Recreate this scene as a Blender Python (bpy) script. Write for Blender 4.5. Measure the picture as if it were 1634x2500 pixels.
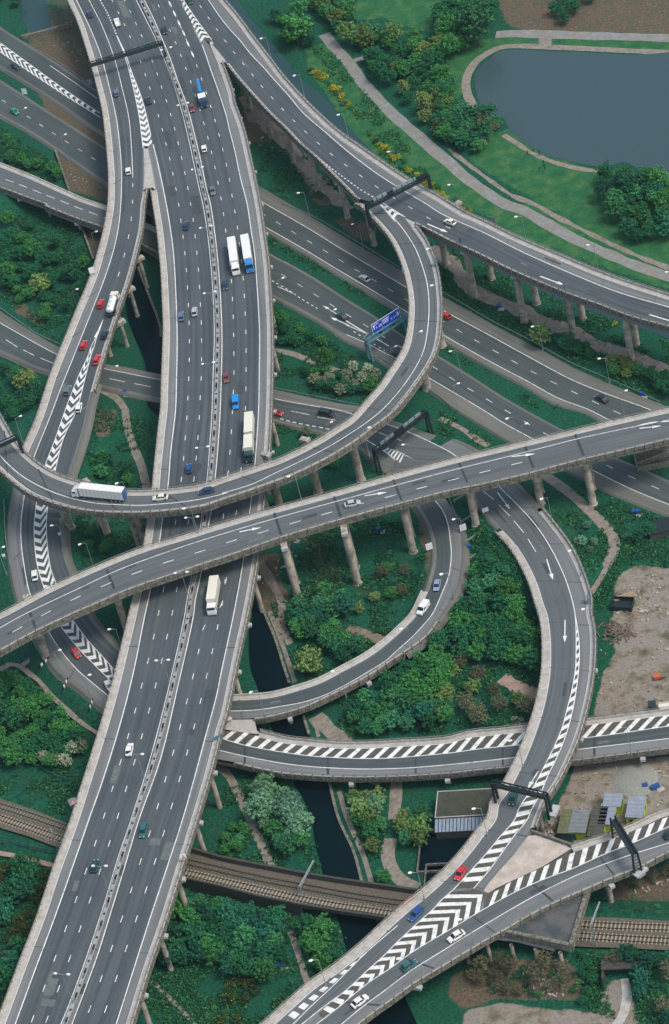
import bpy, math, random
import numpy as np
from mathutils import Vector, Matrix
from mathutils.geometry import tessellate_polygon
rng = random.Random(7); nr = np.random.RandomState(11)
sc = bpy.context.scene
for o in list(bpy.data.objects): bpy.data.objects.remove(o)
COL = sc.collection
R = math.radians

# ------------------------------------------------------------------ camera
FPX, DEP, ROLL, CAMZ = 7219.7, R(39.57), R(-14.42), 519.0
SW, SH = 1634.0, 2500.0
_F = np.array([0, math.cos(DEP), -math.sin(DEP)]); _R0 = np.array([1.0, 0, 0]); _U0 = np.cross(_R0, _F)
_R = math.cos(ROLL)*_R0 + math.sin(ROLL)*_U0
_U = -math.sin(ROLL)*_R0 + math.cos(ROLL)*_U0
cam = bpy.data.cameras.new('camera'); co = bpy.data.objects.new('camera', cam); COL.objects.link(co)
m = Matrix(((_R[0], _U[0], -_F[0], 0), (_R[1], _U[1], -_F[1], 0), (_R[2], _U[2], -_F[2], CAMZ), (0, 0, 0, 1)))
co.matrix_world = m
cam.sensor_fit = 'VERTICAL'; cam.sensor_height = 36.0; cam.lens = 36.0*FPX/SH
cam.clip_start = 5; cam.clip_end = 6000
sc.camera = co
# ------------------------------------------------------------------ light
SUN_EL, SUN_AZ = R(58), R(125)      # azimuth clockwise from +y
w = bpy.data.worlds.new('World'); sc.world = w; w.use_nodes = True
nt = w.node_tree; nt.nodes.clear()
sky = nt.nodes.new('ShaderNodeTexSky'); sky.sky_type = 'NISHITA'; sky.sun_disc = False
sky.sun_elevation = SUN_EL; sky.sun_rotation = SUN_AZ; sky.air_density = 1.6; sky.dust_density = 3.5; sky.ozone_density = 0.45
bg = nt.nodes.new('ShaderNodeBackground'); bg.inputs[1].default_value = 0.115
ow = nt.nodes.new('ShaderNodeOutputWorld'); nt.links.new(sky.outputs[0], bg.inputs[0]); nt.links.new(bg.outputs[0], ow.inputs[0])
sl = bpy.data.lights.new('sun', 'SUN'); sl.energy = 1.5; sl.angle = R(18); sl.color = (1, .96, .9)
so = bpy.data.objects.new('sun', sl); COL.objects.link(so)
sd = Vector((math.sin(SUN_AZ)*math.cos(SUN_EL), math.cos(SUN_AZ)*math.cos(SUN_EL), math.sin(SUN_EL)))
so.rotation_euler = sd.to_track_quat('Z', 'Y').to_euler()
sc.view_settings.view_transform = 'Standard'; sc.view_settings.look = 'None'
sc.view_settings.exposure = 0.47; sc.view_settings.gamma = 1.0
sc.render.engine = 'CYCLES'
sc.cycles.max_bounces = 5; sc.cycles.diffuse_bounces = 3; sc.cycles.glossy_bounces = 2

# ------------------------------------------------------------------ projection helpers
KT = 1556/560.0
def P(s):
    "photo survey points: tokens 'cr' choose survey tile (col,row), 's' photo pixels, 'd' overview"
    out = []; ox = oy = 0.0; k = KT
    for t in s.replace('|', ' ').split():
        if ',' not in t:
            if t == 's': ox = oy = 0.0; k = 1.0
            elif t == 'd': ox = oy = 0.0; k = 1/1.0503
            else: ox = (0, 540, 1074)[int(t[0])]; oy = 500.0*int(t[1]); k = KT
        else:
            v = [float(q) for q in t.split(',')]
            out.append([ox+v[0]/k, oy+v[1]/k]+v[2:])
    return np.array(out, float)
def unp(p, z):
    p = np.atleast_2d(np.asarray(p, float)); z = np.broadcast_to(np.asarray(z, float), (len(p),))
    d = _F*FPX + np.outer(p[:, 0]-SW/2, _R) - np.outer(p[:, 1]-SH/2, _U)
    t = (z-CAMZ)/d[:, 2]
    q = d*t[:, None]; q[:, 2] += CAMZ
    return q
def proj(q):
    q = np.atleast_2d(q); v = q-np.array([0, 0, CAMZ]); z = v@_F
    return np.stack([SW/2+FPX*(v@_R)/z, SH/2-FPX*(v@_U)/z], 1)
def ext(p, a, b):
    p = list(p)
    if a: d = p[0]-p[1]; p = [p[0]+d/np.linalg.norm(d)*a]+p
    if b: d = p[-1]-p[-2]; p = p+[p[-1]+d/np.linalg.norm(d)*b]
    return np.array(p)
def spl(p, step=6.0, n=None):
    p = np.asarray(p, float)
    if len(p) > 3:
        k = [p[0]]
        for a in p[1:-1]:
            if np.hypot(*(a-k[-1])[:2]) > 6: k.append(a)
        p = np.array(k+[p[-1]])
    if len(p) > 2:
        q = np.vstack([2*p[0]-p[1], p, 2*p[-1]-p[-2]]); out = []
        for i in range(1, len(q)-2):
            p0, p1, p2, p3 = q[i-1:i+3]
            t0 = 0; t1 = max(np.linalg.norm(p1-p0), 1e-6)**.5; t2 = t1+max(np.linalg.norm(p2-p1), 1e-6)**.5; t3 = t2+max(np.linalg.norm(p3-p2), 1e-6)**.5
            t = np.linspace(t1, t2, 14)[:-1, None]
            A1 = (t1-t)/(t1-t0)*p0+(t-t0)/(t1-t0)*p1; A2 = (t2-t)/(t2-t1)*p1+(t-t1)/(t2-t1)*p2; A3 = (t3-t)/(t3-t2)*p2+(t-t2)/(t3-t2)*p3
            B1 = (t2-t)/(t2-t0)*A1+(t-t0)/(t2-t0)*A2; B2 = (t3-t)/(t3-t1)*A2+(t-t1)/(t3-t1)*A3
            out.append((t2-t)/(t2-t1)*B1+(t-t1)/(t2-t1)*B2)
        p = np.vstack(out+[q[-2][None]])
    return resamp(p, step, n)
def alen(p): return np.concatenate([[0], np.cumsum(np.linalg.norm(np.diff(p, axis=0), axis=1))])
def resamp(p, step=6.0, n=None):
    s = alen(p); n = n or max(2, int(s[-1]/step)+1); t = np.linspace(0, s[-1], n)
    return np.stack([np.interp(t, s, p[:, k]) for k in range(p.shape[1])], 1)
def at_len(p, t):
    s = alen(p); return np.stack([np.interp(t, s, p[:, k]) for k in range(p.shape[1])], 1)

# ------------------------------------------------------------------ scene helpers
def tag(o, label=None, cat=None, group=None, kind=None):
    if label: o['label'] = label
    if cat: o['category'] = cat
    if group: o['group'] = group
    if kind: o['kind'] = kind
    return o
def empty(name, loc=(0, 0, 0), rz=0.0):
    o = bpy.data.objects.new(name, None); COL.objects.link(o); o.location = loc; o.rotation_euler = (0, 0, rz); return o
class MB:
    def __init__(s): s.v = []; s.f = []; s.uv = None; s.n = 0
    def add(s, v, f):
        s.v.append(np.asarray(v, float).reshape(-1, 3)); s.f += [tuple(int(i)+s.n for i in q) for q in f]; s.n += len(s.v[-1])
    def box(s, c, d, rz=0.0, taper=1.0):
        x, y, z = [q/2 for q in d]; v = []
        for sz, k in ((-1, 1.0), (1, taper)):
            for sx, sy in ((-1, -1), (1, -1), (1, 1), (-1, 1)): v.append([sx*x*k, sy*y*k, sz*z])
        v = np.array(v); ca, sa = math.cos(rz), math.sin(rz)
        v = np.stack([v[:, 0]*ca-v[:, 1]*sa+c[0], v[:, 0]*sa+v[:, 1]*ca+c[1], v[:, 2]+c[2]], 1)
        s.add(v, [(3, 2, 1, 0), (4, 5, 6, 7), (0, 1, 5, 4), (1, 2, 6, 5), (2, 3, 7, 6), (3, 0, 4, 7)])
    def tube(s, a, b, r, r2=None, n=8, caps=True):
        a = np.array(a, float); b = np.array(b, float); r2 = r if r2 is None else r2
        d = b-a; L = np.linalg.norm(d); d = d/max(L, 1e-9)
        u = np.cross(d, [0, 0, 1.0]);
        if np.linalg.norm(u) < 1e-3: u = np.array([1.0, 0, 0])
        u /= np.linalg.norm(u); w_ = np.cross(d, u)
        t = np.arange(n)*2*math.pi/n; ring = np.outer(np.cos(t), u)+np.outer(np.sin(t), w_)
        v = np.vstack([a+ring*r, b+ring*r2]); f = [(i, (i+1) % n, n+(i+1) % n, n+i) for i in range(n)]
        if caps: f += [tuple(range(n))[::-1], tuple(range(n, 2*n))]
        s.add(v, f)
    def beam(s, a, b, wd, ht):
        a = np.array(a, float); b = np.array(b, float); d = b-a; d /= np.linalg.norm(d)
        u = np.cross(d, [0, 0, 1.0])
        if np.linalg.norm(u) < 1e-3: u = np.array([1.0, 0, 0])
        u /= np.linalg.norm(u); q = np.cross(u, d)
        v = [p+sx*u*wd/2+sy*q*ht/2 for p in (a, b) for sx, sy in ((-1, -1), (1, -1), (1, 1), (-1, 1))]
        s.add(v, [(3, 2, 1, 0), (4, 5, 6, 7), (0, 1, 5, 4), (1, 2, 6, 5), (2, 3, 7, 6), (3, 0, 4, 7)])
    def loft(s, rings, closed=False, cap=False):
        rings = np.asarray(rings, float); n, k = rings.shape[:2]; kk = k if closed else k-1
        f = [(i*k+j, i*k+(j+1) % k, (i+1)*k+(j+1) % k, (i+1)*k+j) for i in range(n-1) for j in range(kk)]
        if cap: f += [tuple(range(k))[::-1], tuple(range((n-1)*k, n*k))]
        s.add(rings.reshape(-1, 3), f)
    def build(s, name, mat, parent=None, smooth=False, uv=None):
        me = bpy.data.meshes.new(name)
        v = np.vstack(s.v) if s.v else np.zeros((0, 3))
        me.from_pydata(v.tolist(), [], s.f); me.materials.append(mat)
        if uv is not None:
            l = me.uv_layers.new(name='UVMap'); vi = np.zeros(len(me.loops), int); me.loops.foreach_get('vertex_index', vi)
            l.data.foreach_set('uv', np.asarray(uv)[vi].astype(np.float32).ravel())
        if smooth: me.polygons.foreach_set('use_smooth', [True]*len(me.polygons))
        me.update()
        o = bpy.data.objects.new(name, me); COL.objects.link(o)
        if parent: o.parent = parent
        return o
def copy_tree(o, parent=None):
    c = o.copy(); COL.objects.link(c); c.parent = parent
    for ch in o.children: copy_tree(ch, c)
    return c

# ------------------------------------------------------------------ materials
def mat(name, col, rough=.85, col2=None, scale=1.0, detail=6, metal=0.0, bump=0.0, stretch=None, uv=False, thr=(.35, .65), col3=None, s3=.05, spec=None, bscale=None, thr3=(.45, .6)):
    mt = bpy.data.materials.new(name); mt.use_nodes = True; n = mt.node_tree; b = n.nodes['Principled BSDF']
    b.inputs['Roughness'].default_value = rough; b.inputs['Metallic'].default_value = metal
    if spec is not None: b.inputs['Specular IOR Level'].default_value = spec
    b.inputs['Base Color'].default_value = (*col, 1)
    if col2 is None and not bump: return mt
    tc = n.nodes.new('ShaderNodeTexCoord'); src = tc.outputs['UV' if uv else 'Object']
    mp = n.nodes.new('ShaderNodeMapping'); n.links.new(src, mp.inputs[0])
    if stretch: mp.inputs['Scale'].default_value = stretch
    nz = n.nodes.new('ShaderNodeTexNoise'); nz.inputs['Scale'].default_value = scale; nz.inputs['Detail'].default_value = detail; nz.inputs['Roughness'].default_value = .65
    n.links.new(mp.outputs[0], nz.inputs[0])
    if col2 is not None:
        cr = n.nodes.new('ShaderNodeValToRGB'); cr.color_ramp.elements[0].position = thr[0]; cr.color_ramp.elements[1].position = thr[1]
        cr.color_ramp.elements[0].color = (*col, 1); cr.color_ramp.elements[1].color = (*col2, 1)
        n.links.new(nz.outputs[0], cr.inputs[0]); res = cr.outputs[0]
        if col3 is not None:
            n3 = n.nodes.new('ShaderNodeTexNoise'); n3.inputs['Scale'].default_value = s3; n3.inputs['Detail'].default_value = 7; n3.inputs['Roughness'].default_value = .7
            n.links.new(src, n3.inputs[0])
            mr = n.nodes.new('ShaderNodeMapRange'); mr.inputs[1].default_value = thr3[0]; mr.inputs[2].default_value = thr3[1]; n.links.new(n3.outputs[0], mr.inputs[0])
            mx = n.nodes.new('ShaderNodeMix'); mx.data_type = 'RGBA'; n.links.new(mr.outputs[0], mx.inputs[0]); n.links.new(res, mx.inputs[6]); mx.inputs[7].default_value = (*col3, 1); res = mx.outputs[2]
        n.links.new(res, b.inputs['Base Color'])
    if bump:
        bp = n.nodes.new('ShaderNodeBump'); bp.inputs['Strength'].default_value = bump; bp.inputs['Distance'].default_value = .3
        if bscale:
            nb = n.nodes.new('ShaderNodeTexNoise'); nb.inputs['Scale'].default_value = bscale; nb.inputs['Detail'].default_value = 3; n.links.new(src, nb.inputs[0]); n.links.new(nb.outputs[0], bp.inputs['Height'])
        else: n.links.new(nz.outputs[0], bp.inputs['Height'])
        n.links.new(bp.outputs[0], b.inputs['Normal'])
    return mt
def road_mat(name, a, b_, patch):
    "asphalt: fine grain, streaks along the lanes (uv = across, along in metres), larger patches"
    mt = bpy.data.materials.new(name); mt.use_nodes = True; n = mt.node_tree; bs = n.nodes['Principled BSDF']; bs.inputs['Roughness'].default_value = .8
    tc = n.nodes.new('ShaderNodeTexCoord')
    mp = n.nodes.new('ShaderNodeMapping'); mp.inputs['Scale'].default_value = (.95, .012, 1); n.links.new(tc.outputs['UV'], mp.inputs[0])
    n1 = n.nodes.new('ShaderNodeTexNoise'); n1.inputs['Scale'].default_value = 1.0; n1.inputs['Detail'].default_value = 4; n.links.new(mp.outputs[0], n1.inputs[0])
    n2 = n.nodes.new('ShaderNodeTexNoise'); n2.inputs['Scale'].default_value = 2.6; n2.inputs['Detail'].default_value = 6; n2.inputs['Roughness'].default_value = .8; n.links.new(tc.outputs['Object'], n2.inputs[0])
    n3 = n.nodes.new('ShaderNodeTexNoise'); n3.inputs['Scale'].default_value = .045; n3.inputs['Detail'].default_value = 5; n.links.new(tc.outputs['Object'], n3.inputs[0])
    c = n.nodes.new('ShaderNodeValToRGB'); c.color_ramp.elements[0].position = .36; c.color_ramp.elements[1].position = .62
    c.color_ramp.elements[0].color = (*a, 1); c.color_ramp.elements[1].color = (*b_, 1)
    ad = n.nodes.new('ShaderNodeMath'); ad.operation = 'MULTIPLY_ADD'; ad.inputs[1].default_value = .42
    n.links.new(n2.outputs[0], ad.inputs[0])
    h = n.nodes.new('ShaderNodeMath'); h.operation = 'MULTIPLY'; h.inputs[1].default_value = .58; n.links.new(n1.outputs[0], h.inputs[0]); n.links.new(h.outputs[0], ad.inputs[2])
    n.links.new(ad.outputs[0], c.inputs[0])
    mr = n.nodes.new('ShaderNodeMapRange'); mr.inputs[1].default_value = .4; mr.inputs[2].default_value = .65; n.links.new(n3.outputs[0], mr.inputs[0])
    mx = n.nodes.new('ShaderNodeMix'); mx.data_type = 'RGBA'; mx.blend_type = 'MULTIPLY'; n.links.new(mr.outputs[0], mx.inputs[0]); n.links.new(c.outputs[0], mx.inputs[6]); mx.inputs[7].default_value = (*patch, 1)
    n.links.new(mx.outputs[2], bs.inputs['Base Color'])
    return mt
M = {}
M['lane'] = road_mat('lane_asphalt', (.040, .052, .060), (.092, .106, .116), (.82, .85, .88))
M['loop'] = road_mat('loop_asphalt', (.066, .079, .085), (.130, .142, .146), (.84, .86, .88))
M['shoulder'] = road_mat('shoulder_asphalt', (.115, .127, .132), (.20, .208, .207), (.85, .85, .86))
M['a38'] = road_mat('trunk_asphalt', (.040, .054, .057), (.080, .098, .098), (.8, .84, .88))
M['a38s'] = road_mat('trunk_shoulder', (.105, .110, .098), (.175, .175, .155), (.8, .8, .8))
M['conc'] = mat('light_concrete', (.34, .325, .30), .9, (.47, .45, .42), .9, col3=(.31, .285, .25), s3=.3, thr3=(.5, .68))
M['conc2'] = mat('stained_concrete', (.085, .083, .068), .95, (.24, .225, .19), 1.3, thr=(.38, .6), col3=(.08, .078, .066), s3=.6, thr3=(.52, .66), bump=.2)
M['pier'] = mat('pier_concrete', (.34, .295, .25), .95, (.52, .46, .40), .8, stretch=(1, 1, .15), col3=(.2, .18, .15), s3=.35)
M['cap'] = mat('white_bearing_cap', (.46, .47, .48), .8, (.33, .34, .35), 1.5)
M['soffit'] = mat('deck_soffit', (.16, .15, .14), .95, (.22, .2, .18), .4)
M['white'] = mat('road_paint', (.60, .62, .60), .6, (.78, .78, .75), 3.0, thr=(.3, .55), col3=(.33, .35, .34), s3=.8, thr3=(.5, .7))
M['thin'] = mat('kerb_paint', (.5, .5, .49), .7, (.68, .67, .65), 2.0)
M['joint'] = mat('joint_bitumen', (.022, .027, .032), .7, (.05, .055, .06), 1.0)
M['joint2'] = mat('joint_faint', (.05, .056, .06), .8, (.10, .11, .113), .9)
M['hatchbg'] = mat('hatch_asphalt', (.055, .052, .043), .85, (.10, .095, .08), 1.4)
M['rail'] = mat('weathered_rail', (.28, .26, .24), .6, (.16, .15, .13), 2, metal=.2)
M['steel'] = mat('dark_steel', (.012, .022, .026), .5, (.03, .045, .05), 2, metal=.3)
M['lightsteel'] = mat('grey_steel', (.22, .27, .29), .5, (.32, .37, .39), 1, metal=.2)
M['panel'] = mat('sign_back', (.20, .27, .31), .5, (.28, .34, .38), 1)
M['teal'] = mat('teal_gantry', (.07, .2, .27), .6, (.12, .25, .3), 1.5)
M['fencegreen'] = mat('fence_green', (.02, .09, .09), .7)
M['signblue'] = mat('sign_blue', (.005, .06, .55), .4)
M['signwhite'] = mat('sign_white', (.8, .82, .85), .4)
M['signred'] = mat('sign_red', (.6, .03, .03), .4)
M['black'] = mat('sign_and_shade_black', (.01, .01, .01), .5)  # black of sign symbols and stripes; also the painted shade in the underpass
M['lamp'] = mat('lamp_white', (.85, .86, .84), .35)
M['soil'] = mat('bare_soil', (.14, .105, .075), .95, (.24, .19, .14), .5, col3=(.09, .085, .06), s3=.15)
M['path'] = mat('path_gravel', (.17, .145, .12), .95, (.29, .255, .22), .8, col3=(.13, .125, .10), s3=.25, thr3=(.5, .7))
M['tow'] = mat('towpath_tarmac', (.17, .175, .175), .95, (.27, .27, .265), .7, col3=(.2, .19, .16), s3=.2)
M['redpath'] = mat('red_path', (.27, .18, .14), .95, (.36, .27, .22), .6)
M['ballast'] = mat('track_ballast', (.075, .064, .048), .95, (.155, .13, .10), 2.5, bump=.4)
M['sleeper'] = mat('concrete_sleeper', (.26, .235, .165), .9, (.40, .36, .27), 3)
M['railtop'] = mat('rusty_rail', (.03, .022, .018), .5, metal=.4)
M['brick'] = mat('dark_brick_wall', (.035, .038, .036), .95, (.07, .065, .055), 1.2, bump=.3)
M['roofdk'] = mat('mossy_flat_roof', (.03, .036, .028), .95, (.065, .062, .045), .6, col3=(.045, .06, .026), s3=.2)
M['glassroof'] = mat('grey_ribbed_roof', (.20, .25, .32), .4, (.28, .33, .40), 1)
M['tyre'] = mat('tyre_rubber', (.012, .012, .013), .9)
M['hub'] = mat('wheel_rim', (.35, .36, .37), .4, metal=.6)
M['glass'] = mat('car_glass', (.012, .02, .028), .12)
M['headl'] = mat('headlight_glass', (.7, .72, .72), .15)
M['taill'] = mat('tail_light', (.45, .02, .02), .3)
M['chassis'] = mat('chassis_dark', (.015, .017, .02), .7)
M['skin'] = mat('skin', (.5, .3, .22), .6)
M['bark'] = mat('bark', (.07, .055, .04), .95, (.12, .1, .08), 3)
def paint(name, col, rough=.3): return mat('paint_'+name, col, rough, tuple(c*.9+.01 for c in col), 1.5)
def water(name, col, rough, ripple, spec=.5):
    mt = bpy.data.materials.new(name); mt.use_nodes = True; n = mt.node_tree; b = n.nodes['Principled BSDF']
    b.inputs['Base Color'].default_value = (*col, 1); b.inputs['Roughness'].default_value = rough; b.inputs['IOR'].default_value = 1.33; b.inputs['Specular IOR Level'].default_value = spec
    tc = n.nodes.new('ShaderNodeTexCoord'); nz = n.nodes.new('ShaderNodeTexNoise'); nz.inputs['Scale'].default_value = 1.2; nz.inputs['Detail'].default_value = 5
    n.links.new(tc.outputs['Object'], nz.inputs[0]); bp = n.nodes.new('ShaderNodeBump'); bp.inputs['Strength'].default_value = ripple; bp.inputs['Distance'].default_value = .15
    n.links.new(nz.outputs[0], bp.inputs['Height']); n.links.new(bp.outputs[0], b.inputs['Normal'])
    return mt
M['lake'] = water('lake_water', (.045, .078, .088), .09, .5, .5)
M['canal'] = water('canal_water', (.002, .009, .013), .08, .08, .1)
M['river'] = water('river_water', (.025, .062, .068), .1, .4, .4)
def leafmat(name, c1, c2, c3=None):
    mt = bpy.data.materials.new(name); mt.use_nodes = True; n = mt.node_tree; b = n.nodes['Principled BSDF']; b.inputs['Roughness'].default_value = .75
    b.inputs['Specular IOR Level'].default_value = .2
    g = n.nodes.new('ShaderNodeNewGeometry'); c = n.nodes.new('ShaderNodeValToRGB'); e = c.color_ramp.elements
    e[0].color = (*c1, 1); e[1].color = (*c2, 1); e[0].position = .1; e[1].position = .9
    if c3: q = e.new(.97); q.color = (*c3, 1)
    n.links.new(g.outputs['Random Per Island'], c.inputs[0])
    oi = n.nodes.new('ShaderNodeObjectInfo'); hs = n.nodes.new('ShaderNodeHueSaturation')
    mr = n.nodes.new('ShaderNodeMapRange'); mr.inputs[3].default_value = .55; mr.inputs[4].default_value = 1.2; n.links.new(oi.outputs['Random'], mr.inputs[0]); n.links.new(mr.outputs[0], hs.inputs['Value'])
    mh = n.nodes.new('ShaderNodeMath'); mh.operation = 'MULTIPLY_ADD'; mh.inputs[1].default_value = 7.31; n.links.new(oi.outputs['Random'], mh.inputs[0]); mf = n.nodes.new('ShaderNodeMath'); mf.operation = 'FRACT'; n.links.new(mh.outputs[0], mf.inputs[0]); m2 = n.nodes.new('ShaderNodeMapRange'); m2.inputs[3].default_value = .472; m2.inputs[4].default_value = .53; n.links.new(mf.outputs[0], m2.inputs[0]); n.links.new(m2.outputs[0], hs.inputs['Hue'])
    n.links.new(c.outputs[0], hs.inputs['Color']); n.links.new(hs.outputs[0], b.inputs['Base Color'])
    return mt
M['lf_dark'] = leafmat('leaves_dark', (.012, .095, .052), (.035, .20, .10))
M['lf_mid'] = leafmat('leaves_mid', (.022, .15, .055), (.085, .31, .10))
M['lf_blue'] = leafmat('leaves_bluegreen', (.07, .20, .11), (.21, .40, .23))
M['lf_yel'] = leafmat('leaves_yellow_green', (.085, .19, .055), (.25, .36, .11))
M['lf_brown'] = leafmat('twigs_brown', (.10, .12, .06), (.21, .20, .11))
M['lf_white'] = leafmat('blossom', (.10, .20, .09), (.50, .54, .38), (.85, .85, .7))
M['lf_gorse'] = leafmat('gorse_flowers', (.16, .24, .03), (.62, .52, .02), (.85, .70, .04))
M['lf_grass'] = leafmat('long_grass', (.006, .055, .030), (.032, .16, .07), (.10, .20, .07))
M['gorsedk'] = leafmat('gorse_dark', (.015, .05, .02), (.06, .09, .02), (.30, .22, .01))

# ------------------------------------------------------------------ road heights
class Z:
    def __init__(s, spec):
        if isinstance(spec, (int, float)): s.c = float(spec); return
        s.c = None; p = P(spec); q = spl(p[:, :2], 5.0); sc_ = alen(q)
        k = [sc_[np.argmin(((q-a)**2).sum(1))] for a in p[:, :2]]
        z = np.interp(sc_, k, p[:, 2]); g = np.exp(-.5*(np.arange(-24, 25)/9.0)**2); g /= g.sum()
        z = np.convolve(np.pad(z, 24, mode='edge'), g, 'valid'); s.q = q; s.z = z
    def __call__(s, p):
        p = np.atleast_2d(p)[:, :2]
        if s.c is not None: return np.full(len(p), s.c)
        out = np.empty(len(p))
        for i0 in range(0, len(p), 2000):
            pp = p[i0:i0+2000]; i = ((pp[:, None]-s.q[None])**2).sum(2).argmin(1); i = np.clip(i, 1, len(s.q)-2)
            a = s.q[i-1]; b = s.q[i+1]; t = (((pp-a)*(b-a)).sum(1)/((b-a)**2).sum(1)).clip(0, 1)
            out[i0:i0+2000] = s.z[i-1]*(1-t)+s.z[i+1]*t
        return out
    def pt(s, p, dz=0): p = np.atleast_2d(p)[:, :2]; return unp(p, s(p)+dz)
Z_M6 = Z(14)
Z_W = Z('s 200,-60,14 260,330,14 s 300,480,14 290,640,12.6 s 250,740,11.2 s 200,860,9.6 s 130,960,7.8 s 90,1080,6.2 s 70,1200,5.2 s 70,1330,4.7 s 100,1480,4.6 s 170,1620,4.6 s 240,1690,4.8 s 330,1740,5')
Z_D = Z('s 450,-60,14 545,110,14 s 640,230,15 s 740,340,16 s 860,440,17 s 940,520,17.5 s 1060,590,18.3 s 1180,640,19 s 1330,710,19.6 s 1480,760,20 s 1700,830,20')
Z_B = Z('s 860,440,17 s 930,500,17.3 s 990,580,18 s 1035,700,19 s 1040,810,19.8 s 980,920,20.3 s 880,1010,20.8 s 740,1110,21 s 580,1180,21 s 400,1220,21 s 230,1210,21 s 100,1170,21 s 30,1110,21 s -10,1040,21 s -30,960,21')
Z_C = Z('s -60,1560,21.5 s 400,1340,21.5 s 860,1230,20.6 s 1000,1195,19.6 s 1160,1150,18.4 s 1320,1110,17.6 s 1460,1080,17 s 1700,1030,17')
Z_E = Z('s 900,1030,.5 s 1000,1080,.6 s 1100,1130,1.6 s 1200,1210,3.0 s 1290,1300,4.4 s 1350,1420,6.4 s 1385,1540,8.4 s 1385,1660,9.8 s 1345,1780,10.5 s 1270,1920,10.5 s 1160,2080,10.5 s 900,2320,10.5 s 700,2540,10.5')
Z_G = Z(10.5)
Z_F = Z(5.0)
Z_H = Z('s 880,1010,.5 s 960,1090,.6 s 1050,1210,.8 s 1090,1330,1.4 s 1080,1430,2.4 s 1020,1540,3.4 s 900,1640,4.3 s 760,1700,5 s 500,1740,5')
Z_L3 = Z('s -80,430,6 s 100,480,6 s 260,540,5.5 s 400,600,3 s 640,690,.5')
Z_L4 = Z('s -60,760,1 s 100,850,1 s 300,910,.8 s 650,960,.5 s 900,1010,.5')
Z_J = Z(.5); Z_A = Z(.4); Z_L = Z(.6)
Z_RL = Z(4.2)

# ------------------------------------------------------------------ ground height
EMB = []          # x, y, z, half width
def emb(zf, trace, hw, dz=-.8):
    q = spl(P(trace)[:, :2], 10); w3 = zf.pt(q)
    for a in w3: EMB.append((a[0], a[1], a[2]+dz, hw))
emb(Z_W, 's 110,1040 85,1120 75,1220 82,1330 110,1440 160,1540 230,1620 300,1690', 9.5)
emb(Z_E, 's 1030,1090 1110,1140 1200,1220 1270,1300 1310,1370', 7.5)
emb(Z_H, 's 1060,1230 1085,1330 1070,1420', 5)
emb(Z_L3, 's -80,450 -20,455', 5)
emb(Z_RL, 's -60,1975 60,2000 150,2030 300,2070', 8.5)
emb(Z_RL, 's 1300,2275 1400,2285 1634,2300 1760,2310', 9)
EMB = np.array(EMB)
gx = np.concatenate([[-2500, -1200, -600, -350], np.arange(-232, 232.1, 1.0), [350, 600, 1200, 2500]])
gy = np.concatenate([[-800, -100, 200, 330], np.arange(400, 900.1, 1.0), [980, 1100, 1400, 2200, 4000]])
GX, GY = np.meshgrid(gx, gy, indexing='ij')
def vnoise(x, y, sc_, seed):
    r = np.random.RandomState(seed); T = r.rand(64, 64); u = x/sc_; v = y/sc_; iu = np.floor(u).astype(int); iv = np.floor(v).astype(int); fu = u-iu; fv = v-iv
    fu = fu*fu*(3-2*fu); fv = fv*fv*(3-2*fv)
    g = lambda a, b: T[a % 64, b % 64]
    return (g(iu, iv)*(1-fu)+g(iu+1, iv)*fu)*(1-fv)+(g(iu, iv+1)*(1-fu)+g(iu+1, iv+1)*fu)*fv
ZG = np.zeros_like(GX); NW = np.zeros_like(GX)
for x, y, z, hw in EMB:
    i0, i1 = np.searchsorted(gx, [x-hw-2.2*z-2, x+hw+2.2*z+2]); j0, j1 = np.searchsorted(gy, [y-hw-2.2*z-2, y+hw+2.2*z+2])
    sx = GX[i0:i1, j0:j1]-x; sy = GY[i0:i1, j0:j1]-y; d = np.sqrt(sx*sx+sy*sy)
    ZG[i0:i1, j0:j1] = np.maximum(ZG[i0:i1, j0:j1], z-np.maximum(0, d-hw)/2.0)
def zg(x, y):
    x = np.asarray(x, float); y = np.asarray(y, float)
    i = np.clip(np.searchsorted(gx, x)-1, 0, len(gx)-2); j = np.clip(np.searchsorted(gy, y)-1, 0, len(gy)-2)
    u = ((x-gx[i])/(gx[i+1]-gx[i])).clip(0, 1); v = ((y-gy[j])/(gy[j+1]-gy[j])).clip(0, 1)
    return (ZG[i, j]*(1-u)+ZG[i+1, j]*u)*(1-v)+(ZG[i, j+1]*(1-u)+ZG[i+1, j+1]*u)*v
def gpt(p, dz=0.0):
    p = np.atleast_2d(p)[:, :2]; z = np.zeros(len(p))
    for _ in range(8): q = unp(p, z); z = .5*z+.5*zg(q[:, 0], q[:, 1])
    q = unp(p, z+dz); q[:, 2] = zg(q[:, 0], q[:, 1])+dz
    return q
class ZGround:
    def __call__(s, p): return gpt(p)[:, 2]
    def pt(s, p, dz=0): return gpt(p, dz)
GR = ZGround()
STN = []      # obstacle stations x, y, z, half width

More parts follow.
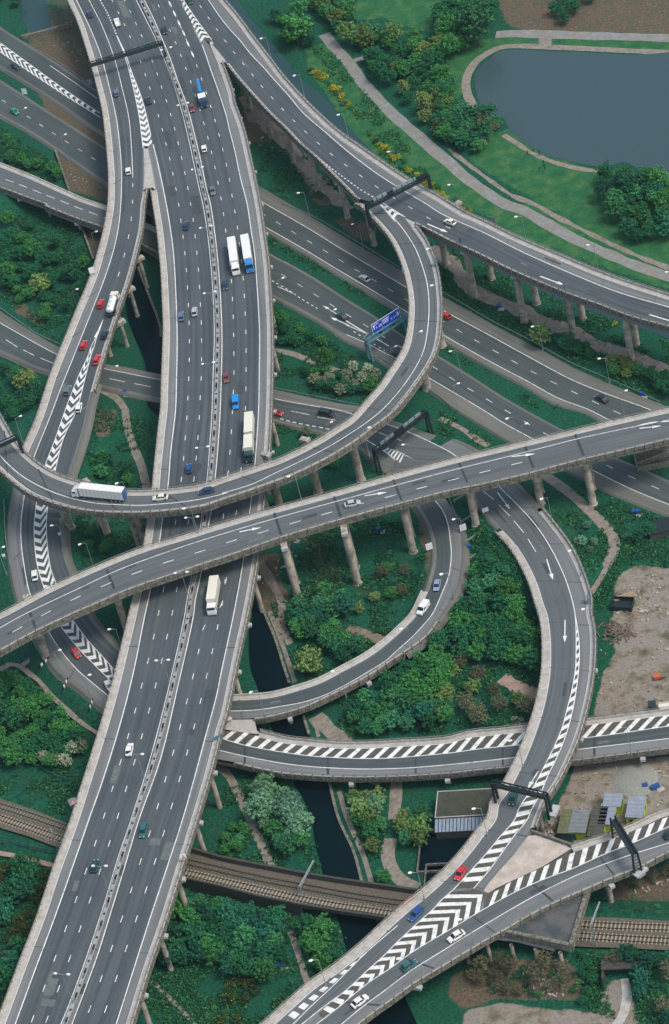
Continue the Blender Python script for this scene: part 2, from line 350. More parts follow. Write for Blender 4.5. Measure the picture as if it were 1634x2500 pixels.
# ------------------------------------------------------------------ road builders
class Deck: pass
def deck(name, zf, L, Rr, m_, parent=None, dz=0.0, e=(0, 0), step=9.0, nc=6, obst=True):
    L = ext(P(L)[:, :2], *e) if isinstance(L, str) else L; Rr = ext(P(Rr)[:, :2], *e) if isinstance(Rr, str) else Rr
    L = spl(L, 2.0); Rr = spl(Rr, 2.0)
    n = max(3, int(max(alen(L)[-1], alen(Rr)[-1])/step)); L = resamp(L, n=n); Rr = resamp(Rr, n=n)
    t = np.linspace(0, 1, nc+1); px = L[:, None]*(1-t[None, :, None])+Rr[:, None]*t[None, :, None]
    w3 = zf.pt(px.reshape(-1, 2), dz).reshape(n, nc+1, 3)
    # straighten the cross section so that the deck is a plane across
    mb = MB(); mb.loft(w3)
    wid = np.linalg.norm(w3[:, -1]-w3[:, 0], axis=1); al = alen(w3[:, nc//2])
    uv = np.stack([np.broadcast_to(t[None], (n, nc+1))*wid[:, None], np.broadcast_to(al[:, None], (n, nc+1))], 2).reshape(-1, 2)
    d = Deck(); d.w = w3; d.L = w3[:, 0]; d.R = w3[:, -1]; d.zf = zf; d.px = px
    mb.f = [q[::-1] for q in mb.f] if np.cross(w3[1, 0]-w3[0, 0], w3[0, 1]-w3[0, 0])[2] < 0 else mb.f
    d.o = mb.build(name, m_, parent, uv=uv)
    if obst:
        for a, b in zip(d.L[::1], d.R[::1]):
            c = (a+b)/2; STN.append((c[0], c[1], c[2], np.linalg.norm(a-b)/2+1.8))
    return d
def normals(p, ref):
    t = np.gradient(p[:, :2], axis=0); t /= np.linalg.norm(t, axis=1)[:, None]+1e-9
    n = np.stack([-t[:, 1], t[:, 0]], 1); s = np.sign((n*(p-ref)[:, :2]).sum(1)); s = np.where(s.sum() >= 0, 1.0, -1.0)
    return n*s
def sweep(p, n, prof, name, m_, parent, flipcheck=True):
    prof = np.array(prof, float)
    rings = np.concatenate([p[:, None, :2]+n[:, None]*prof[None, :, :1], p[:, None, 2:]+prof[None, :, 1:2]+np.zeros((len(p), len(prof), 1))], 2)
    mb = MB(); mb.loft(rings)
    s_ = alen(p); pl = alen(prof)
    uv = np.stack([np.broadcast_to(pl[None], rings.shape[:2]), np.broadcast_to(s_[:, None], rings.shape[:2])], 2).reshape(-1, 2)
    return mb.build(name, m_, parent, uv=uv)
def edge(d, side, f0=0, f1=1, w_=1.5, wall=.75, parent=None, fascia=1.5, rail=True, rail_h=.55):
    p = d.L if side == 'L' else d.R; q = d.R if side == 'L' else d.L; n = len(p); i0 = int(f0*(n-1)); i1 = int(round(f1*(n-1)))+1
    nn = normals(p, q)[i0:i1]; p = p[i0:i1]
    sweep(p, nn, [(-.18, .012), (0, .012), (.003, .014)], 'kerb_line', M['thin'], parent)
    sweep(p, nn, [(0, -.3), (0, .12), (w_, .14)], 'verge', M['conc'], parent)
    if wall:
        sweep(p, nn, [(w_, .10), (w_, wall), (w_+.35, wall)], 'parapet', M['conc'], parent)
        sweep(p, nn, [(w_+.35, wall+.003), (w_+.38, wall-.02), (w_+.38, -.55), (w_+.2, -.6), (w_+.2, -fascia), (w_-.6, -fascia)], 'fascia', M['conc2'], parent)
    if rail:
        mb = MB(); s_ = alen(p); k = int(s_[-1]/2.6); tt = np.linspace(0, s_[-1], max(k, 2)); pp = at_len(p, tt); n2 = at_len(nn, np.interp(tt, s_, alen(nn)))
        top = []
        for a, b in zip(pp, n2):
            x, y = a[:2]+b*(w_+.22); ang = math.atan2(b[1], b[0])
            mb.box((x, y, a[2]+wall+rail_h/2), (.22, .22, rail_h), ang)
            mb.box((a[0]+b[0]*(w_+.50), a[1]+b[1]*(w_+.50), a[2]+.1), (.26, .3, 1.1), ang)
            top.append((x, y, a[2]+wall+rail_h))
        for a, b in zip(top[:-1], top[1:]): mb.beam(a, b, .16, .12)
        mb.build('railing', M['rail'], parent)
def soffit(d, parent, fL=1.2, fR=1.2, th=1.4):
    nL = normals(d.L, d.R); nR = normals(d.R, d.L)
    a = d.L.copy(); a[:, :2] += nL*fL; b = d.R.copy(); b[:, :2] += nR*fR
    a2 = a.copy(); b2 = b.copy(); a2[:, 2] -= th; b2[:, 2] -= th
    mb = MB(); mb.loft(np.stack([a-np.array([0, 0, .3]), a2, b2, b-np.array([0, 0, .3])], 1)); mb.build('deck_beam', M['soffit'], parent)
def ribbon(pts3, width, mb, lift=0.0):
    p = np.asarray(pts3); t = np.gradient(p[:, :2], axis=0); t /= np.linalg.norm(t, axis=1)[:, None]+1e-9
    n = np.stack([-t[:, 1], t[:, 0]], 1); wd = np.broadcast_to(np.asarray(width, float), (len(p),))[:, None]/2
    a = p.copy(); b = p.copy(); a[:, :2] += n*wd; b[:, :2] -= n*wd; a[:, 2] += lift; b[:, 2] += lift
    mb.loft(np.stack([b, a], 1))
def line(zf, trace, mb, width=.26, lift=.035, e=(0, 0)):
    width = width*.8
    q = spl(ext(P(trace)[:, :2], *e), 7); ribbon(zf.pt(q), width, mb, lift)
def dashes(zf, trace, mb, period=9.0, mark=2.0, width=.24, lift=.035, anchor=None, e=(0, 0), taper=False):
    width = width*.85
    q = spl(ext(P(trace)[:, :2], *e), 4); w3 = zf.pt(q); s_ = alen(w3); off = 0.0
    if anchor is not None:
        a = P(anchor)[0, :2]; i = ((q-a)**2).sum(1).argmin(); off = (s_[i]-mark/2) % period
    t = off-period
    while t < s_[-1]:
        a, b = max(t, 0), min(t+mark, s_[-1])
        if b-a > .2: ribbon(at_len(w3, np.linspace(a, b, 3)), width, mb, lift)
        t += period
def stripes(zf, A, B, mb, n, fill=.5, skew=0.0, vee=0.0, lift=.034, e=(0, 0)):
    "n stripes between traced lines A and B; skew slides the B end, vee slides the middle (fractions of one period)"
    A = spl(ext(P(A)[:, :2], *e), 3); B = spl(ext(P(B)[:, :2], *e), 3); A3 = zf.pt(A); B3 = zf.pt(B); la, lb = alen(A3), alen(B3)
    def ev(f, s_):
        f = np.clip(f, 0, 1); a = at_len(A3, [f*la[-1]])[0]; b = at_len(B3, [f*lb[-1]])[0]; return a*(1-s_)+b*s_
    for i in range(-2, n+3):
        f = i/n; g = (i+fill)/n
        if vee:
            if g < 0 or f > 1: continue
            v = [ev(f, 0), ev(f+vee/n, .5), ev(f, 1), ev(g, 0), ev(g+vee/n, .5), ev(g, 1)]; v = [x+np.array([0, 0, lift]) for x in v]
            mb.add(v, [(0, 1, 4, 3), (1, 2, 5, 4)])
        else:
            if g < 0 or f > 1: continue
            v = [ev(f, 0), ev(f+skew/n, 1), ev(g+skew/n, 1), ev(g, 0)]; mb.add([x+np.array([0, 0, lift]) for x in v], [(0, 1, 2, 3)])
def fixup(mb):
    v = np.vstack(mb.v) if mb.v else None
    if v is None: return
    out = []
    for q in mb.f:
        a, b, c = v[q[0]], v[q[1]], v[q[2]]
        out.append(q if np.cross(b-a, c-b)[2] > 0 else q[::-1])
    mb.f = out
def paintmesh(name, mb, parent, m_='white'):
    fixup(mb); return mb.build(name, M[m_], parent)
def arrow(zf, a, b, mb, curve=0.0, wd=.32, head=1.1):
    p = P(a+' '+b) if isinstance(a, str) else np.array([a, b]); w3 = zf.pt(p[:, :2]); A, B = w3[0], w3[-1]; d = B-A; L = np.linalg.norm(d); d /= L; n = np.array([-d[1], d[0], 0]); up = np.array([0, 0, .036])
    hl = min(2.6, L*.42)
    mb.add([A-n*wd/2+up, B-d*hl-n*wd/2+up, B-d*hl+n*wd/2+up, A+n*wd/2+up], [(0, 1, 2, 3)])
    mb.add([B-d*hl-n*head/2+up, B+up, B-d*hl+n*head/2+up], [(0, 1, 2)])
def poly(name, zf, pts, m_, parent=None, dz=0.0):
    p = P(pts)[:, :2] if isinstance(pts, str) else pts
    w3 = zf.pt(p, dz) if not isinstance(zf, (int, float)) else unp(p, zf)
    t = tessellate_polygon([[Vector(q) for q in w3]]); mb = MB(); mb.add(w3, t); fixup(mb)
    return mb.build(name, m_, parent)
def joints(d, parent, spacing=20.0, off=5.0, wd=.5, m_='joint', lanes=(0, 1)):
    c = (d.L+d.R)/2; s_ = alen(c); mb = MB(); t = off
    while t < s_[-1]:
        i = np.searchsorted(s_, t); i = min(max(i, 1), len(c)-1); f = (t-s_[i-1])/(s_[i]-s_[i-1]); row = d.w[i-1]*(1-f)+d.w[i]*f
        ribbon(row, wd*rng.uniform(.6, 1.2), mb, .018); t += spacing*rng.uniform(.95, 1.05)
    paintmesh('expansion_joints', mb, parent, m_)
def pier(parent, base, zf, across=None, r=1.0, gap=7.0, zb=None, zt=None, n=2, cap=True, under=None):
    "round columns standing where surveyed; first column at base px, the others stepped across the deck"
    b = gpt(P(base)[:, :2])[0] if isinstance(base, str) else np.array(base, float)
    top = zt
    if top is None:
        # deck height above this spot: iterate projection
        z = 15.0
        for _ in range(6): z = float(zf(proj([[b[0], b[1], z]]))[0])
        top = z-1.45
    cols = []
    ax = np.array(across if across is not None else (-.3, 1.0)); ax = ax/np.linalg.norm(ax)
    for i in range(n):
        x, y = b[0]+ax[0]*gap*i, b[1]+ax[1]*gap*i; g = float(zg(x, y)); mb = MB(); mb.tube((x, y, g-.5), (x, y, top-(.9 if cap else 0)), r, r, 16, False)
        mb.tube((x, y, g-.4), (x, y, g+.25), r*1.25, r*1.25, 16); mb.build('pier_column', M['pier'], parent, smooth=False); cols.append((x, y))
    if cap:
        a = np.array(cols[0]); c = np.array(cols[-1]); mb = MB()
        if n == 1: a = a-ax*1.3; c = c+ax*1.3
        else: a = a-ax*1.5; c = c+ax*1.5
        mb.beam((*a, top-.45), (*c, top-.45), 1.7, .9); mb.build('crosshead', M['pier'], parent)
        mb = MB(); mb.beam((*(a-ax*.06), top-.42), (*(a+ax*.5), top-.42), 1.8, .96); mb.build('bearing_cap', M['cap'], parent)
    return b
def viaduct(name, label):
    o = empty(name); tag(o, label, 'viaduct'); return o
def across_at(d, px):
    c = d.px.mean(1); i = ((c-px)**2).sum(1).argmin(); return (d.L[i]-d.R[i])[:2]

# ================================================================== ROADS
def stripes3(zf, A, Mi, B, mb, n, fill=.46, lift=.034):
    q = [spl(P(t)[:, :2], 3) for t in (A, Mi, B)]; w3 = [zf.pt(t) for t in q]; ln = [alen(t)[-1] for t in w3]
    g = lambda k, f: at_len(w3[k], [min(max(f, 0), 1)*ln[k]])[0]+np.array([0, 0, lift])
    for i in range(n):
        f = i/n; h = (i+fill)/n
        mb.add([g(0, f), g(1, f), g(2, f), g(0, h), g(1, h), g(2, h)], [(0, 1, 4, 3), (1, 2, 5, 4)])

# ---- motorway main deck
m6 = viaduct('motorway_viaduct', 'widest viaduct of all, a dual motorway running from the top to the bottom left')
M6L = '00 685,0 760,170 805,270 850,370 885,480 925,630 958,780 985,910 1000,985 1005,1010 1030,1130 1047,1220 1065,1320 1075,1389 01 1078,20 1095,120 1110,230 1122,350 1133,470 1140,600 1145,720 1150,830 1147,960 1142,1100 1137,1250 1133,1389 02 1118,130 1105,260 1090,400 1078,535 1048,740 1028,890 945,1300 03 925,0 880,190 810,480 738,740 658,1000 582,1240 535,1389 04 465,200 410,350 300,680 185,980 55,1330'
M6R = '00 1237,0 1300,115 1390,270 1425,310 1480,430 1556,650 10 60,690 125,880 180,1120 235,1389 11 265,200 290,380 305,600 315,800 318,1000 315,1200 310,1389 12 290,350 255,660 215,1020 148,1389 13 75,330 0,690 03 1480,750 1400,1060 1303,1389 04 1200,330 1085,700 980,1000 860,1389'
dM6 = deck('carriageway', Z_M6, M6L, M6R, M['shoulder'], m6, e=(70, 60), nc=8)
def lanes(name, zf, L, Rr, m_, parent, e=(0, 0), dz=.012):
    return deck(name, zf, L, Rr, m_, parent, dz=dz, e=e, nc=5, obst=False)
ML_L = '00 685,0 760,170 845,350 895,490 960,660 1000,810 1025,920 1040,980 1070,1100 1100,1240 1130,1389 01 1130,0 1160,180 1180,350 1192,560 1200,760 1203,950 1198,1200 1192,1389 02 1187,0 1160,280 1140,520 1105,730 1085,880 1020,1230 985,1389 03 900,420 800,800 690,1150 605,1389 04 540,190 360,700 240,1020 105,1389'
MM_L = '00 925,0 1000,150 1060,270 1110,390 1170,540 1230,740 1280,940 1320,1130 1355,1290 01 1378,0 1412,220 1435,450 1450,680 1455,900 1447,1150 1440,1389 02 1425,230 1405,480 1372,700 1362,790 1300,1130 1265,1320 03 1255,0 1140,520 1020,980 890,1389 04 800,270 700,600 590,930 480,1230 415,1389'
MM_R = '00 980,0 1040,120 1110,285 1150,380 1205,540 1270,720 1320,910 1365,1100 1400,1270 01 1430,0 1463,230 1485,450 1500,680 1507,900 1503,1150 1495,1389 02 1480,250 1460,470 1435,690 1418,770 1365,1110 1325,1300 03 1315,0 1205,500 1090,980 945,1389 04 860,280 760,610 660,930 550,1230 490,1389'
MR_R = '00 1225,0 1290,140 1370,300 1430,470 1490,640 1540,800 10 50,850 95,1030 130,1200 11 178,0 205,180 228,330 245,560 255,720 262,880 260,1100 255,1389 12 250,0 228,395 205,605 195,695 152,1020 85,1389 13 0,400 03 1470,550 1395,830 1240,1389 04 1243,0 1010,700 790,1389'
lanes('lane_surface', Z_M6, ML_L, MM_L, M['lane'], m6, e=(70, 60)); lanes('lane_surface', Z_M6, MM_R, MR_R, M['lane'], m6, e=(70, 60))
mb = MB(); E6 = (60, 60)
for t in ('00 1025,920 1040,980 1070,1100 1100,1240 1130,1389 01 1160,180 1180,350 1192,560 1200,760 1203,950 1198,1200 1192,1389 02 1160,280 1140,520 1105,730 1085,880 1020,1230 985,1389 03 900,420 800,800 690,1150 605,1389 04 540,190 360,700 240,1020 105,1389',):
    line(Z_M6, t, mb, .34, e=(0, 60))
for t in (MM_L, MM_R, MR_R): line(Z_M6, t, mb, .30, e=E6)
paintmesh('edge_lines', mb, m6)
mb = MB()
LL1 = '00 775,28 815,105 855,188 893,272 930,355 963,440 995,530 1025,620 1055,712 1082,805 1107,898 1132,995 1157,1097 1178,1197 1198,1300 01 1216,15 1231,125 1245,235 1257,347 1267,460 1274,576 1280,694 1284,815 1286,940 1285,1065 1281,1195 1275,1325 02 1268,68 1257,205 1246,340 1230,483 1190,775 1110,1225 1078,1375 03 1043,158 1004,322 961,488 918,655 870,827 818,1003 764,1181 709,1362 04 648,163 583,355 517,545 448,740 375,940 302,1142 225,1348'
LL2 = '00 848,5 887,83 926,165 965,248 1003,335 1036,420 1070,508 1100,600 1131,690 1160,783 1187,878 1211,976 1234,1076 1256,1178 1276,1280 01 1295,0 1312,104 1325,215 1337,327 1347,443 1355,560 1361,680 1367,800 1369,925 1369,1050 1366,1180 1359,1312 02 1353,53 1344,190 1332,328 1317,468 1280,750 1200,1222 1172,1372 03 1134,150 1098,318 1057,481 1013,651 964,825 913,1002 858,1180 803,1362 04 743,163 680,350 613,547 545,743 475,942 400,1146 323,1350'
RL1 = '00 1060,5 1095,75 1137,168 1177,255 1213,338 1247,425 1280,513 1312,603 1345,700 1373,797 1400,893 1427,993 1451,1095 1472,1200 1493,1306 11 12,28 27,137 55,360 68,475 74,577 82,725 85,850 87,977 88,1108 85,1240 12 72,120 63,260 50,405 17,695 02 1509,1305 03 1383,90 1348,255 1309,428 1268,595 1221,770 1174,945 1122,1125 1068,1312 04 1011,112 949,303 886,498 820,698 750,900 678,1107 603,1305'
RL2 = '00 1155,28 1215,157 1276,297 1330,430 1383,578 1415,675 1447,773 1475,873 1502,972 1527,1075 1550,1180 11 85,0 107,117 120,230 135,345 147,465 156,583 163,708 168,830 170,960 170,1090 169,1222 167,1357 12 137,390 105,685 37,1145 10,1305 03 1478,80 1442,247 1403,417 1362,587 1318,763 1270,942 1218,1123 1164,1309 04 1107,110 1048,303 985,500 919,698 850,900 781,1107 708,1320'
for t, a, e in ((LL1, '03 918,655', (60, 70)), (LL2, '03 1013,651', (40, 70)), (RL1, '03 1268,595', (60, 70)), (RL2, '03 1362,587', (0, 70))):
    dashes(Z_M6, t, mb, 9.0, 2.1, .25, anchor=a, e=e)
for c in ('1155,28', '1185,92', '1215,157', '1247,225', '1276,297', '1307,368'):
    q = P('00 '+c)[0]; k = np.array([.42, .907])*5.4; w3 = Z_M6.pt(np.array([q-k*1.6, q-k*.5, q, q+k*.5, q+k*1.6])); ribbon(w3, [.1, .55, .6, .55, .1], mb, .03)
dashes(Z_M6, '00 680,0 735,100 790,232', mb, 1.9, .95, .45)
paintmesh('lane_lines', mb, m6)
mb = MB()
ribbon(Z_M6.pt(spl(P('00 793,240 820,300 848,360')[:, :2], 3)), np.linspace(.3, .6, len(spl(P('00 793,240 820,300 848,360')[:, :2], 3))), mb, .03)
line(Z_M6, '00 845,370 880,490 915,640 945,790 960,910 972,1005', mb, .3); line(Z_M6, '00 855,370 895,490 960,660 1000,810 1025,920 1040,980', mb, .3)
line(Z_M6, '00 1225,-40 1227,0 1290,140 1370,300', mb, .3); line(Z_D, 's 448,0 470,33 495,68 517,97', mb, .3)
stripes(Z_M6, '00 870,460 880,490 915,640 945,790 960,910 972,1005', '00 888,460 895,490 960,660 1000,810 1025,920 1040,980', mb, 15, .55, vee=.55)
stripes3(Z_M6, 's 441,-2 465,52 492.5,111', 's 444,-6 470,40 502,96', 's 448,-2 480,47 517,98', mb, 10, .52)
paintmesh('chevrons', mb, m6)
mb = MB(); L6 = (Z_M6.pt(spl(ext(P(MM_L)[:, :2], 60, 60), 6)), Z_M6.pt(spl(ext(P(MM_R)[:, :2], 60, 60), 6)))
n6 = 400; a_, b_ = resamp(L6[0], n=n6), resamp(L6[1], n=n6); cen = (a_+b_)/2; mid = cen
mb = MB(); cc = resamp(cen, step=2.4); t6 = np.gradient(cc[:, :2], axis=0); t6 /= np.linalg.norm(t6, axis=1)[:, None]; nn6 = np.stack([-t6[:, 1], t6[:, 0]], 1)
pz = MB()
for i in range(len(cc)-1):
    for s_ in (-.42, .42):
        a = (*(cc[i, :2]+nn6[i]*s_), 14.72); b = (*(cc[i+1, :2]+nn6[i+1]*s_), 14.72); mb.beam(a, b, .2, .34)
    pz.box((cc[i, 0], cc[i, 1], 14.4), (.3, .75, .85), math.atan2(nn6[i, 1], nn6[i, 0])+math.pi/2)
    if i % 3: mb.beam((*cc[i, :2], 14.86), (*((cc[i, :2]*.3+cc[i+1, :2]*.7)), 14.86), .62, .05)
mb.build('median_barrier', mat('galvanised_barrier', (.26, .27, .27), .6, (.38, .385, .38), 1.2, metal=.15), m6); pz.build('barrier_posts', M['steel'], m6)
FR = lambda d, t, s_='L': (((d.px[:, 0 if s_ == 'L' else -1]-P(t)[0, :2])**2).sum(1).argmin())/(len(d.L)-1)
edge(dM6, 'L', FR(dM6, '00 1058,1285'), 1, 1.35, parent=m6); edge(dM6, 'R', FR(dM6, '00 1490,450', 'R'), 1, 1.35, parent=m6)
poly('gore', Z_M6, '00 974,1008 1004,1006 1030,1130 1047,1220 1058,1290 1035,1272 985,1282 974,1290 980,1180 978,1080', M['conc'], m6, dz=.06); poly('gore', Z_M6, '00 1422,290 1438,276 1480,335 1530,395 1572,430 1530,420 1500,425 1488,452 1455,372', M['conc'], m6, dz=.07); soffit(dM6, m6)
joints(dM6, m6, 35, 9, .32, 'joint2')
# ---- west slip road
we = viaduct('slip_road_viaduct', 'slip road left of the motorway, white chevrons down its middle, sinking to the ground')
WL = '00 490,0 560,150 610,300 655,450 695,600 730,750 750,900 765,1050 775,1200 772,1389 01 770,0 755,120 735,215 710,310 670,450 620,580 560,720 500,870 430,1040 370,1200 310,1389 02 270,110 190,290 125,480 100,600 80,750 78,900 97,1080 140,1280 03 190,0 250,140 320,260 420,390 560,500 700,620 820,720'
WR = '00 685,0 760,170 805,270 850,370 885,480 925,630 958,780 985,910 978,1080 980,1180 975,1300 960,1389 01 950,130 925,260 890,400 850,540 800,680 750,830 700,990 650,1160 600,1350 02 575,90 530,250 465,450 420,620 410,720 425,900 440,1000 480,1110 03 600,0 680,110 790,230 870,320 950,400'
dW = deck('carriageway', Z_W, WL, WR, M['shoulder'], we, dz=-.004, e=(70, 0))
lanes('lane_surface', Z_W, '00 520,0 625,220 690,390 745,600 790,800 815,1000 825,1150 820,1389 01 800,180 765,330 710,500 640,680 560,880 480,1080 400,1280 02 360,0 300,150 240,300 180,480 165,590 145,750 145,900 165,1060 205,1250 03 330,115 410,240 530,380 730,550 820,640',
      '00 683,0 758,170 803,270 845,370 878,480 915,630 945,780 965,910 972,1005 970,1080 972,1180 968,1300 953,1389 01 943,130 918,260 883,400 843,540 793,680 743,830 693,990 643,1160 593,1350 02 568,90 523,250 458,450 413,620 403,720 418,900 433,1000 473,1110 03 593,0 673,110 783,230 863,320 940,400', M['lane'], we, e=(70, 0), dz=.01)
mb = MB()
line(Z_W, '00 520,0 625,220 690,390 745,600 790,800 815,1000 825,1150 820,1389 01 800,180 765,330 710,500 640,680 560,880 480,1080 400,1280 02 360,0 300,150 240,300 180,480 165,590 145,750 145,900 165,1060 205,1250 03 330,115 410,240 530,380 730,550 820,640', mb, .3, e=(60, 0))
line(Z_W, '00 605,0 700,190 775,390 830,600 875,800 893,1000 903,1205', mb, .26, e=(60, 0))
paintmesh('edge_lines', mb, we)
mb = MB(); dashes(Z_W, '00 903,1205 899,1370 01 892,92 874,212 847,330 812,455 775,560', mb, 9, 2.1, .25, anchor='01 874,212'); paintmesh('lane_lines', mb, we)
mb = MB(); CA = '01 620,960 600,1020 530,1170 445,1389 02 375,200 300,400 262,540 243,680 232,790 235,900 255,1060 300,1210 03 365,0 410,75 520,215 640,340 700,400 760,460'; CB = '01 641,955 620,1020 585,1150 522,1389 02 430,200 372,430 340,560 322,680 316,800 325,950 345,1080 375,1165 03 445,-20 495,40 600,180 700,290 780,380'
q = spl(P('01 700,780 672,850 648,900')[:, :2], 3); ribbon(Z_W.pt(q), np.linspace(.15, .95, len(q)), mb, .03)
line(Z_W, '01 668,870 '+CA[3:], mb, .26); line(Z_W, '01 668,860 '+CB[3:], mb, .26)
stripes(Z_W, CA, CB, mb, 43, .5, vee=.75); paintmesh('chevrons', mb, we)
edge(dW, 'L', 0, .63, 1.35, parent=we); edge(dW, 'R', FR(dW, '00 974,1290', 'R'), .585, 1.0, parent=we); joints(dW, we, 18, 12, .35, 'joint2')
dWs = Deck(); k0 = int(.60*len(dW.L)); dWs.L, dWs.R, dWs.w = dW.L[:k0], dW.R[:k0], dW.w[:k0]; soffit(dWs, we)
for s_ in 'LR':
    p, q = (dW.L, dW.R) if s_ == 'L' else (dW.R, dW.L); nn_ = normals(p, q); k1 = int(.57*len(p)); sweep(p[k1:], nn_[k1:], [(0, -.02), (.5, .05), (.9, .02), (2.2, -1.3)], 'verge', M['a38s'], we)
# ---- east slip / top right viaduct
vd = viaduct('curving_viaduct', 'tall viaduct running from the top to the right edge on paired round columns')
DL = '00 1237,0 1300,115 1390,270 1425,290 10 15,385 120,520 230,645 340,765 450,870 540,965 650,1060 770,1180 880,1290 975,1389 s 905,512 929,501 955,515 990,532 1021,547 1062,567 1100,587 21 150,275 300,345 480,435 700,530 900,610 1100,680 1300,755 1556,825'
DR = '10 0,25 95,140 190,270 290,400 400,545 520,680 650,810 780,925 900,1010 1030,1100 1160,1190 1280,1265 1400,1330 1500,1389 21 130,70 300,150 450,225 620,300 800,375 1000,460 1200,535 1400,600 1556,650'
DL2 = '00 1237,0 1300,115 1390,270 1425,290 10 15,385 120,520 230,645 340,765 450,870 540,965 650,1060 770,1180 880,1290 935,1345 11 1083,-5 1150,40 1245,88 1335,128 1450,185 1556,240 21 150,275 300,345 480,435 700,530 900,610 1100,680 1300,755 1556,825'
dD = deck('carriageway', Z_D, DL2, DR, M['lane'], vd, dz=-.003, e=(60, 80), nc=8)
dDs = lanes('shoulder', Z_D, '00 1415,0 1490,110 10 0,115 60,200 125,270 200,365 290,460 360,540 460,650 560,770 700,890 850,1020 1040,1165 1200,1270 1400,1389 21 0,55 300,190 560,320 900,470 1200,590 1556,695', '10 0,20 95,135 190,265 290,395 400,540 520,675 650,805 780,920 900,1005 1030,1095 1160,1185 1280,1260 1400,1325 1500,1384 21 130,68 300,146 450,221 620,296 800,371 1000,456 1200,531 1400,596 1556,646', M['shoulder'], vd, e=(60, 80))
mb = MB(); line(Z_D, '00 1415,0 1490,110 10 0,115 60,200 125,270 200,365 290,460 360,540 460,650 560,770 700,890 850,1020 1040,1165 1200,1270 1400,1389 21 0,55 300,190 560,320 900,470 1200,590 1556,695', mb, .3, e=(60, 80)); line(Z_D, '11 1085,0 1110,12 1180,50 1245,82', mb, .28); paintmesh('edge_lines', mb, vd)
mb = MB(); dashes(Z_D, '00 1357,38 1410,113 1467,193 1524,272 10 25,270 83,350 148,430 212,507 280,590 348,665 422,745 500,825 582,903 666,978 757,1054 855,1127 957,1200 1062,1272 1175,1345 11 1285,20 1412,92 1530,150 21 150,190', mb, 9, 2.1, .25, anchor='10 280,590', e=(40, 0))
dashes(Z_D, '10 560,985 640,1055 740,1135 860,1225 960,1295 1040,1340', mb, 1.9, .95, .4); paintmesh('lane_lines', mb, vd)
mb = MB(); arrow(Z_D, '11 1400,130', '11 1538,187', mb, wd=.4, head=1.3); arrow(Z_D, '21 680,485', '21 845,545', mb, wd=.4, head=1.3); arrow(Z_D, '21 1420,745', '21 1620,805', mb, wd=.4, head=1.3); paintmesh('lane_arrows', mb, vd)
mb = MB(); line(Z_D, 's 936,496 989,530', mb, .3); line(Z_D, 's 929,500 966,542', mb, .3); stripes3(Z_D, 's 936,506 966,543', 's 941,503 976,527', 's 945,501 991,531', mb, 3, .5); paintmesh('chevrons', mb, vd)
edge(dD, 'R', 0, 1, 1.6, parent=vd); soffit(dD, vd)
def subdeck(d, f0, f1):
    k = Deck(); n = len(d.L); i0, i1 = int(f0*(n-1)), int(round(f1*(n-1)))+1; k.L, k.R, k.w, k.px, k.zf = d.L[i0:i1], d.R[i0:i1], d.w[i0:i1], d.px[i0:i1], d.zf; return k
def frac(d, s_, side='L'):
    q = P(s_)[0, :2]; c = d.px[:, 0 if side == 'L' else -1]; return ((c-q)**2).sum(1).argmin()/(len(c)-1)
edge(dD, 'L', frac(dD, '10 45,430'), frac(dD, '11 930,-10'), .5, parent=vd); edge(dD, 'L', frac(dD, '11 1335,128'), 1, .5, parent=vd)
joints(dD, vd, 19, 30, .25, 'joint2')
# ---- the loop
lp = viaduct('loop_viaduct', 'single lane loop swinging over the motorway on tall columns with a long lorry on it')
BL = '11 930,-10 960,0 1050,85 1115,155 1180,240 1235,350 1270,450 1295,560 1308,650 1308,760 1298,870 1275,970 1230,1060 1170,1150 1110,1240 1040,1320 12 900,85 800,150 700,215 600,270 500,320 400,365 300,400 150,450 0,500 02 1400,535 1250,560 1100,575 980,580 860,580 700,556 540,520 440,490 340,450 250,395 150,310 80,230 40,160 0,90'
BR = '11 1083,-5 1150,40 1245,88 1300,160 1360,240 1400,320 1440,430 1462,560 1470,680 1468,800 1455,920 1430,1010 1370,1120 1300,1222 1235,1308 12 1165,0 1095,60 1020,115 925,190 820,260 700,330 560,400 420,460 280,510 140,560 0,605 02 1400,640 1250,665 1100,680 950,688 800,688 650,680 500,658 350,615 220,560 120,490 50,430 0,385'
dB = deck('carriageway', Z_B, BL, BR, M['loop'], lp, dz=.004, e=(0, 60))
mb = MB(); line(Z_B, '11 1085,0 1190,110 1260,200 1320,300 1360,400 1395,520 1410,640 1410,750 1395,890 1370,1000 1310,1120 1220,1250 12 1095,0 990,85 880,160 760,235 640,300 520,360 380,425 200,510 0,570 02 1556,560 1400,600 1250,625 1100,640 950,650 800,645 650,635 520,610 400,575 270,520 150,450 60,375 0,310', mb, .3, e=(0, 50)); paintmesh('edge_lines', mb, lp)
edge(dB, 'L', 0, 1, 1.0, parent=lp); edge(dB, 'R', frac(dB, '11 1300,160', 'R'), 1, 1.0, wall=.7, fascia=1.6, parent=lp); soffit(dB, lp, 1.0, 1.0); joints(dB, lp, 21, 8, .35, 'joint')
poly('gore', Z_B, '11 1245,88 1335,128 1345,150 1320,190 1300,160', M['conc'], lp, dz=.05)
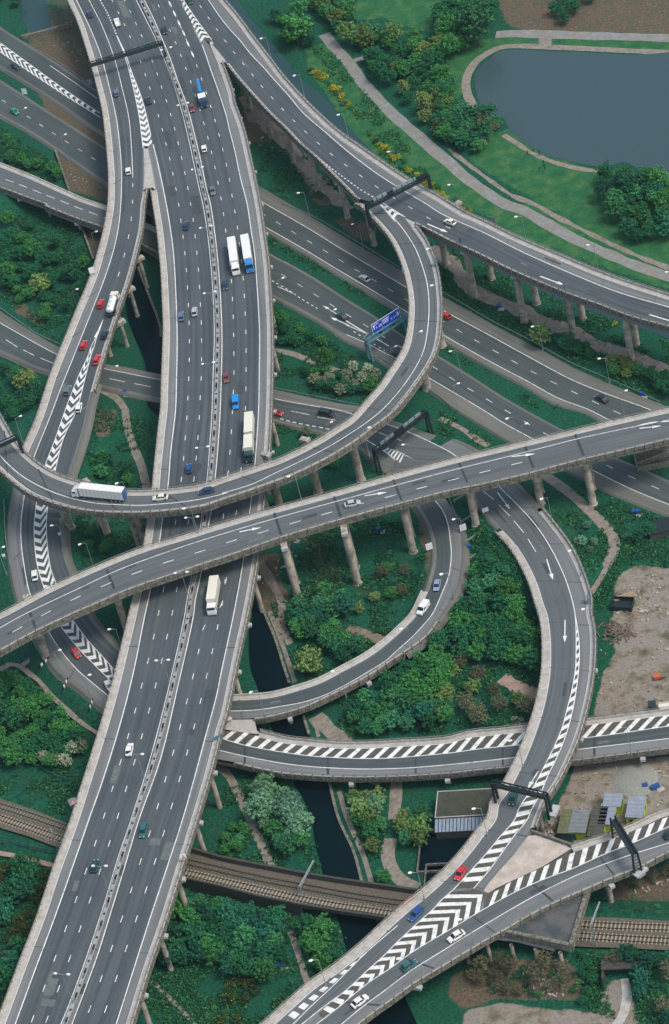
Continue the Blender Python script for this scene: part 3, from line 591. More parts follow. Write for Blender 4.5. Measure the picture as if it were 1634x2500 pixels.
# ---- the high flyover
fl = viaduct('flyover_viaduct', 'highest flyover, crossing from lower left to the right edge with one silver white car')
CL = '03 -60,60 02 60,1389 330,1245 620,1110 950,975 1280,875 1556,790 12 400,690 800,580 1200,465 1556,370 22 400,290 800,195 1200,100 1556,20'
CR = '03 0,240 200,130 450,10 02 640,1315 900,1205 1150,1120 1400,1035 1556,985 12 400,865 800,745 1000,690 1200,637 1556,545 22 300,500 600,430 900,350 1200,280 1556,195'
dC = deck('carriageway', Z_C, CL, CR, M['loop'], fl, e=(50, 60))
mb = MB(); line(Z_C, '03 0,92 165,0 02 500,1230 800,1090 1080,985 1300,910 1556,830 12 380,735 830,610 1200,510 1556,415 22 500,310 930,200 1300,120 1556,70', mb, .28, e=(40, 60)); line(Z_C, '22 1300,122 1430,88 1556,80', mb, .4, e=(0, 40)); paintmesh('edge_lines', mb, fl)
mb = MB(); dashes(Z_C, '03 52,140 255,25 02 462,1305 673,1208 890,1120 1110,1042 1330,973 1535,905 12 275,833 495,768 717,705 945,640 1160,585 1370,528 22 278,428 568,355', mb, 8.75, 3, .28, anchor='12 717,705', e=(60, 0)); paintmesh('lane_lines', mb, fl)
mb = MB()
for a, b in (('12 975,585', '12 1130,560'), ('12 125,830', '12 275,800'), ('22 485,320', '22 650,300'), ('22 1355,128', '22 1505,110')): arrow(Z_C, a, b, mb, wd=.36, head=1.15)
paintmesh('lane_arrows', mb, fl)
edge(dC, 'L', 0, 1, 1.1, wall=.5, parent=fl); edge(dC, 'R', 0, 1, .6, wall=.6, fascia=1.7, parent=fl); soffit(dC, fl, 1, .6)
mb = MB()
for a, b in (('02 725,1085', '02 775,1215'), ('12 350,670', '12 408,850'), ('12 765,590', '12 815,735'), ('12 1165,475', '12 1225,620'), ('22 130,365', '22 185,495'), ('22 578,250', '22 635,395'), ('22 915,160', '22 975,310'), ('03 205,-10', '03 240,90')):
    ribbon(Z_C.pt(resamp(P(a+' '+b), n=6)), .75, mb, .015)
paintmesh('expansion_joints', mb, fl, 'joint')
# ---- descending viaduct on the right
ev = viaduct('descending_viaduct', 'curved viaduct at lower right with a long white hatched strip under a dark gantry')
EL = '12 1130,425 22 60,480 150,530 250,620 350,740 430,830 520,930 600,1060 660,1190 700,1320 23 725,0 745,130 750,270 745,400 725,530 695,660 650,800 600,930 540,1060 470,1190 400,1290 24 380,0 290,120 190,250 60,390 14 1400,520 1300,600 1180,705 1000,872 800,1035 640,1145 480,1285 380,1375'
ER = '12 1556,210 22 200,270 330,370 470,490 540,560 680,700 760,800 850,920 920,1050 970,1180 1000,1290 23 1000,0 1020,100 1025,250 1015,400 995,530 965,660 930,790 890,900 840,1010 780,1130 690,1270 24 620,60 600,110 500,240 400,350 310,460 200,560 80,640 14 1484,700 1300,830 1100,1010 900,1170 700,1310 600,1389'
dE = deck('carriageway', Z_E, EL, ER, M['shoulder'], ev, e=(0, 60))
lanes('lane_surface', Z_E, '12 1150,425 22 70,478 160,528 260,618 360,738 440,828 530,928 608,1060 668,1190 708,1320 23 733,0 753,130 758,270 753,400 733,530 703,660 658,800 608,930 548,1060 478,1190 408,1290 24 388,0 298,120 198,250 68,390 14 1410,520 1310,600 1190,705 1010,872 810,1035 650,1145 490,1285 390,1375',
      '12 1255,145 1400,210 1556,290 22 100,310 240,400 385,510 520,640 640,770 730,900 800,1030 860,1170 900,1300 23 915,0 925,130 925,250 920,380 895,520 865,640 830,770 780,890 710,1030 630,1180 540,1310 24 510,0 400,130 310,240 210,350 100,470 0,560 14 1450,600 1350,690 1200,830 1100,930 1000,1020 850,1160 700,1270 600,1350', M['loop'], ev, e=(0, 60), dz=.01)
mb = MB(); line(Z_E, '12 1255,145 1400,210 1556,290 22 100,310 240,400 385,510 520,640 640,770 730,900 800,1030 860,1170 900,1300 918,1389 23 925,130 925,250 920,380 895,520 865,640 830,770 780,890 710,1030 630,1180 540,1310 24 510,0 400,130 310,240 210,350 100,470 0,560 14 1450,600 1350,690 1200,830 1100,930 1000,1020 850,1160 700,1270 600,1350', mb, .3, e=(0, 50))
line(Z_E, '23 918,0 940,130 948,260 940,400 920,550 890,700 845,850 790,980 740,1080 690,1200 620,1330 24 595,0 500,120 420,230 340,340 230,470', mb, .3)
line(Z_E, '14 1200,720 1000,890 870,1020 740,1150 610,1270 510,1370', mb, .28, e=(0, 50)); paintmesh('edge_lines', mb, ev)
mb = MB()
for a, b in (('22 280,540', '22 365,610'), ('22 398,645', '22 475,722'), ('22 503,755', '22 570,835'), ('22 598,877', '22 652,965')): line(Z_E, a+' '+b, mb, .26)
paintmesh('lane_lines', mb, ev); mb = MB()
for a, b in (('22 392,562', '22 478,678'), ('22 725,1015', '22 768,1155'), ('23 850,38', '23 848,190'), ('23 668,1065', '23 592,1190')): arrow(Z_E, a, b, mb, wd=.3, head=1.15)
paintmesh('lane_arrows', mb, ev)
hb = poly('hatch_ground', Z_E, '23 918,0 940,130 948,260 940,400 920,550 890,700 845,850 790,980 740,1080 690,1200 620,1330 24 595,0 500,120 420,230 340,340 230,470 100,470 210,350 310,240 400,130 510,0 23 540,1310 630,1180 710,1030 780,890 830,770 865,640 895,520 920,380 925,250 925,130', M['hatchbg'], ev, dz=.022)
mb = MB(); stripes(Z_E, '23 925,110 925,250 920,380 895,520 865,640 830,770 780,890 710,1030 630,1180 540,1310 24 510,0 400,130 310,240 210,350 110,460', '23 938,90 948,240 942,380 920,540 890,690 845,840 790,970 740,1070 690,1190 620,1320 24 595,-10 500,110 420,220 340,330 245,450', mb, 28, .5, lift=.04)
stripes(Z_E, '14 990,905 850,1035 700,1170 600,1260 470,1385', '14 1000,888 865,1000 710,1125 590,1220 450,1335', mb, 8, .55, skew=.4, lift=.04); paintmesh('hatching', mb, ev)
f0 = frac(dE, '22 430,830'); edge(dE, 'L', f0, 1, 1.7, parent=ev); f1 = frac(dE, '22 680,700', 'R'); f2 = frac(dE, '24 620,60', 'R'); edge(dE, 'R', f1, f2, 1.0, parent=ev)
soffit(subdeck(dE, .28, 1), ev, 1.6, .9); joints(dE, ev, 19, 40, .45, 'joint2')
for s_, ff in (('L', f0), ('R', f1)):
    p, q = (dE.L, dE.R) if s_ == 'L' else (dE.R, dE.L); nn_ = normals(p, q); k1 = int(ff*len(p)); sweep(p[:k1], nn_[:k1], [(0, -.02), (.4, .06), (.9, .02), (2.4, -1.4)], 'verge', M['a38s'], ev)
# ---- bottom right viaduct
gv = viaduct('merging_viaduct', 'viaduct from the bottom to the lower right edge with broad white chevrons')
GL = '24 1610,-40 1480,0 1300,85 1130,150 900,225 700,320 500,410 380,480 310,462 200,562 80,642 14 1484,702 1300,832 1100,1012 900,1172 700,1312 600,1391'
GR_ = '24 1690,170 1556,215 1350,320 1150,400 1000,465 800,550 600,650 420,755 300,820 100,940 14 1484,1000 1300,1110 1150,1220 1050,1290 920,1389'
dG = deck('carriageway', Z_G, GL, GR_, M['shoulder'], gv, dz=-.003, e=(20, 60))
lanes('lane_surface', Z_G, '24 1620,22 1556,50 1300,165 1100,245 900,335 700,410 500,500 300,610 150,700 0,790 14 1300,900 1150,1010 1000,1110 900,1190 780,1290 650,1389', '24 1620,135 1556,160 1300,240 1000,350 800,440 600,545 400,660 200,780 0,905 14 1300,1020 1100,1170 950,1280 820,1389', M['loop'], gv, e=(0, 60), dz=.01)
mb = MB()
for t in ('24 1620,22 1556,50 1300,165 1100,245 900,335 700,410 500,500 300,610 150,700 0,790 14 1300,900 1150,1010 1000,1110 900,1190 780,1290 650,1389', '24 1620,135 1556,160 1300,240 1000,350 800,440 600,545 400,660 200,780 0,905 14 1300,1020 1100,1170 950,1280 820,1389'): line(Z_G, t, mb, .28, e=(0, 50))
paintmesh('edge_lines', mb, gv)
poly('hatch_ground', Z_G, '24 300,505 380,480 500,410 700,320 900,225 1130,150 1300,85 1480,0 1556,-30 1556,46 1300,162 1100,242 900,332 700,407 500,497 300,607', M['hatchbg'], gv, dz=.02)
poly('hatch_ground', Z_G, 's 1100,2178 1160,2170 1185,2180 1172,2224 1074,2282 1008,2322 954,2361 900,2397 864,2426 821,2462 788,2486 777,2475 806,2450 846,2417 900,2367 972,2299 1062,2216', M['hatchbg'], gv, dz=.022)
mb = MB(); stripes(Z_G, '24 330,592 500,502 700,410 900,332 1100,243 1300,163 1560,48', '24 368,497 505,415 720,318 920,222 1135,150 1330,72 1600,-38', mb, 14, .42, lift=.04)
stripes3(Z_G, 's 1093,2184 1062,2216 972,2299 900,2367 846,2417 806,2450 777,2475', 's 1179,2184 1152,2202 1122,2222 1094,2242 1064,2261 1037,2280 1009,2302 982,2324 950,2346 929,2367 900,2390 871,2414 846,2437 819,2464 795,2487', 's 1171,2226 1074,2284 1008,2324 954,2363 900,2399 864,2428 821,2464 788,2489', mb, 15, .46, lift=.042); paintmesh('hatching', mb, gv)
edge(dG, 'R', 0, 1, .4, wall=.5, fascia=1.4, parent=gv); edge(dG, 'L', 0, frac(dG, '24 900,225'), 1.2, parent=gv); soffit(dG, gv, 1.0, .5); joints(dG, gv, 17, 6, .5)
poly('gore', Z_G, '24 600,112 690,105 900,195 700,320 500,412 380,470 330,500 300,488 310,462 400,352 500,242', mat('warm_concrete', (.42, .36, .31), .9, (.54, .47, .41), .5, col3=(.36, .31, .26), s3=.2), gv, dz=.06)
mb = MB(); q = Z_G.pt(P('24 625,95 720,125 900,190')); [mb.beam(a+np.array([0, 0, .3]), b+np.array([0, 0, .3]), .5, 1.6) for a, b in zip(q[:-1], q[1:])]; mb.build('parapet', M['conc2'], gv)
# ---- hatch road and inner loop (low viaducts over the canal)
hv = viaduct('hatched_viaduct', 'low viaduct emerging from under the motorway with slanting white bars along its upper half')
FL = '13 -60,770 30,790 150,800 300,840 450,875 600,890 750,905 900,908 1050,905 1200,895 1400,885 1556,870 23 200,835 400,815 620,790 800,768 990,750 1200,725 1400,700 1556,680'
FR = '13 -60,975 100,1005 250,1040 400,1070 550,1085 700,1095 900,1100 1100,1098 1300,1090 1556,1073 23 300,1048 500,1030 700,1008 930,985 1200,950 1556,905'
dF = deck('carriageway', Z_F, FL, FR, M['shoulder'], hv, dz=.006, e=(40, 60))
F1 = '13 -40,830 30,850 150,885 300,915 450,940 600,960 750,970 900,977 1050,978 1200,972 1400,955 1556,940 23 250,915 590,880 980,838 1200,810 1556,757'
F2 = '13 -40,915 0,925 150,960 300,990 450,1015 600,1032 750,1042 900,1048 1100,1048 1300,1040 1556,1018 23 300,995 550,965 950,915 1200,885 1556,842'
lanes('lane_surface', Z_F, F1, F2, M['a38'], hv, e=(40, 60), dz=.016)
mb = MB(); line(Z_F, F1, mb, .28, e=(40, 50)); line(Z_F, F2, mb, .28, e=(40, 50)); paintmesh('edge_lines', mb, hv)
FB = '13 60,792 150,800 300,840 450,875 600,890 750,905 900,908 1050,905 1200,895 1400,885 1556,870 23 200,835 400,815 620,790 800,768 990,750 1200,725 1400,700 1556,680'
deck('hatch_ground', Z_F, FL, F1, M['hatchbg'], hv, dz=.012, e=(40, 60), obst=False)
mb = MB(); stripes(Z_F, F1, FL, mb, 37, .4, skew=.95, lift=.036, e=(40, 60)); paintmesh('hatching', mb, hv)
edge(dF, 'L', frac(dF, '13 250,830'), 1, 1.2, wall=.8, parent=hv); edge(dF, 'R', frac(dF, '13 100,1005', 'R'), 1, .4, wall=.6, parent=hv); soffit(dF, hv, 1, .5); joints(dF, hv, 22, 14, .6)
il = viaduct('inner_loop_viaduct', 'narrow inner loop curving from under the flyover to the motorway, white van on it')
HL = '12 1190,490 1270,560 1330,640 1390,740 1430,830 1450,930 1450,1040 1430,1130 1400,1230 1368,1300 13 1320,5 1230,100 1100,215 980,300 850,370 680,460 520,515 350,560 200,575 80,580 -40,578'
HR = '12 1440,480 22 10,540 55,600 110,700 145,830 150,950 140,1080 100,1240 13 1450,60 1380,150 1260,240 1150,310 1000,410 850,490 750,540 600,610 450,660 300,695 220,705 50,710 -40,710'
dH = deck('carriageway', Z_H, HL, HR, M['shoulder'], il, dz=.008, e=(20, 30))
HM = '12 1380,520 1450,615 1500,680 1540,780 1556,900 22 78,960 75,1040 60,1130 30,1210 13 1432,0 1385,58 1300,150 1200,240 1110,320 980,400 860,470 710,545 560,595 400,625 220,650 65,655 -40,655'
lanes('lane_surface', Z_H, '12 1220,490 1280,560 1340,640 1400,740 1440,830 1460,930 1460,1040 1440,1130 1410,1230 1378,1300 13 1330,10 1240,105 1110,220 990,305 855,377 683,467 523,522 353,567 200,582 80,587 -40,585', HM, M['a38'], il, e=(20, 30), dz=.018)
mb = MB(); line(Z_H, HM, mb, .28, e=(10, 20)); paintmesh('edge_lines', mb, il)
edge(dH, 'L', frac(dH, '12 1390,1230'), 1, 1.2, wall=.6, rail=False, parent=il); edge(dH, 'R', frac(dH, '13 1450,60', 'R'), frac(dH, '13 230,705', 'R'), .5, wall=.6, parent=il); soffit(subdeck(dH, .5, 1), il, 1.4, .6); joints(dH, il, 16, 10, .25, 'joint2')
for s_, ff in (('L', .52), ('R', .5)):
    p, q = (dH.L, dH.R) if s_ == 'L' else (dH.R, dH.L); nn_ = normals(p, q); k1 = int(ff*len(p)); sweep(p[:k1], nn_[:k1], [(0, -.02), (.3, .12), (.7, .1), (2.1, -1.2)], 'verge', M['a38s'], il)
poly('gore', Z_F, '13 50,715 220,712 230,730 245,790 290,815 180,805 40,782 -20,770 -20,715', M['conc'], hv, dz=.03)
def patches(d, zf, n, parent, seed, u=(.12, .88)):
    rs = np.random.RandomState(seed); c = d.w; N = len(c); K_ = c.shape[1]-1; a, b = MB(), MB()
    for i in range(n):
        i0 = rs.randint(1, N-4); ln = rs.randint(2, 6); u0 = u[0]+(u[1]-u[0])*rs.rand(); du = (.03+.09*rs.rand())
        f = lambda i_, q: (lambda k_: c[i_, k_]*(1-(q*K_-k_))+c[i_, k_+1]*(q*K_-k_))(min(int(q*K_), K_-1))
        rows = [[f(i0+j, u0), f(i0+j, min(u0+du, .97))] for j in range(ln+1)]
        mb_ = a if rs.rand() < .65 else b; mb_.loft(np.array(rows)+np.array([0, 0, .020+.0004*i]))
    fixup(a); fixup(b)
    if a.f: a.build('tar_patches', M['patchd'], parent)
    if b.f: b.build('worn_patches', M['patchl'], parent)
M['patchd'] = mat('tar_patch', (.030, .040, .042), .8, (.060, .075, .076), 1.2); M['patchl'] = mat('worn_patch', (.09, .11, .11), .85, (.14, .16, .155), 1.2)
for d_, zf_, n_, p_, sd_ in ((dM6, Z_M6, 34, m6, 1), (dW, Z_W, 12, we, 2), (dD, Z_D, 14, vd, 3), (dB, Z_B, 12, lp, 4), (dC, Z_C, 14, fl, 5), (dE, Z_E, 12, ev, 6), (dG, Z_G, 7, gv, 7), (dF, Z_F, 5, hv, 8), (dH, Z_H, 8, il, 9)): patches(d_, zf_, n_, p_, sd_)
# ---- ground level roads
def groad(name, zf, L, Rr, m_, label_extra=(), verge=(1, 1), e=(0, 0), vm='a38s', dz=0.0):
    d = deck(name, zf, L, Rr, m_, None, e=e, dz=dz); tag(d.o, kind='structure')
    for s_ in (0, 1):
        if verge[s_]:
            p, q = (d.L, d.R) if s_ == 0 else (d.R, d.L); sweep(p, normals(p, q), [(0, -.02), (.35, .09), (.8, .05), (verge[s_]+.6, -.75)], 'verge', M[vm], d.o)
    return d
A1L = '11 440,0 600,95 800,215 1000,335 1240,475 21 20,640 200,740 350,825 500,905 700,1010 900,1120 1100,1210 1300,1290 1490,1365 22 1556,10'
A1R = '11 230,120 300,165 560,315 800,462 1000,583 1275,755 21 20,900 200,1010 400,1120 600,1225 780,1330 22 1010,10 1130,75 1400,200 1556,270'
A1E = '11 320,5 600,165 800,290 1000,408 1255,560 21 30,720 300,865 500,975 700,1085 900,1190 1150,1290 1400,1380 22 1556,60'
A1F = '11 230,108 300,150 560,300 800,445 1000,565 1275,735 21 20,880 200,985 400,1095 600,1200 800,1310 22 1010,0 1130,60 1400,185 1556,255'
dA1 = groad('road', Z_A, A1L, A1R, M['a38s'], e=(120, 60)); lanes('lane_surface', Z_A, A1E, A1F, M['a38'], dA1.o, e=(120, 60))
mb = MB(); line(Z_A, A1E, mb, .26, e=(60, 40)); line(Z_A, A1F, mb, .26, e=(60, 40)); dashes(Z_A, '11 375,117 485,183 598,250 712,318 826,387 943,458 1058,525 1178,596 21 62,815 187,888 317,962 447,1033 583,1108 722,1182 865,1250 1015,1322 22 1160,0 1350,85 1500,155', mb, 8.1, 2.6, .22, anchor='11 598,250', e=(90, 40)); paintmesh('road_lines', mb, dA1.o)
A2L = '11 230,290 330,350 600,495 800,625 1000,750 1260,920 21 0,1050 200,1175 400,1305 22 570,15 810,145 1050,260 1205,350 1400,430 1556,505'
A2R = '11 230,545 345,605 500,690 700,800 850,905 960,960 1170,1105 1400,1230 21 0,1290 130,1380 22 300,95 500,215 700,320 850,390 1100,520 1300,605 1556,705'
A2E = '11 230,275 330,335 600,480 800,610 1000,735 1260,905 21 0,1035 200,1160 400,1290 22 570,0 810,130 1050,255 1205,335 1400,415 1556,490'
A2F = '11 230,545 345,605 500,680 700,790 850,880 1000,945 1100,1000 1200,1050 1420,1180 21 72,1260 290,1389 22 440,95 605,185 800,290 1025,405 1300,540 1556,645'
dA2 = groad('road', Z_A, A2L, A2R, M['a38s'], e=(120, 60)); lanes('lane_surface', Z_A, A2E, A2F, M['a38'], dA2.o, e=(120, 60))
mb = MB(); line(Z_A, A2E, mb, .26, e=(60, 40)); line(Z_A, '11 850,880 1000,945 1100,1000 1200,1050 1420,1180 21 72,1260 290,1389 22 440,95 605,185 800,290 1025,405 1300,540 1556,645', mb, .26, e=(0, 40))
dashes(Z_A, '11 420,478 535,547 647,616 762,688 880,760 998,830 1117,905 1235,975 1490,1130 21 130,1210 262,1285 395,1365 22 530,55 665,135 900,265 1105,365 1250,435 1415,507', mb, 8.1, 2.6, .22, anchor='11 647,616', e=(90, 40))
dashes(Z_A, '11 345,515 440,568 540,635 655,705', mb, 2.2, 1.1, .3); line(Z_A, '11 385,555 490,602', mb, .35)
arrow(Z_A, '11 850,780', '11 690,683', mb, wd=.25, head=1.0); arrow(Z_A, '11 870,820', '11 740,762', mb, wd=.3, head=1.1); line(Z_A, '11 845,785 1000,880', mb, .4); line(Z_A, '11 850,815 1000,880', mb, .35); line(Z_A, '11 1040,900 1140,960', mb, .4)
dashes(Z_A, '11 900,860 1110,990', mb, 2.4, .9, .35); paintmesh('road_lines', mb, dA2.o)
L1 = groad('road', Z_L, '00 -60,150 0,200 160,300 350,420 600,590 700,655 00 900,790', '00 -60,400 0,440 200,560 400,690 600,830 690,885 900,1020', M['a38'], e=(60, 120))
mb = MB(); line(Z_L, '00 340,445 500,555 660,670', mb, .26); line(Z_L, 's 0,104 80,162 160,220 244,276', mb, .3, e=(40, 0)); line(Z_L, 's 0,126 80,180 160,233 245,287', mb, .3, e=(40, 0)); stripes3(Z_L, 's -40,102 0,128 80,182 160,235 244,287', 's -52,72 -12,102 68,160 152,222 237,280', 's -40,76 0,104 80,162 160,220 241,275', mb, 23, .5); paintmesh('chevrons', mb, L1.o)
L2 = groad('road', Z_L, '00 -60,520 0,560 150,655 300,755 500,880 700,1010 900,1140', '00 -60,735 0,770 200,880 400,1010 600,1150 700,1215 900,1350', M['a38'], e=(60, 120))
mb = MB(); dashes(Z_L, '00 0,670 95,730 188,790 283,852 376,912 473,975 569,1034 665,1095', mb, 8.1, 2.6, .22, anchor='00 283,852', e=(60, 0)); paintmesh('road_lines', mb, L2.o)
v3 = viaduct('small_slip_viaduct', 'narrow two lane slip road bridge at the left edge running under the motorway')
d3 = deck('carriageway', Z_L3, '00 -60,1105 0,1130 200,1210 400,1300 560,1370 01 720,35 850,90 00 1200,1640 1500,1760', '00 -60,1240 0,1265 200,1340 330,1389 01 310,0 500,80 700,150 850,205 1200,400 1450,560', M['loop'], v3, e=(40, 0))
mb = MB(); dashes(Z_L3, '00 0,1205 116,1246 250,1299 387,1352 01 525,19 665,71', mb, 6.6, 4.0, .25, anchor='00 250,1299', e=(40, 60)); paintmesh('lane_lines', mb, v3)
edge(d3, 'L', 0, .8, 1.1, wall=.5, parent=v3, rail=False); edge(d3, 'R', 0, .8, .4, wall=.6, parent=v3); soffit(subdeck(d3, 0, .85), v3)
L4 = groad('road', Z_L4, '01 -60,700 0,745 100,810 250,905 430,1000 600,1060 720,1095 850,1115 1085,1160 11 80,1195 360,1265 600,1320 800,1360 950,1385 12 900,12 1100,65 1260,125 1450,190', '01 -60,960 0,985 100,1030 230,1090 370,1135 550,1185 700,1225 850,1260 1085,1310 12 80,-15 360,65 550,115 700,155 900,235 1000,300 1130,425', M['a38s'], e=(40, 0), dz=-.006)
lanes('lane_surface', Z_L4, '01 -60,760 0,800 140,880 280,960 410,1025 600,1090 720,1115 850,1140 1085,1185 11 80,1240 360,1315 600,1360 12 780,0 890,30 1125,100 1255,145', '01 -60,955 0,980 100,1025 230,1085 370,1130 550,1180 700,1220 850,1255 1085,1305 12 80,-18 360,60 550,110 700,150 900,230 1130,330', M['a38'], L4.o, e=(40, 0))
mb = MB(); line(Z_L4, '01 -60,760 0,800 140,880 280,960 410,1025 600,1090 720,1115 850,1140 1085,1185 11 80,1240 360,1315 600,1360 12 780,0 890,30 1125,100 1255,145', mb, .26)
dashes(Z_L4, '01 40,915 80,940 196,1003 325,1060 12 0,0', mb, 9, 3.6, .24) if 0 else None
for a, b in (('01 40,915', '01 120,965'), ('01 160,985', '01 232,1022'), ('01 275,1040', '01 375,1080'), ('01 745,1180', '01 850,1202'), ('01 912,1213', '01 1025,1235'), ('12 475,10', '12 600,35'), ('12 655,50', '12 775,72'), ('12 1070,155', '12 1130,180'), ('12 1195,200', '12 1290,240'), ('12 1340,265', '12 1440,315')): line(Z_L4, a+' '+b, mb, .24)
dashes(Z_L4, '12 400,62 500,88 600,108 745,135', mb, 2.2, 1.3, .35); line(Z_L4, '12 985,205 1110,285 1180,340 1250,400', mb, .3); paintmesh('road_lines', mb, L4.o)
mb = MB(); stripes3(Z_E, '12 1105,278 1150,310 1225,370', '12 1130,262 1200,288 1250,315', '12 1125,258 1220,290 1330,350', mb, 6, .5, lift=.05); paintmesh('chevrons', mb, ev)
print('roads done')

# ================================================================== GROUND
MASKS = {0: [], 1: [], 2: []}
for t in ('00 150,265 500,150 640,520 720,900 790,1389 470,1290 385,1030 300,740 270,640 200,400', '01 545,115 800,130 780,300 640,395', '10 120,560 300,780 400,900 330,960 180,960', '10 520,1140 600,1150 780,1340 760,1389 640,1389', '11 755,85 880,85 1060,150 1040,250 890,220',
          '12 245,1000 380,960 420,1180 480,1290 560,1380 540,1389 150,1389', '12 540,850 620,850 700,960 780,1050 845,1180 810,1225 740,1170 690,1240 680,1389 590,1389 610,1280 650,1150 640,1020', '20 330,-60 1700,-60 1700,232 600,210 480,185',
          '24 80,1060 500,940 900,985 985,1130 960,1230 380,1215 150,1300 60,1200', '24 1100,540 1250,420 1556,300 1700,300 1700,520 1556,560', '23 470,760 480,720 560,700 640,690 640,770', '02 630,0 800,0 740,180 660,200', '12 1350,640 1400,740 1450,1000 1400,1130 1380,1000 1340,800', '01 100,620 300,780 300,850 100,720', '24 700,0 860,0 870,170 640,95'): MASKS[0].append(t)
for t in ('22 1230,1110 1330,1050 1556,1080 1800,1080 1800,1389 1190,1389 1180,1200', '23 1180,0 1300,0 1700,0 1700,640 1040,700 1070,560 1110,400 1190,250', '23 920,1000 1700,960 1700,1420 720,1420 860,1180', '24 870,0 1700,-40 1600,30 900,180', '24 190,1290 400,1250 1060,1315 1120,1160 1190,1090 1290,1085 1300,1200 1370,1389 1400,1500 100,1500'): MASKS[1].append(t)
for t in ('10 900,-60 1700,-60 1700,130 1450,220 1250,180 1100,120 900,140', '20 -60,-60 180,-60 180,60 0,140 -60,140', '20 -60,340 150,330 330,260 600,240 1700,275 1700,340 700,310 450,310 300,380 180,520 150,650 0,740 -60,740', '20 300,900 480,880 620,1000 900,1110 1090,1150 1450,1190 1750,1150 1750,1450 700,1389 200,1090', '21 500,0 1150,0 1700,200 1700,420 1400,400 1000,240 700,100',
          '10 560,300 740,300 900,500 1200,850 1556,1130 1556,1389 1300,1389 1100,1180 800,760 600,480', '20 -60,1050 150,1180 420,1389 300,1389 0,1300', '21 100,-40 420,-20 700,130 1100,330 1700,520 1700,620 1100,420 560,230'): MASKS[2].append(t)
PXG = proj(np.stack([GX.ravel(), GY.ravel(), ZG.ravel()], 1))
def inpoly(px, pts):
    x, y = px[:, 0], px[:, 1]; r = np.zeros(len(px), bool); n = len(pts)
    for i in range(n):
        x1, y1 = pts[i-1]; x2, y2 = pts[i]
        if y1 == y2: continue
        c = ((y1 > y) != (y2 > y)) & (x < (x2-x1)*(y-y1)/(y2-y1)+x1); r ^= c
    return r
att = np.zeros((GX.size, 4), np.float32); att[:, 3] = 1
infr = (GX.ravel() > -300) & (GX.ravel() < 300) & (GY.ravel() > 380) & (GY.ravel() < 1000)
for k, L in MASKS.items():
    a = np.zeros(GX.shape)
    for t in L: a = np.maximum(a, (inpoly(PXG, P(t)[:, :2]) & infr).reshape(GX.shape).astype(float))
    for _ in range(2):
        b = a.copy(); b[1:-1, 1:-1] = (a[:-2, 1:-1]+a[2:, 1:-1]+a[1:-1, :-2]+a[1:-1, 2:]+a[1:-1, 1:-1])/5; a = b
    att[:, k] = a.ravel()
nx_, ny_ = GX.shape
ii = (np.arange(nx_-1)[:, None]*ny_+np.arange(ny_-1)[None]).ravel()
me = bpy.data.meshes.new('ground'); fz = np.stack([ii, ii+ny_, ii+ny_+1, ii+1], 1)
gv_ = np.stack([GX.ravel(), GY.ravel(), ZG.ravel()], 1)
me.vertices.add(len(gv_)); me.vertices.foreach_set('co', gv_.astype(np.float32).ravel()); me.loops.add(fz.size); me.loops.foreach_set('vertex_index', fz.ravel().astype(np.int32))
me.polygons.add(len(fz)); me.polygons.foreach_set('loop_start', (np.arange(len(fz))*4).astype(np.int32)); me.polygons.foreach_set('loop_total', np.full(len(fz), 4, np.int32)); me.update(calc_edges=True)
ca_ = me.color_attributes.new('cover', 'FLOAT_COLOR', 'POINT'); ca_.data.foreach_set('color', att.ravel())
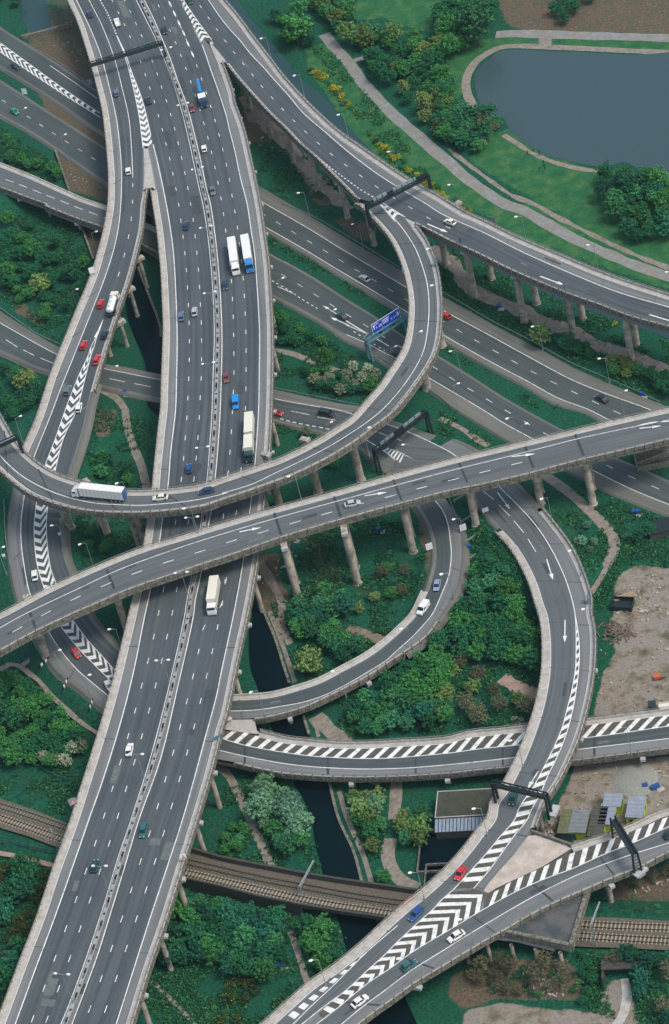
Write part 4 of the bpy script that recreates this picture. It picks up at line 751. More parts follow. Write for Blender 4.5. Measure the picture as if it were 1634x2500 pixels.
def ground_mat():
    mt = bpy.data.materials.new('ground_cover'); mt.use_nodes = True; n = mt.node_tree; b = n.nodes['Principled BSDF']; b.inputs['Roughness'].default_value = .95; b.inputs['Specular IOR Level'].default_value = .15
    tc = n.nodes.new('ShaderNodeTexCoord')
    def noise(sc_, det=6, rough=.6, st=None):
        q = n.nodes.new('ShaderNodeTexNoise'); q.inputs['Scale'].default_value = sc_; q.inputs['Detail'].default_value = det; q.inputs['Roughness'].default_value = rough
        n.links.new(tc.outputs['Object'], q.inputs[0]); return q.outputs[0]
    def ramp(f, stops):
        c = n.nodes.new('ShaderNodeValToRGB'); e = c.color_ramp.elements
        e[0].position, e[0].color = stops[0][0], (*stops[0][1], 1); e[1].position, e[1].color = stops[-1][0], (*stops[-1][1], 1)
        for p_, c_ in stops[1:-1]: x = e.new(p_); x.color = (*c_, 1)
        n.links.new(f, c.inputs[0]); return c.outputs[0]
    def mix(f, a, c):
        x = n.nodes.new('ShaderNodeMix'); x.data_type = 'RGBA'; n.links.new(f, x.inputs[0]); n.links.new(a, x.inputs[6]); n.links.new(c, x.inputs[7]); return x.outputs[2]
    at = n.nodes.new('ShaderNodeAttribute'); at.attribute_name = 'cover'; sp = n.nodes.new('ShaderNodeSeparateColor'); n.links.new(at.outputs['Color'], sp.inputs[0])
    big, fine, med = noise(.035, 6), noise(1.3, 6, .75), noise(.22, 6, .65)
    def msk(ch, wob):
        a = n.nodes.new('ShaderNodeMath'); a.operation = 'MULTIPLY_ADD'; a.inputs[1].default_value = .9; n.links.new(med, a.inputs[0]); n.links.new(sp.outputs[ch], a.inputs[2])
        r_ = n.nodes.new('ShaderNodeMapRange'); r_.inputs[1].default_value = .85; r_.inputs[2].default_value = 1.05; n.links.new(a.outputs[0], r_.inputs[0]); return r_.outputs[0]
    g1 = ramp(fine, [(.3, (.004, .042, .030)), (.5, (.009, .082, .048)), (.72, (.026, .135, .062))])
    g2 = ramp(fine, [(.3, (.010, .040, .026)), (.7, (.050, .095, .048))])
    tuft = n.nodes.new('ShaderNodeMapRange'); tuft.inputs[1].default_value = .55; tuft.inputs[2].default_value = .68; n.links.new(med, tuft.inputs[0])
    grass = mix(tuft.outputs[0], g1, g2)
    lawn = ramp(med, [(.3, (.014, .095, .042)), (.5, (.030, .135, .050)), (.62, (.065, .155, .055)), (.76, (.12, .165, .07))])
    soil = ramp(fine, [(.3, (.075, .055, .038)), (.7, (.19, .14, .10))]); soil2 = ramp(fine, [(.3, (.06, .07, .045)), (.7, (.13, .125, .085))])
    t2 = n.nodes.new('ShaderNodeMapRange'); t2.inputs[1].default_value = .45; t2.inputs[2].default_value = .6; n.links.new(med, t2.inputs[0])
    soil = mix(t2.outputs[0], soil, soil2)
    grav = ramp(med, [(.3, (.08, .09, .055)), (.42, (.185, .155, .115)), (.52, (.28, .245, .20)), (.62, (.235, .22, .20)), (.78, (.35, .315, .26))])
    fm = n.nodes.new('ShaderNodeMapRange'); fm.inputs[1].default_value = .3; fm.inputs[2].default_value = .7; fm.inputs[3].default_value = .72; fm.inputs[4].default_value = 1.2; n.links.new(fine, fm.inputs[0])
    c = mix(msk(2, .5), grass, lawn); c = mix(msk(0, .5), c, soil); c = mix(msk(1, .5), c, grav)
    vm = n.nodes.new('ShaderNodeVectorMath'); vm.operation = 'SCALE'; n.links.new(c, vm.inputs[0]); n.links.new(fm.outputs[0], vm.inputs['Scale']); c = vm.outputs[0]
    n.links.new(c, b.inputs['Base Color'])
    bp = n.nodes.new('ShaderNodeBump'); bp.inputs['Strength'].default_value = .7; bp.inputs['Distance'].default_value = .5; n.links.new(fine, bp.inputs['Height']); n.links.new(bp.outputs[0], b.inputs['Normal'])
    return mt
me.materials.append(ground_mat()); go = bpy.data.objects.new('ground', me); COL.objects.link(go); tag(go, kind='structure')

# ---- water
def water_sheet(name, t, m_, dz=.06):
    p = P(t)[:, :2]; p = spl(np.vstack([p, p[:1]]), 8)[:-1]; w3 = unp(p, dz); o = poly(name, dz, p, m_); tag(o, kind='structure')
    for a in unp(resamp(np.vstack([p, p[:1]]), 24), 0): STN.append((a[0], a[1], 0, 1.5))
    WPOLY.append(resamp(np.vstack([p, p[:1]]), 45)[:-1]); return o
WPOLY = []
water_sheet('lake', '20 235,560 245,480 300,430 400,350 520,335 700,345 1000,355 1300,372 1700,385 1750,700 1700,1150 1600,1190 1450,1195 1340,1140 1250,1100 1130,1130 900,1100 720,1050 600,985 500,905 470,880 430,800 330,770 270,700', M['lake'])
water_sheet('river', '10 70,-60 110,0 200,120 340,290 460,430 530,520 620,600 720,680 800,790 900,900 1040,1040 1180,1170 1290,1240 21 -60,80 300,330 700,500 1000,640 1250,740 1480,830 1750,900 1700,960 1480,880 1250,800 1000,715 800,640 10 1180,1480 900,1300 600,1020 400,800 200,560 50,380 -100,200 -200,-60', M['river'])
water_sheet('canal', '01 1010,-300 960,120 900,420 855,580 860,740 900,870 960,1010 985,1080 1020,1389 12 60,200 100,600 120,1000 210,1389 13 190,100 200,370 240,480 330,740 370,830 480,1120 560,1260 610,1389 14 640,170 700,400 800,700 880,1000 1000,1389 1200,1700 1450,1700 1330,1389 1200,1100 1090,800 960,440 900,220 800,-40 13 730,1140 600,820 560,690 470,470 370,170 300,-30 12 230,1170 160,900 120,600 01 1300,1389 1095,840 1050,700 1000,560 960,420 1030,100 1090,-300', M['canal'], .05)
water_sheet('pool', '00 130,-60 120,0 150,120 215,215 345,190 340,130 270,-60', M['river'])
# canal side walls
def wallpath(name, t, h, wd, m_, zf=GR, parent=None):
    q = spl(P(t)[:, :2], 8); w3 = zf.pt(q); mb = MB()
    mb.loft(np.stack([w3+np.array([0, 0, -.1])]*1, 1)) if 0 else None
    nn_ = normals(w3, w3+np.array([0, 1, 0])); a = w3.copy(); b = w3.copy(); a[:, :2] += nn_*wd/2; b[:, :2] -= nn_*wd/2; up = np.array([0, 0, h])
    mb.loft(np.stack([a-[0, 0, .3], a+up, b+up, b-[0, 0, .3]], 1)); o = mb.build(name, m_, parent); return o
for t in ('01 940,425 990,560 1045,700 1090,835 1094,900', '12 235,1180 300,1389 13 370,170 420,330 465,470', '13 560,690 600,820', '13 735,1140 800,1389 14 900,220 960,440'): tag(wallpath('canal_edge', t, .35, .7, M['conc2']), kind='structure')
tag(wallpath('retaining_wall', '00 380,1030 470,1290 01 545,120 640,385', 1.2, .6, M['conc2']), 'low concrete retaining wall along the bare soil strip between the slip roads at upper left', 'wall')
tag(wallpath('retaining_wall', '00 150,268 250,245 400,205 500,172', 1.6, .8, M['conc2']), 'low concrete retaining wall beside the pool at the top left corner', 'wall')
# ---- paths
def path(t, wd, m_='path', name='path', dz=.05, wig=.12):
    q = spl(P(t)[:, :2], 9); w3 = gpt(q, dz); mb = MB(); wv = wd*(1+wig*(np.array([vnoise(np.array(a[0]), np.array(a[1]), 4.0, 5) for a in w3])-.5)*2); ribbon(w3, wv, mb); fixup(mb); o = mb.build(name, M[m_]); tag(o, kind='structure')
    for a in w3[::2]: STN.append((a[0], a[1], a[2], wd/2+.3))
    return o
path('10 700,230 760,310 870,430 960,560 1050,655 1150,760 1250,850 1350,935 1450,1025 1556,1110 20 150,1185 300,1295 450,1389 21 560,35 720,125 900,225 1100,315 1300,400 1500,470 1700,530', 4.0, 'tow')
path('20 60,1010 200,1120 350,1230 480,1320 21 650,0 780,75 950,160 1150,260 1350,350 1556,430 1700,490', 1.5, 'path', dz=.04, wig=.6)
path('10 980,395 930,400 870,430', 2.5, 'tow', dz=.045)
path('20 380,235 480,228 700,232 1000,242 1300,250 1700,262', 4.6, 'tow')
path('20 260,760 215,700 180,610 185,520 235,430 310,370 400,325 520,312 700,318 1000,330 1300,345 1700,360', 2.8, 'path')
path('20 430,915 520,970 620,1035 760,1095 900,1135 1090,1165', 1.8, 'path', wig=.4)
path('20 715,255 715,315', 4.0, 'path', dz=.07)
path('21 -80,300 30,360 110,430 180,540 280,610 420,665 540,710 650,770 800,830 950,890 1100,965 1250,1010 1400,1070 1556,1130 1700,1180', 4.8, 'path', wig=.3)
path('10 150,650 230,780 330,860 430,960 520,1060 600,1180 760,1320 880,1420', 4.5, 'path', wig=.6, dz=.04)
path('22 650,400 720,450 850,540 1000,670 1110,780 1180,880 1175,970 1100,1100 1010,1240', 3.0, 'path')
path('02 850,0 868,130 910,260 960,380 1000,540 1050,700', 2.4, 'path'); path('01 660,1240 720,1270 800,1320 850,1389', 2.2, 'path')
path('03 0,375 90,330 170,360 270,440 360,540 480,650 570,730 700,820', 2.4, 'path', wig=.3); path('03 200,300 130,350', 3.0, 'path')
path('13 -40,1010 40,1080 90,1160 150,1290 195,1380 14 255,130 305,240 345,345', 2.2, 'path')
path('13 1190,1120 1185,1250 1170,1389', 3.0, 'path'); path('14 1150,130 1130,230 1160,340 1230,420 1330,470', 3.2, 'path')
path('13 640,690 740,790 830,860 900,1000 1100,1130', 4.4, 'path', wig=.4); path('12 250,1030 330,1150 420,1340 13 400,60 470,200', 2.6, 'path', dz=.045, wig=.5)
path('13 330,-20 400,160 460,330 500,460', 1.2, 'path', dz=.06); path('13 640,720 660,830', 1.0, 'path', dz=.06); path('13 800,1200 860,1389 14 960,230 1030,460', 1.3, 'path', dz=.06); path('04 1030,1100 1120,1180 1230,1290 1330,1400', 1.0, 'path'); path('14 470,760 520,900 570,1060 600,1140', 1.6, 'path')
path('04 -60,200 0,215 120,238 250,270 380,305', 2.6, 'redpath', name='footpath'); path('23 420,430 540,500 660,560 700,600', 4.0, 'redpath', wig=.5)
path('11 365,985 500,1015 640,1075 800,1130', 2.0, 'path'); path('22 0,60 150,130 250,200 330,245', 1.8, 'path', wig=.3); path('13 860,90 950,120 1100,180', 3.0, 'soil'); path('24 1260,1080 1270,1200 1240,1330 1180,1420', 2.2, 'conc', name='pavement', dz=.08, wig=.05)

# ---- railway
def track(t, zf, dz, parent, sl=M['sleeper']):
    q = spl(P(t)[:, :2], 6); w3 = zf.pt(q, dz); s_ = alen(w3); c = at_len(w3, np.arange(0, s_[-1], .95)); t_ = np.gradient(c[:, :2], axis=0); a_ = np.arctan2(t_[:, 1], t_[:, 0]); mb = MB()
    for p_, a in zip(c, a_): mb.box((p_[0], p_[1], p_[2]+.08), (.32, 2.6, .16), a)
    mb.build('sleepers', sl, parent); nn_ = normals(w3, w3+np.array([0, 1, 0])); mb = MB()
    for s2 in (-.72, .72):
        r_ = w3.copy(); r_[:, :2] += nn_*s2; r_[:, 2] += .22
        for i in range(len(r_)-1): mb.beam(r_[i], r_[i+1], .13, .16)
    mb.build('rails', M['railtop'], parent)
rw = tag(empty('railway'), kind='structure')
bL = deck('ballast', Z_RL, 's -60,1935 0,1950 90,1980 170,2011 300,2040', 's -60,2004 0,2021 70,2042 141,2068 300,2105', M['ballast'], rw); 
track('s -60,1953 0,1968.7 84,1995 164.5,2022.7 300,2060', Z_RL, .03, rw, mat('mossy_sleeper', (.14, .15, .11), .9, (.2, .21, .15), 2)); track('s -60,1982 0,1998 75,2023 151.7,2049.7 300,2090', Z_RL, .03, rw)
rb = tag(empty('railway_bridge'), 'low brick sided railway bridge carrying two tracks over the canal at bottom centre', 'railway bridge')
bB = deck('ballast', Z_RL, '14 -420,190 -200,230 0,285 380,360 700,420 1250,500 1556,545', '14 -420,360 -200,405 0,450 300,525 700,600 1150,668 1556,730', M['ballast'], rb)
track('14 -400,250 -200,300 0,347 280,410 560,462 900,525 1220,572 1500,610', Z_RL, .03, rb, mat('dark_sleeper', (.06, .065, .045), .9, (.09, .09, .06), 2)); track('14 -400,335 -200,375 0,422 300,490 700,575 1180,648 1500,700', Z_RL, .03, rb)
nn_ = normals(bB.L, bB.R); sweep(bB.L, nn_, [(0, 0), (0, 1.6), (.6, 1.6), (.6, -4.4)], 'parapet_wall', M['brick'], rb)
nn_ = normals(bB.R, bB.L); sweep(bB.R, nn_, [(0, 0), (0, .35), (.5, .35), (.5, -.8), (.4, -.8)], 'parapet_wall', M['brick'], rb)
for f_, g_ in ((0, .50), (.82, 1)):
    n_ = len(bB.R); a, b = int(f_*n_), int(g_*n_); sweep(bB.R[a:b], nn_[a:b], [(.4, -.8), (.4, -4.6)], 'abutment', M['brick'], rb)
rr = tag(empty('railway'), kind='structure')
bR = deck('ballast', Z_RL, '24 300,600 700,640 960,660 1200,668 1556,690 1800,705', '24 300,800 700,840 930,862 1200,872 1556,888 1800,900', M['ballast'], rr)
track('24 300,650 700,690 960,715 1250,730 1556,740 1800,750', Z_RL, .03, rr); track('24 300,730 700,770 930,792 1250,812 1556,828 1800,838', Z_RL, .03, rr)
# ---- box deck over the railway next to the merging viaduct
bx = tag(empty('railway_cover'), 'flat three cornered concrete deck with low walls over the railway beside the merging viaduct', 'concrete deck')
ZX = 9.4
poly('slab', ZX, '24 400,745 880,500 1010,470 1000,520 945,690 890,865 700,835 430,775', mat('wet_slab', (.10, .10, .095), .6, (.045, .06, .06), .12, thr=(.42, .52)), bx)
q = unp(P('24 1012,468 890,868 425,768')[:, :2], ZX); mb = MB()
for a, b in zip(q[:-1], q[1:]): mb.beam(a+[0, 0, -.1], b+[0, 0, -.1], .9, 2.2)
mb.build('parapet', M['conc2'], bx); mb = MB()
for a, b in zip(q[:-1], q[1:]):
    for t in np.arange(0, 1, .07): c = a*(1-t)+b*t; mb.box((c[0], c[1], ZX+1.05), (.4, .4, .25))
mb.build('bolts', M['conc2'], bx)
for t in ('24 347,955', '24 507,948', '24 672,980', '24 838,1002', '24 200,972'):
    pier(bx, t, None, r=.45, n=1, zt=ZX-1.0, cap=False)
mb = MB(); q = unp(P('24 380,800 520,815 780,880')[:, :2], ZX-1.9); [mb.beam(a, b, .8, .9) for a, b in zip(q[:-1], q[1:])]; mb.build('bearing_cap', M['cap'], bx)
q = unp(P('24 300,800 300,700 960,430 985,480')[:, :2], ZX)

# ================================================================== PIERS
def ac(d, t): return across_at(d, P(t)[0, :2])
for t in ('12 527,1285', '12 928,1180', '12 1305,965', '22 248,780', '22 688,645', '22 1040,640', '03 318,290', '03 880,150'):
    pier(fl, t, Z_C, ac(dC, t.split()[0]+' '+t.split()[1]), 1.05, 6.5)
for t in ('21 240,620', '21 575,795', '21 912,905', '21 1308,1088', '21 45,400', '10 495,1105', '10 345,930', '10 205,750', '10 660,1290', '11 1040,270', '11 860,85'):
    a = ac(dD, '21 0,200' if t[:2] == '21' else '10 500,950'); a = ac(dD, t.split()[0]+' %s,%s' % (float(t.split()[1].split(',')[0]), float(t.split()[1].split(',')[1])-250))
    pier(vd, t, Z_D, -np.array(a), 1.0 if t[:2] == '21' else .85, 9 if t[:2] == '21' else 6, cap=True)
for t in ('12 950,480', '12 660,560', '12 400,660', '02 480,800', '02 745,890', '11 1400,1250', '11 1500,960', '02 1015,985'):
    pier(lp, t, Z_B, ac(dB, t.split()[0]+' %s,%s' % (float(t.split()[1].split(',')[0]), float(t.split()[1].split(',')[1])-350)), 1.15, 4, n=2 if t[0] == '0' else 1)
for t in ('01 935,755', '01 865,960', '01 1000,560'): pier(we, t, Z_W, ac(dW, '01 750,830'), .6, 6, n=2)
c6 = (dM6.L+dM6.R)/2; s6 = alen(c6); n6L = normals(dM6.R, dM6.L)
for t in np.arange(12, s6[-1], 17.5):
    i = min(np.searchsorted(s6, t), len(c6)-1); a = dM6.R[i]; x = dM6.L[i]-a; W_ = np.linalg.norm(x); x = x/W_
    cols = []
    ok = True
    for f_ in (.0, .33, .66, 1.0):
        p_ = a-x*.2+x*(W_+.4)*f_; bad = False
        for (sx, sy, sz, hw) in STN:
            if sz < 12 and (sx-p_[0])**2+(sy-p_[1])**2 < (hw+.4)**2: bad = True; break
        if bad: continue
        g = float(zg(p_[0], p_[1])); mb = MB(); mb.tube((p_[0], p_[1], g-.5), (p_[0], p_[1], 12.6), .7, .7, 14, False); mb.build('pier_column', M['pier'], m6)
    mb = MB(); mb.beam((*(a-x*1.7)[:2], 12.3), (*(dM6.L[i]+x*1.2)[:2], 12.3), 1.5, .9); mb.build('crosshead', M['pier'], m6)
    mb = MB(); mb.beam((*(a-x*2.35)[:2], 12.35), (*(a-x*1.5)[:2], 12.35), 1.1, .7); mb.build('bearing_cap', M['cap'], m6)
def autopier(par, d, zf, sp_, off, r=.7, inset=.15, caps=True, side='R'):
    A_, B_ = (d.R, d.L) if side == 'R' else (d.L, d.R); s_ = alen(A_)
    for t in np.arange(off, s_[-1], sp_):
        i = min(np.searchsorted(s_, t), len(A_)-1); a = A_[i]; x = B_[i]-a; W_ = np.linalg.norm(x); x = x/W_; top = min(a[2], B_[i][2])-1.4
        for f_ in (inset, 1-inset):
            p_ = a+x*W_*f_; g = float(zg(p_[0], p_[1]))
            if top-g < 1.5: continue
            if any(sz < top-2 and (sx-p_[0])**2+(sy-p_[1])**2 < (hw+.2)**2 for sx, sy, sz, hw in STN): continue
            mb = MB(); mb.tube((p_[0], p_[1], g-.5), (p_[0], p_[1], top-.7), r, r, 14, False); mb.build('pier_column', M['pier'], par)
        if top > 2.5:
            mb = MB(); mb.beam((*(a-x*.3)[:2], top-.35), (*(B_[i]+x*.3)[:2], top-.35), 1.4, .8); mb.build('crosshead', M['pier'], par)
            mb = MB(); mb.beam((*(a-x*1.6)[:2], top-.3), (*(a-x*.2)[:2], top-.3), 1.2, .8); mb.build('bearing_cap', M['cap'], par)
autopier(hv, dF, Z_F, 24, 18, .55); autopier(il, subdeck(dH, .55, 1), Z_H, 22, 6, .55); autopier(ev, subdeck(dE, .33, 1), Z_E, 24, 10, .75, .12); autopier(gv, dG, Z_G, 26, 22, .75, .12); autopier(v3, subdeck(d3, 0, .8), Z_L3, 14, 6, .6)

# ================================================================== VEHICLES
PC = {'white': (.78, .78, .76), 'cream': (.72, .70, .60), 'red': (.55, .035, .04), 'maroon': (.22, .05, .06), 'navy': (.02, .05, .12), 'blue': (.015, .075, .26), 'steel': (.10, .17, .25), 'dark': (.02, .035, .045), 'green': (.01, .25, .16), 'dkgreen': (.01, .07, .06), 'teal': (.02, .13, .14), 'silver': (.42, .46, .50), 'lblue': (.03, .22, .55), 'slate': (.12, .16, .2), 'lilac': (.25, .32, .5), 'tblue': (.01, .25, .65)}
PAINT = {k: paint(k, v) for k, v in PC.items()}
def ring(x, hw, z0, z1, bev=.12):
    return [(x, -hw, z0), (x, -hw-.0, z1-bev), (x, -hw+bev, z1), (x, hw-bev, z1), (x, hw, z1-bev), (x, hw, z0)]
def wheels(root, xs, track, r=.31, wd=.22):
    for x in xs:
        for s_ in (-1, 1):
            mb = MB(); mb.tube((x, s_*(track-wd/2), r), (x, s_*(track+wd/2), r), r, r, 14); wl = mb.build('wheel', M['tyre'], root)
            mb = MB(); mb.tube((x, s_*(track+wd/2-.02), r), (x, s_*(track+wd/2+.012), r), r*.6, r*.6, 10); mb.build('rim', M['hub'], wl)
def make_car(kind='saloon', L=4.4, Wd=1.72):
    root = empty('car'); h = Wd/2; mb = MB()
    st = [(-L/2, .78, .35, .70), (-L/2+.1, .93, .25, .84), (-L/2+.9, 1, .22, .90), (0, 1, .22, .90), (L/2-1.3, 1, .22, .88), (L/2-.35, .95, .24, .76), (L/2-.05, .84, .3, .64), (L/2, .74, .36, .56)]
    mb.loft([ring(x, h*k, a, b) for x, k, a, b in st], closed=True, cap=True)
    if kind == 'saloon': g = (-1.75, -1.15, .45, 1.15)
    elif kind == 'hatch': g = (-L/2+.15, -L/2+.55, .35, 1.1)
    else: g = (-L/2+.08, -L/2+.25, .4, 1.15)
    x0, x1, x2, x3 = g; k = .80
    mb.loft([[(x1-.02, -h*k, 1.36), (x1-.02, h*k, 1.36), (x1-.02, h*k, 1.40), (x1-.02, -h*k, 1.40)], [((x1+x2)/2, -h*k*1.02, 1.41), ((x1+x2)/2, h*k*1.02, 1.41), ((x1+x2)/2, h*k*1.0, 1.45), ((x1+x2)/2, -h*k*1.0, 1.45)], [(x2+.02, -h*k, 1.35), (x2+.02, h*k, 1.35), (x2+.02, h*k, 1.39), (x2+.02, -h*k, 1.39)]], closed=True, cap=True)
    for xx, xt in ((x0+.1, x1), (x3-.1, x2), ((x0+x3)/2-.1, (x1+x2)/2)):
        for s_ in (-1, 1): mb.beam((xx, s_*h*.90, .88), (xt, s_*h*.80, 1.38), .07, .07)
    body = mb.build('body', PAINT['white'], root, smooth=False)
    mb = MB(); mb.add([(x0, -h*.88, .87), (x0, h*.88, .87), (x3, h*.88, .86), (x3, -h*.88, .86), (x1, -h*.79, 1.37), (x1, h*.79, 1.37), (x2, h*.79, 1.37), (x2, -h*.79, 1.37)], [(0, 4, 5, 1), (2, 6, 7, 3), (1, 5, 6, 2), (3, 7, 4, 0)]); mb.build('windows', M['glass'], root)
    wheels(root, (-L/2+.85, L/2-.82), h-.08)
    for s_ in (-1, 1):
        mb = MB(); mb.box((L/2-.03, s_*h*.55, .58), (.12, .34, .15)); mb.build('headlight', M['headl'], root)
        mb = MB(); mb.box((-L/2+.03, s_*h*.62, .66), (.12, .3, .14)); mb.build('tail_light', M['taill'], root)
    mb = MB(); mb.box((L/2-.03, 0, .34), (.16, Wd*.82, .16)); mb.box((-L/2+.03, 0, .38), (.16, Wd*.84, .16)); mb.build('bumper', M['chassis'], root)
    return root
def make_van(L=4.8, Wd=1.85, H=2.0, pick=False):
    root = empty('van'); h = Wd/2; mb = MB()
    if not pick:
        st = [(-L/2, .94, .3, H-.05), (-L/2+.1, 1, .28, H), (L/2-1.9, 1, .28, H), (L/2-1.5, .97, .28, H-.06), (L/2-.85, .97, .28, 1.15), (L/2-.12, .93, .28, .95), (L/2, .86, .34, .8)]
        mb.loft([ring(x, h*k, a, b) for x, k, a, b in st], closed=True, cap=True)
    else:
        st = [(-.35, .97, .3, 1.75), (.1, .97, .28, 1.82), (.75, .96, .28, 1.75), (1.35, .95, .28, 1.1), (L/2-.1, .93, .28, .92), (L/2, .86, .34, .8)]
        mb.loft([ring(x, h*k, a, b) for x, k, a, b in st], closed=True, cap=True)
        mb.box((-L/4-.2, 0, .62), (L/2-.1, Wd*.96, .12)); [mb.box((-L/4-.2, s_*h*.93, .85), (L/2-.1, .08, .5)) for s_ in (-1, 1)]; mb.box((-L/2+.06, 0, .85), (.08, Wd*.96, .5))
    mb.build('body', PAINT['white'], root)
    mb = MB(); a = L/2-1.46 if not pick else .79
    b = L/2-.88 if not pick else 1.33; zt = H-.1 if not pick else 1.70
    mb.add([(a, -h*.88, zt+.02), (a, h*.88, zt+.02), (b+.03, h*.9, 1.18), (b+.03, -h*.9, 1.18)], [(0, 1, 2, 3)]); mb.build('windscreen', M['glass'], root)
    for s_ in (-1, 1):
        mb = MB(); y = s_*(h+.004); x1 = a-.85 if not pick else -.2; mb.add([(x1, y, 1.2), (a+.28, y, 1.2), (a-.02, y, zt-.2), (x1, y, zt-.2)], [(0, 1, 2, 3)]); mb.build('side_window', M['glass'], root)
        mb = MB(); mb.box((L/2-.02, s_*h*.62, .68), (.1, .3, .18)); mb.build('headlight', M['headl'], root)
    wheels(root, (-L/2+.95, L/2-.85), h-.1, .33)
    return root
def make_lorry(cab, box, L=16.0, H=4.0, kind='artic', roofc=None, side=None):
    root = empty('lorry'); h = 1.25; cl = 2.2; f = L/2; mb = MB()
    ch_ = 2.9 if cab != 'lblue' else 3.3
    mb.loft([ring(f-cl, h*.96, .7, ch_, .15), ring(f-.5, h*.96, .6, ch_-.08, .2), ring(f-.15, h*.94, .5, 2.0, .15), ring(f, h*.9, .5, 1.2, .12)], closed=True, cap=True)
    if kind == 'artic': mb.loft([ring(f-cl-.05, h*.8, ch_-.1, ch_+.75, .1), ring(f-cl+.9, h*.78, ch_-.1, ch_+.35, .1), ring(f-cl+1.4, h*.7, ch_-.1, ch_+.05, .1)], closed=True, cap=True)
    mb.build('cab', PAINT[cab], root)
    mb = MB(); mb.add([(f-.46, -h*.84, ch_-.3), (f-.46, h*.84, ch_-.3), (f-.14, h*.86, 2.02), (f-.14, -h*.86, 2.02)], [(0, 1, 2, 3)]); mb.v[-1][:, 0] += .05; mb.v[-1][:, 2] += .03; mb.build('windscreen', M['glass'], root)
    for s_ in (-1, 1):
        mb = MB(); mb.add([(f-1.5, s_*(h*.963), 1.9), (f-.6, s_*h*.963, 1.9), (f-.7, s_*h*.963, 2.55), (f-1.5, s_*h*.963, 2.55)], [(0, 1, 2, 3)]); mb.build('side_window', M['glass'], root)
        mb = MB(); mb.box((f+.0, s_*h*.7, .85), (.08, .32, .2)); mb.build('headlight', M['headl'], root); mb = MB(); mb.box((f-.35, s_*(h+.18), 2.3), (.1, .2, .5)); mb.build('mirror', M['chassis'], root)
    mb = MB(); mb.box((-.3, 0, .85), (L-1.2, .9, .3)); mb.build('chassis', M['chassis'], root)
    def body(x0, x1, z0, z1, col, name='trailer'):
        mb = MB(); mb.loft([ring(x0, 1.25, z0, z1, .06), ring(x1, 1.25, z0, z1, .06)], closed=True, cap=True); o = mb.build(name, PAINT[col], root); 
        mb = MB(); n_ = int((x1-x0)/1.2)
        for i in range(n_+1):
            x = x0+(x1-x0)*i/max(n_, 1)
            for s_ in (-1, 1): mb.box((min(max(x, x0+.05), x1-.05), s_*1.262, (z0+z1)/2), (.06, .02, z1-z0-.1))
        mb.build('side_rib', M['panel'], o); return o
    xs = [f-1.3, f-cl-1.6]
    if kind == 'artic':
        o = body(-f, f-cl-.55, 1.25, H, box); xs += [-f+1.4, -f+2.7, -f+4.0]
        if side: mb = MB(); mb.box((-f-.02, 0, (1.25+H)/2), (.05, 2.42, H-1.35)); mb.build('rear_door', PAINT[side], o)
    elif kind == 'rigid': body(-f, f-cl-.25, 1.2, H, box); xs += [-f+1.6]
    elif kind == 'drawbar': body(.9, f-cl-.25, 1.2, H, box, 'body_box'); body(-f, -.2, 1.2, H, box, 'trailer'); xs += [1.8, -f+1.2, -1.4]
    elif kind == 'tanker':
        mb = MB(); n = 16; xa, xb = -f+.5, f-cl-.4
        rs = [[(x, 1.15*k*math.cos(t), 2.35+.95*k*math.sin(t)) for t in np.linspace(0, 2*math.pi, n, endpoint=False)] for x, k in ((xa, .6), (xa+.25, .95), (xa+.6, 1), (xb-.6, 1), (xb-.2, .95), (xb, .6))]
        mb.loft(rs, closed=True, cap=True); mb.build('tank', PAINT[box], root, smooth=True)
        mb = MB(); [mb.tube((x, 0, 3.2), (x, 0, 3.42), .28) for x in (xa+1.2, (xa+xb)/2, xb-1.2)]; mb.build('hatch', M['lightsteel'], root)
        mb = MB(); [mb.box(((xa+xb)/2, s_*1.16, 1.75), (xb-xa-.8, .1, .7)) for s_ in (-1, 1)]; mb.box((-f+.15, 0, 1.3), (.4, 2.2, .3)); mb.build('side_panel', PAINT['navy'], root); mb = MB(); mb.tube((xb-1, -1.1, 1.4), (xb+.6, -1.1, 3.2), .06); mb.build('hose', M['steel'], root); xs = [f-1.3, -f+1.2, -f+2.5]
    elif kind == 'crane':
        mb = MB(); mb.box((f-cl-1.6, 0, 2.0), (2.8, 2.45, 2.0)); mb.build('body_box', PAINT['white'], root)
        mb = MB(); mb.box((-1.0, 0, 1.3), (L-4.5, 2.3, .5)); mb.build('deck', M['panel'], root)
        mb = MB(); mb.loft([ring(-3.0, .9, 1.6, 2.6, .2), ring(-1.4, 1.15, 1.6, 3.0, .3), ring(-.3, 1.05, 1.6, 2.4, .3)], closed=True, cap=True); mb.build('crane_house', PAINT['blue'], root)
        mb = MB(); mb.beam((-.8, 0, 2.9), (-f-2.6, .15, 3.5), .75, .7); mb.build('crane_boom', PAINT['tblue'], root); xs = [f-1.3, f-3.2, -f+2.0, -f+3.4]
    elif kind == 'flat':
        mb = MB(); mb.box((-1.2, 0, 1.15), (L-3.0, 2.4, .18)); [mb.box((-1.2, s_*1.18, 1.45), (L-3.0, .06, .5)) for s_ in (-1, 1)]; mb.build('load_bed', PAINT[box], root); xs += [-f+1.3]
    wheels(root, xs, 1.05, .5, .32)
    return root
CARP = {}
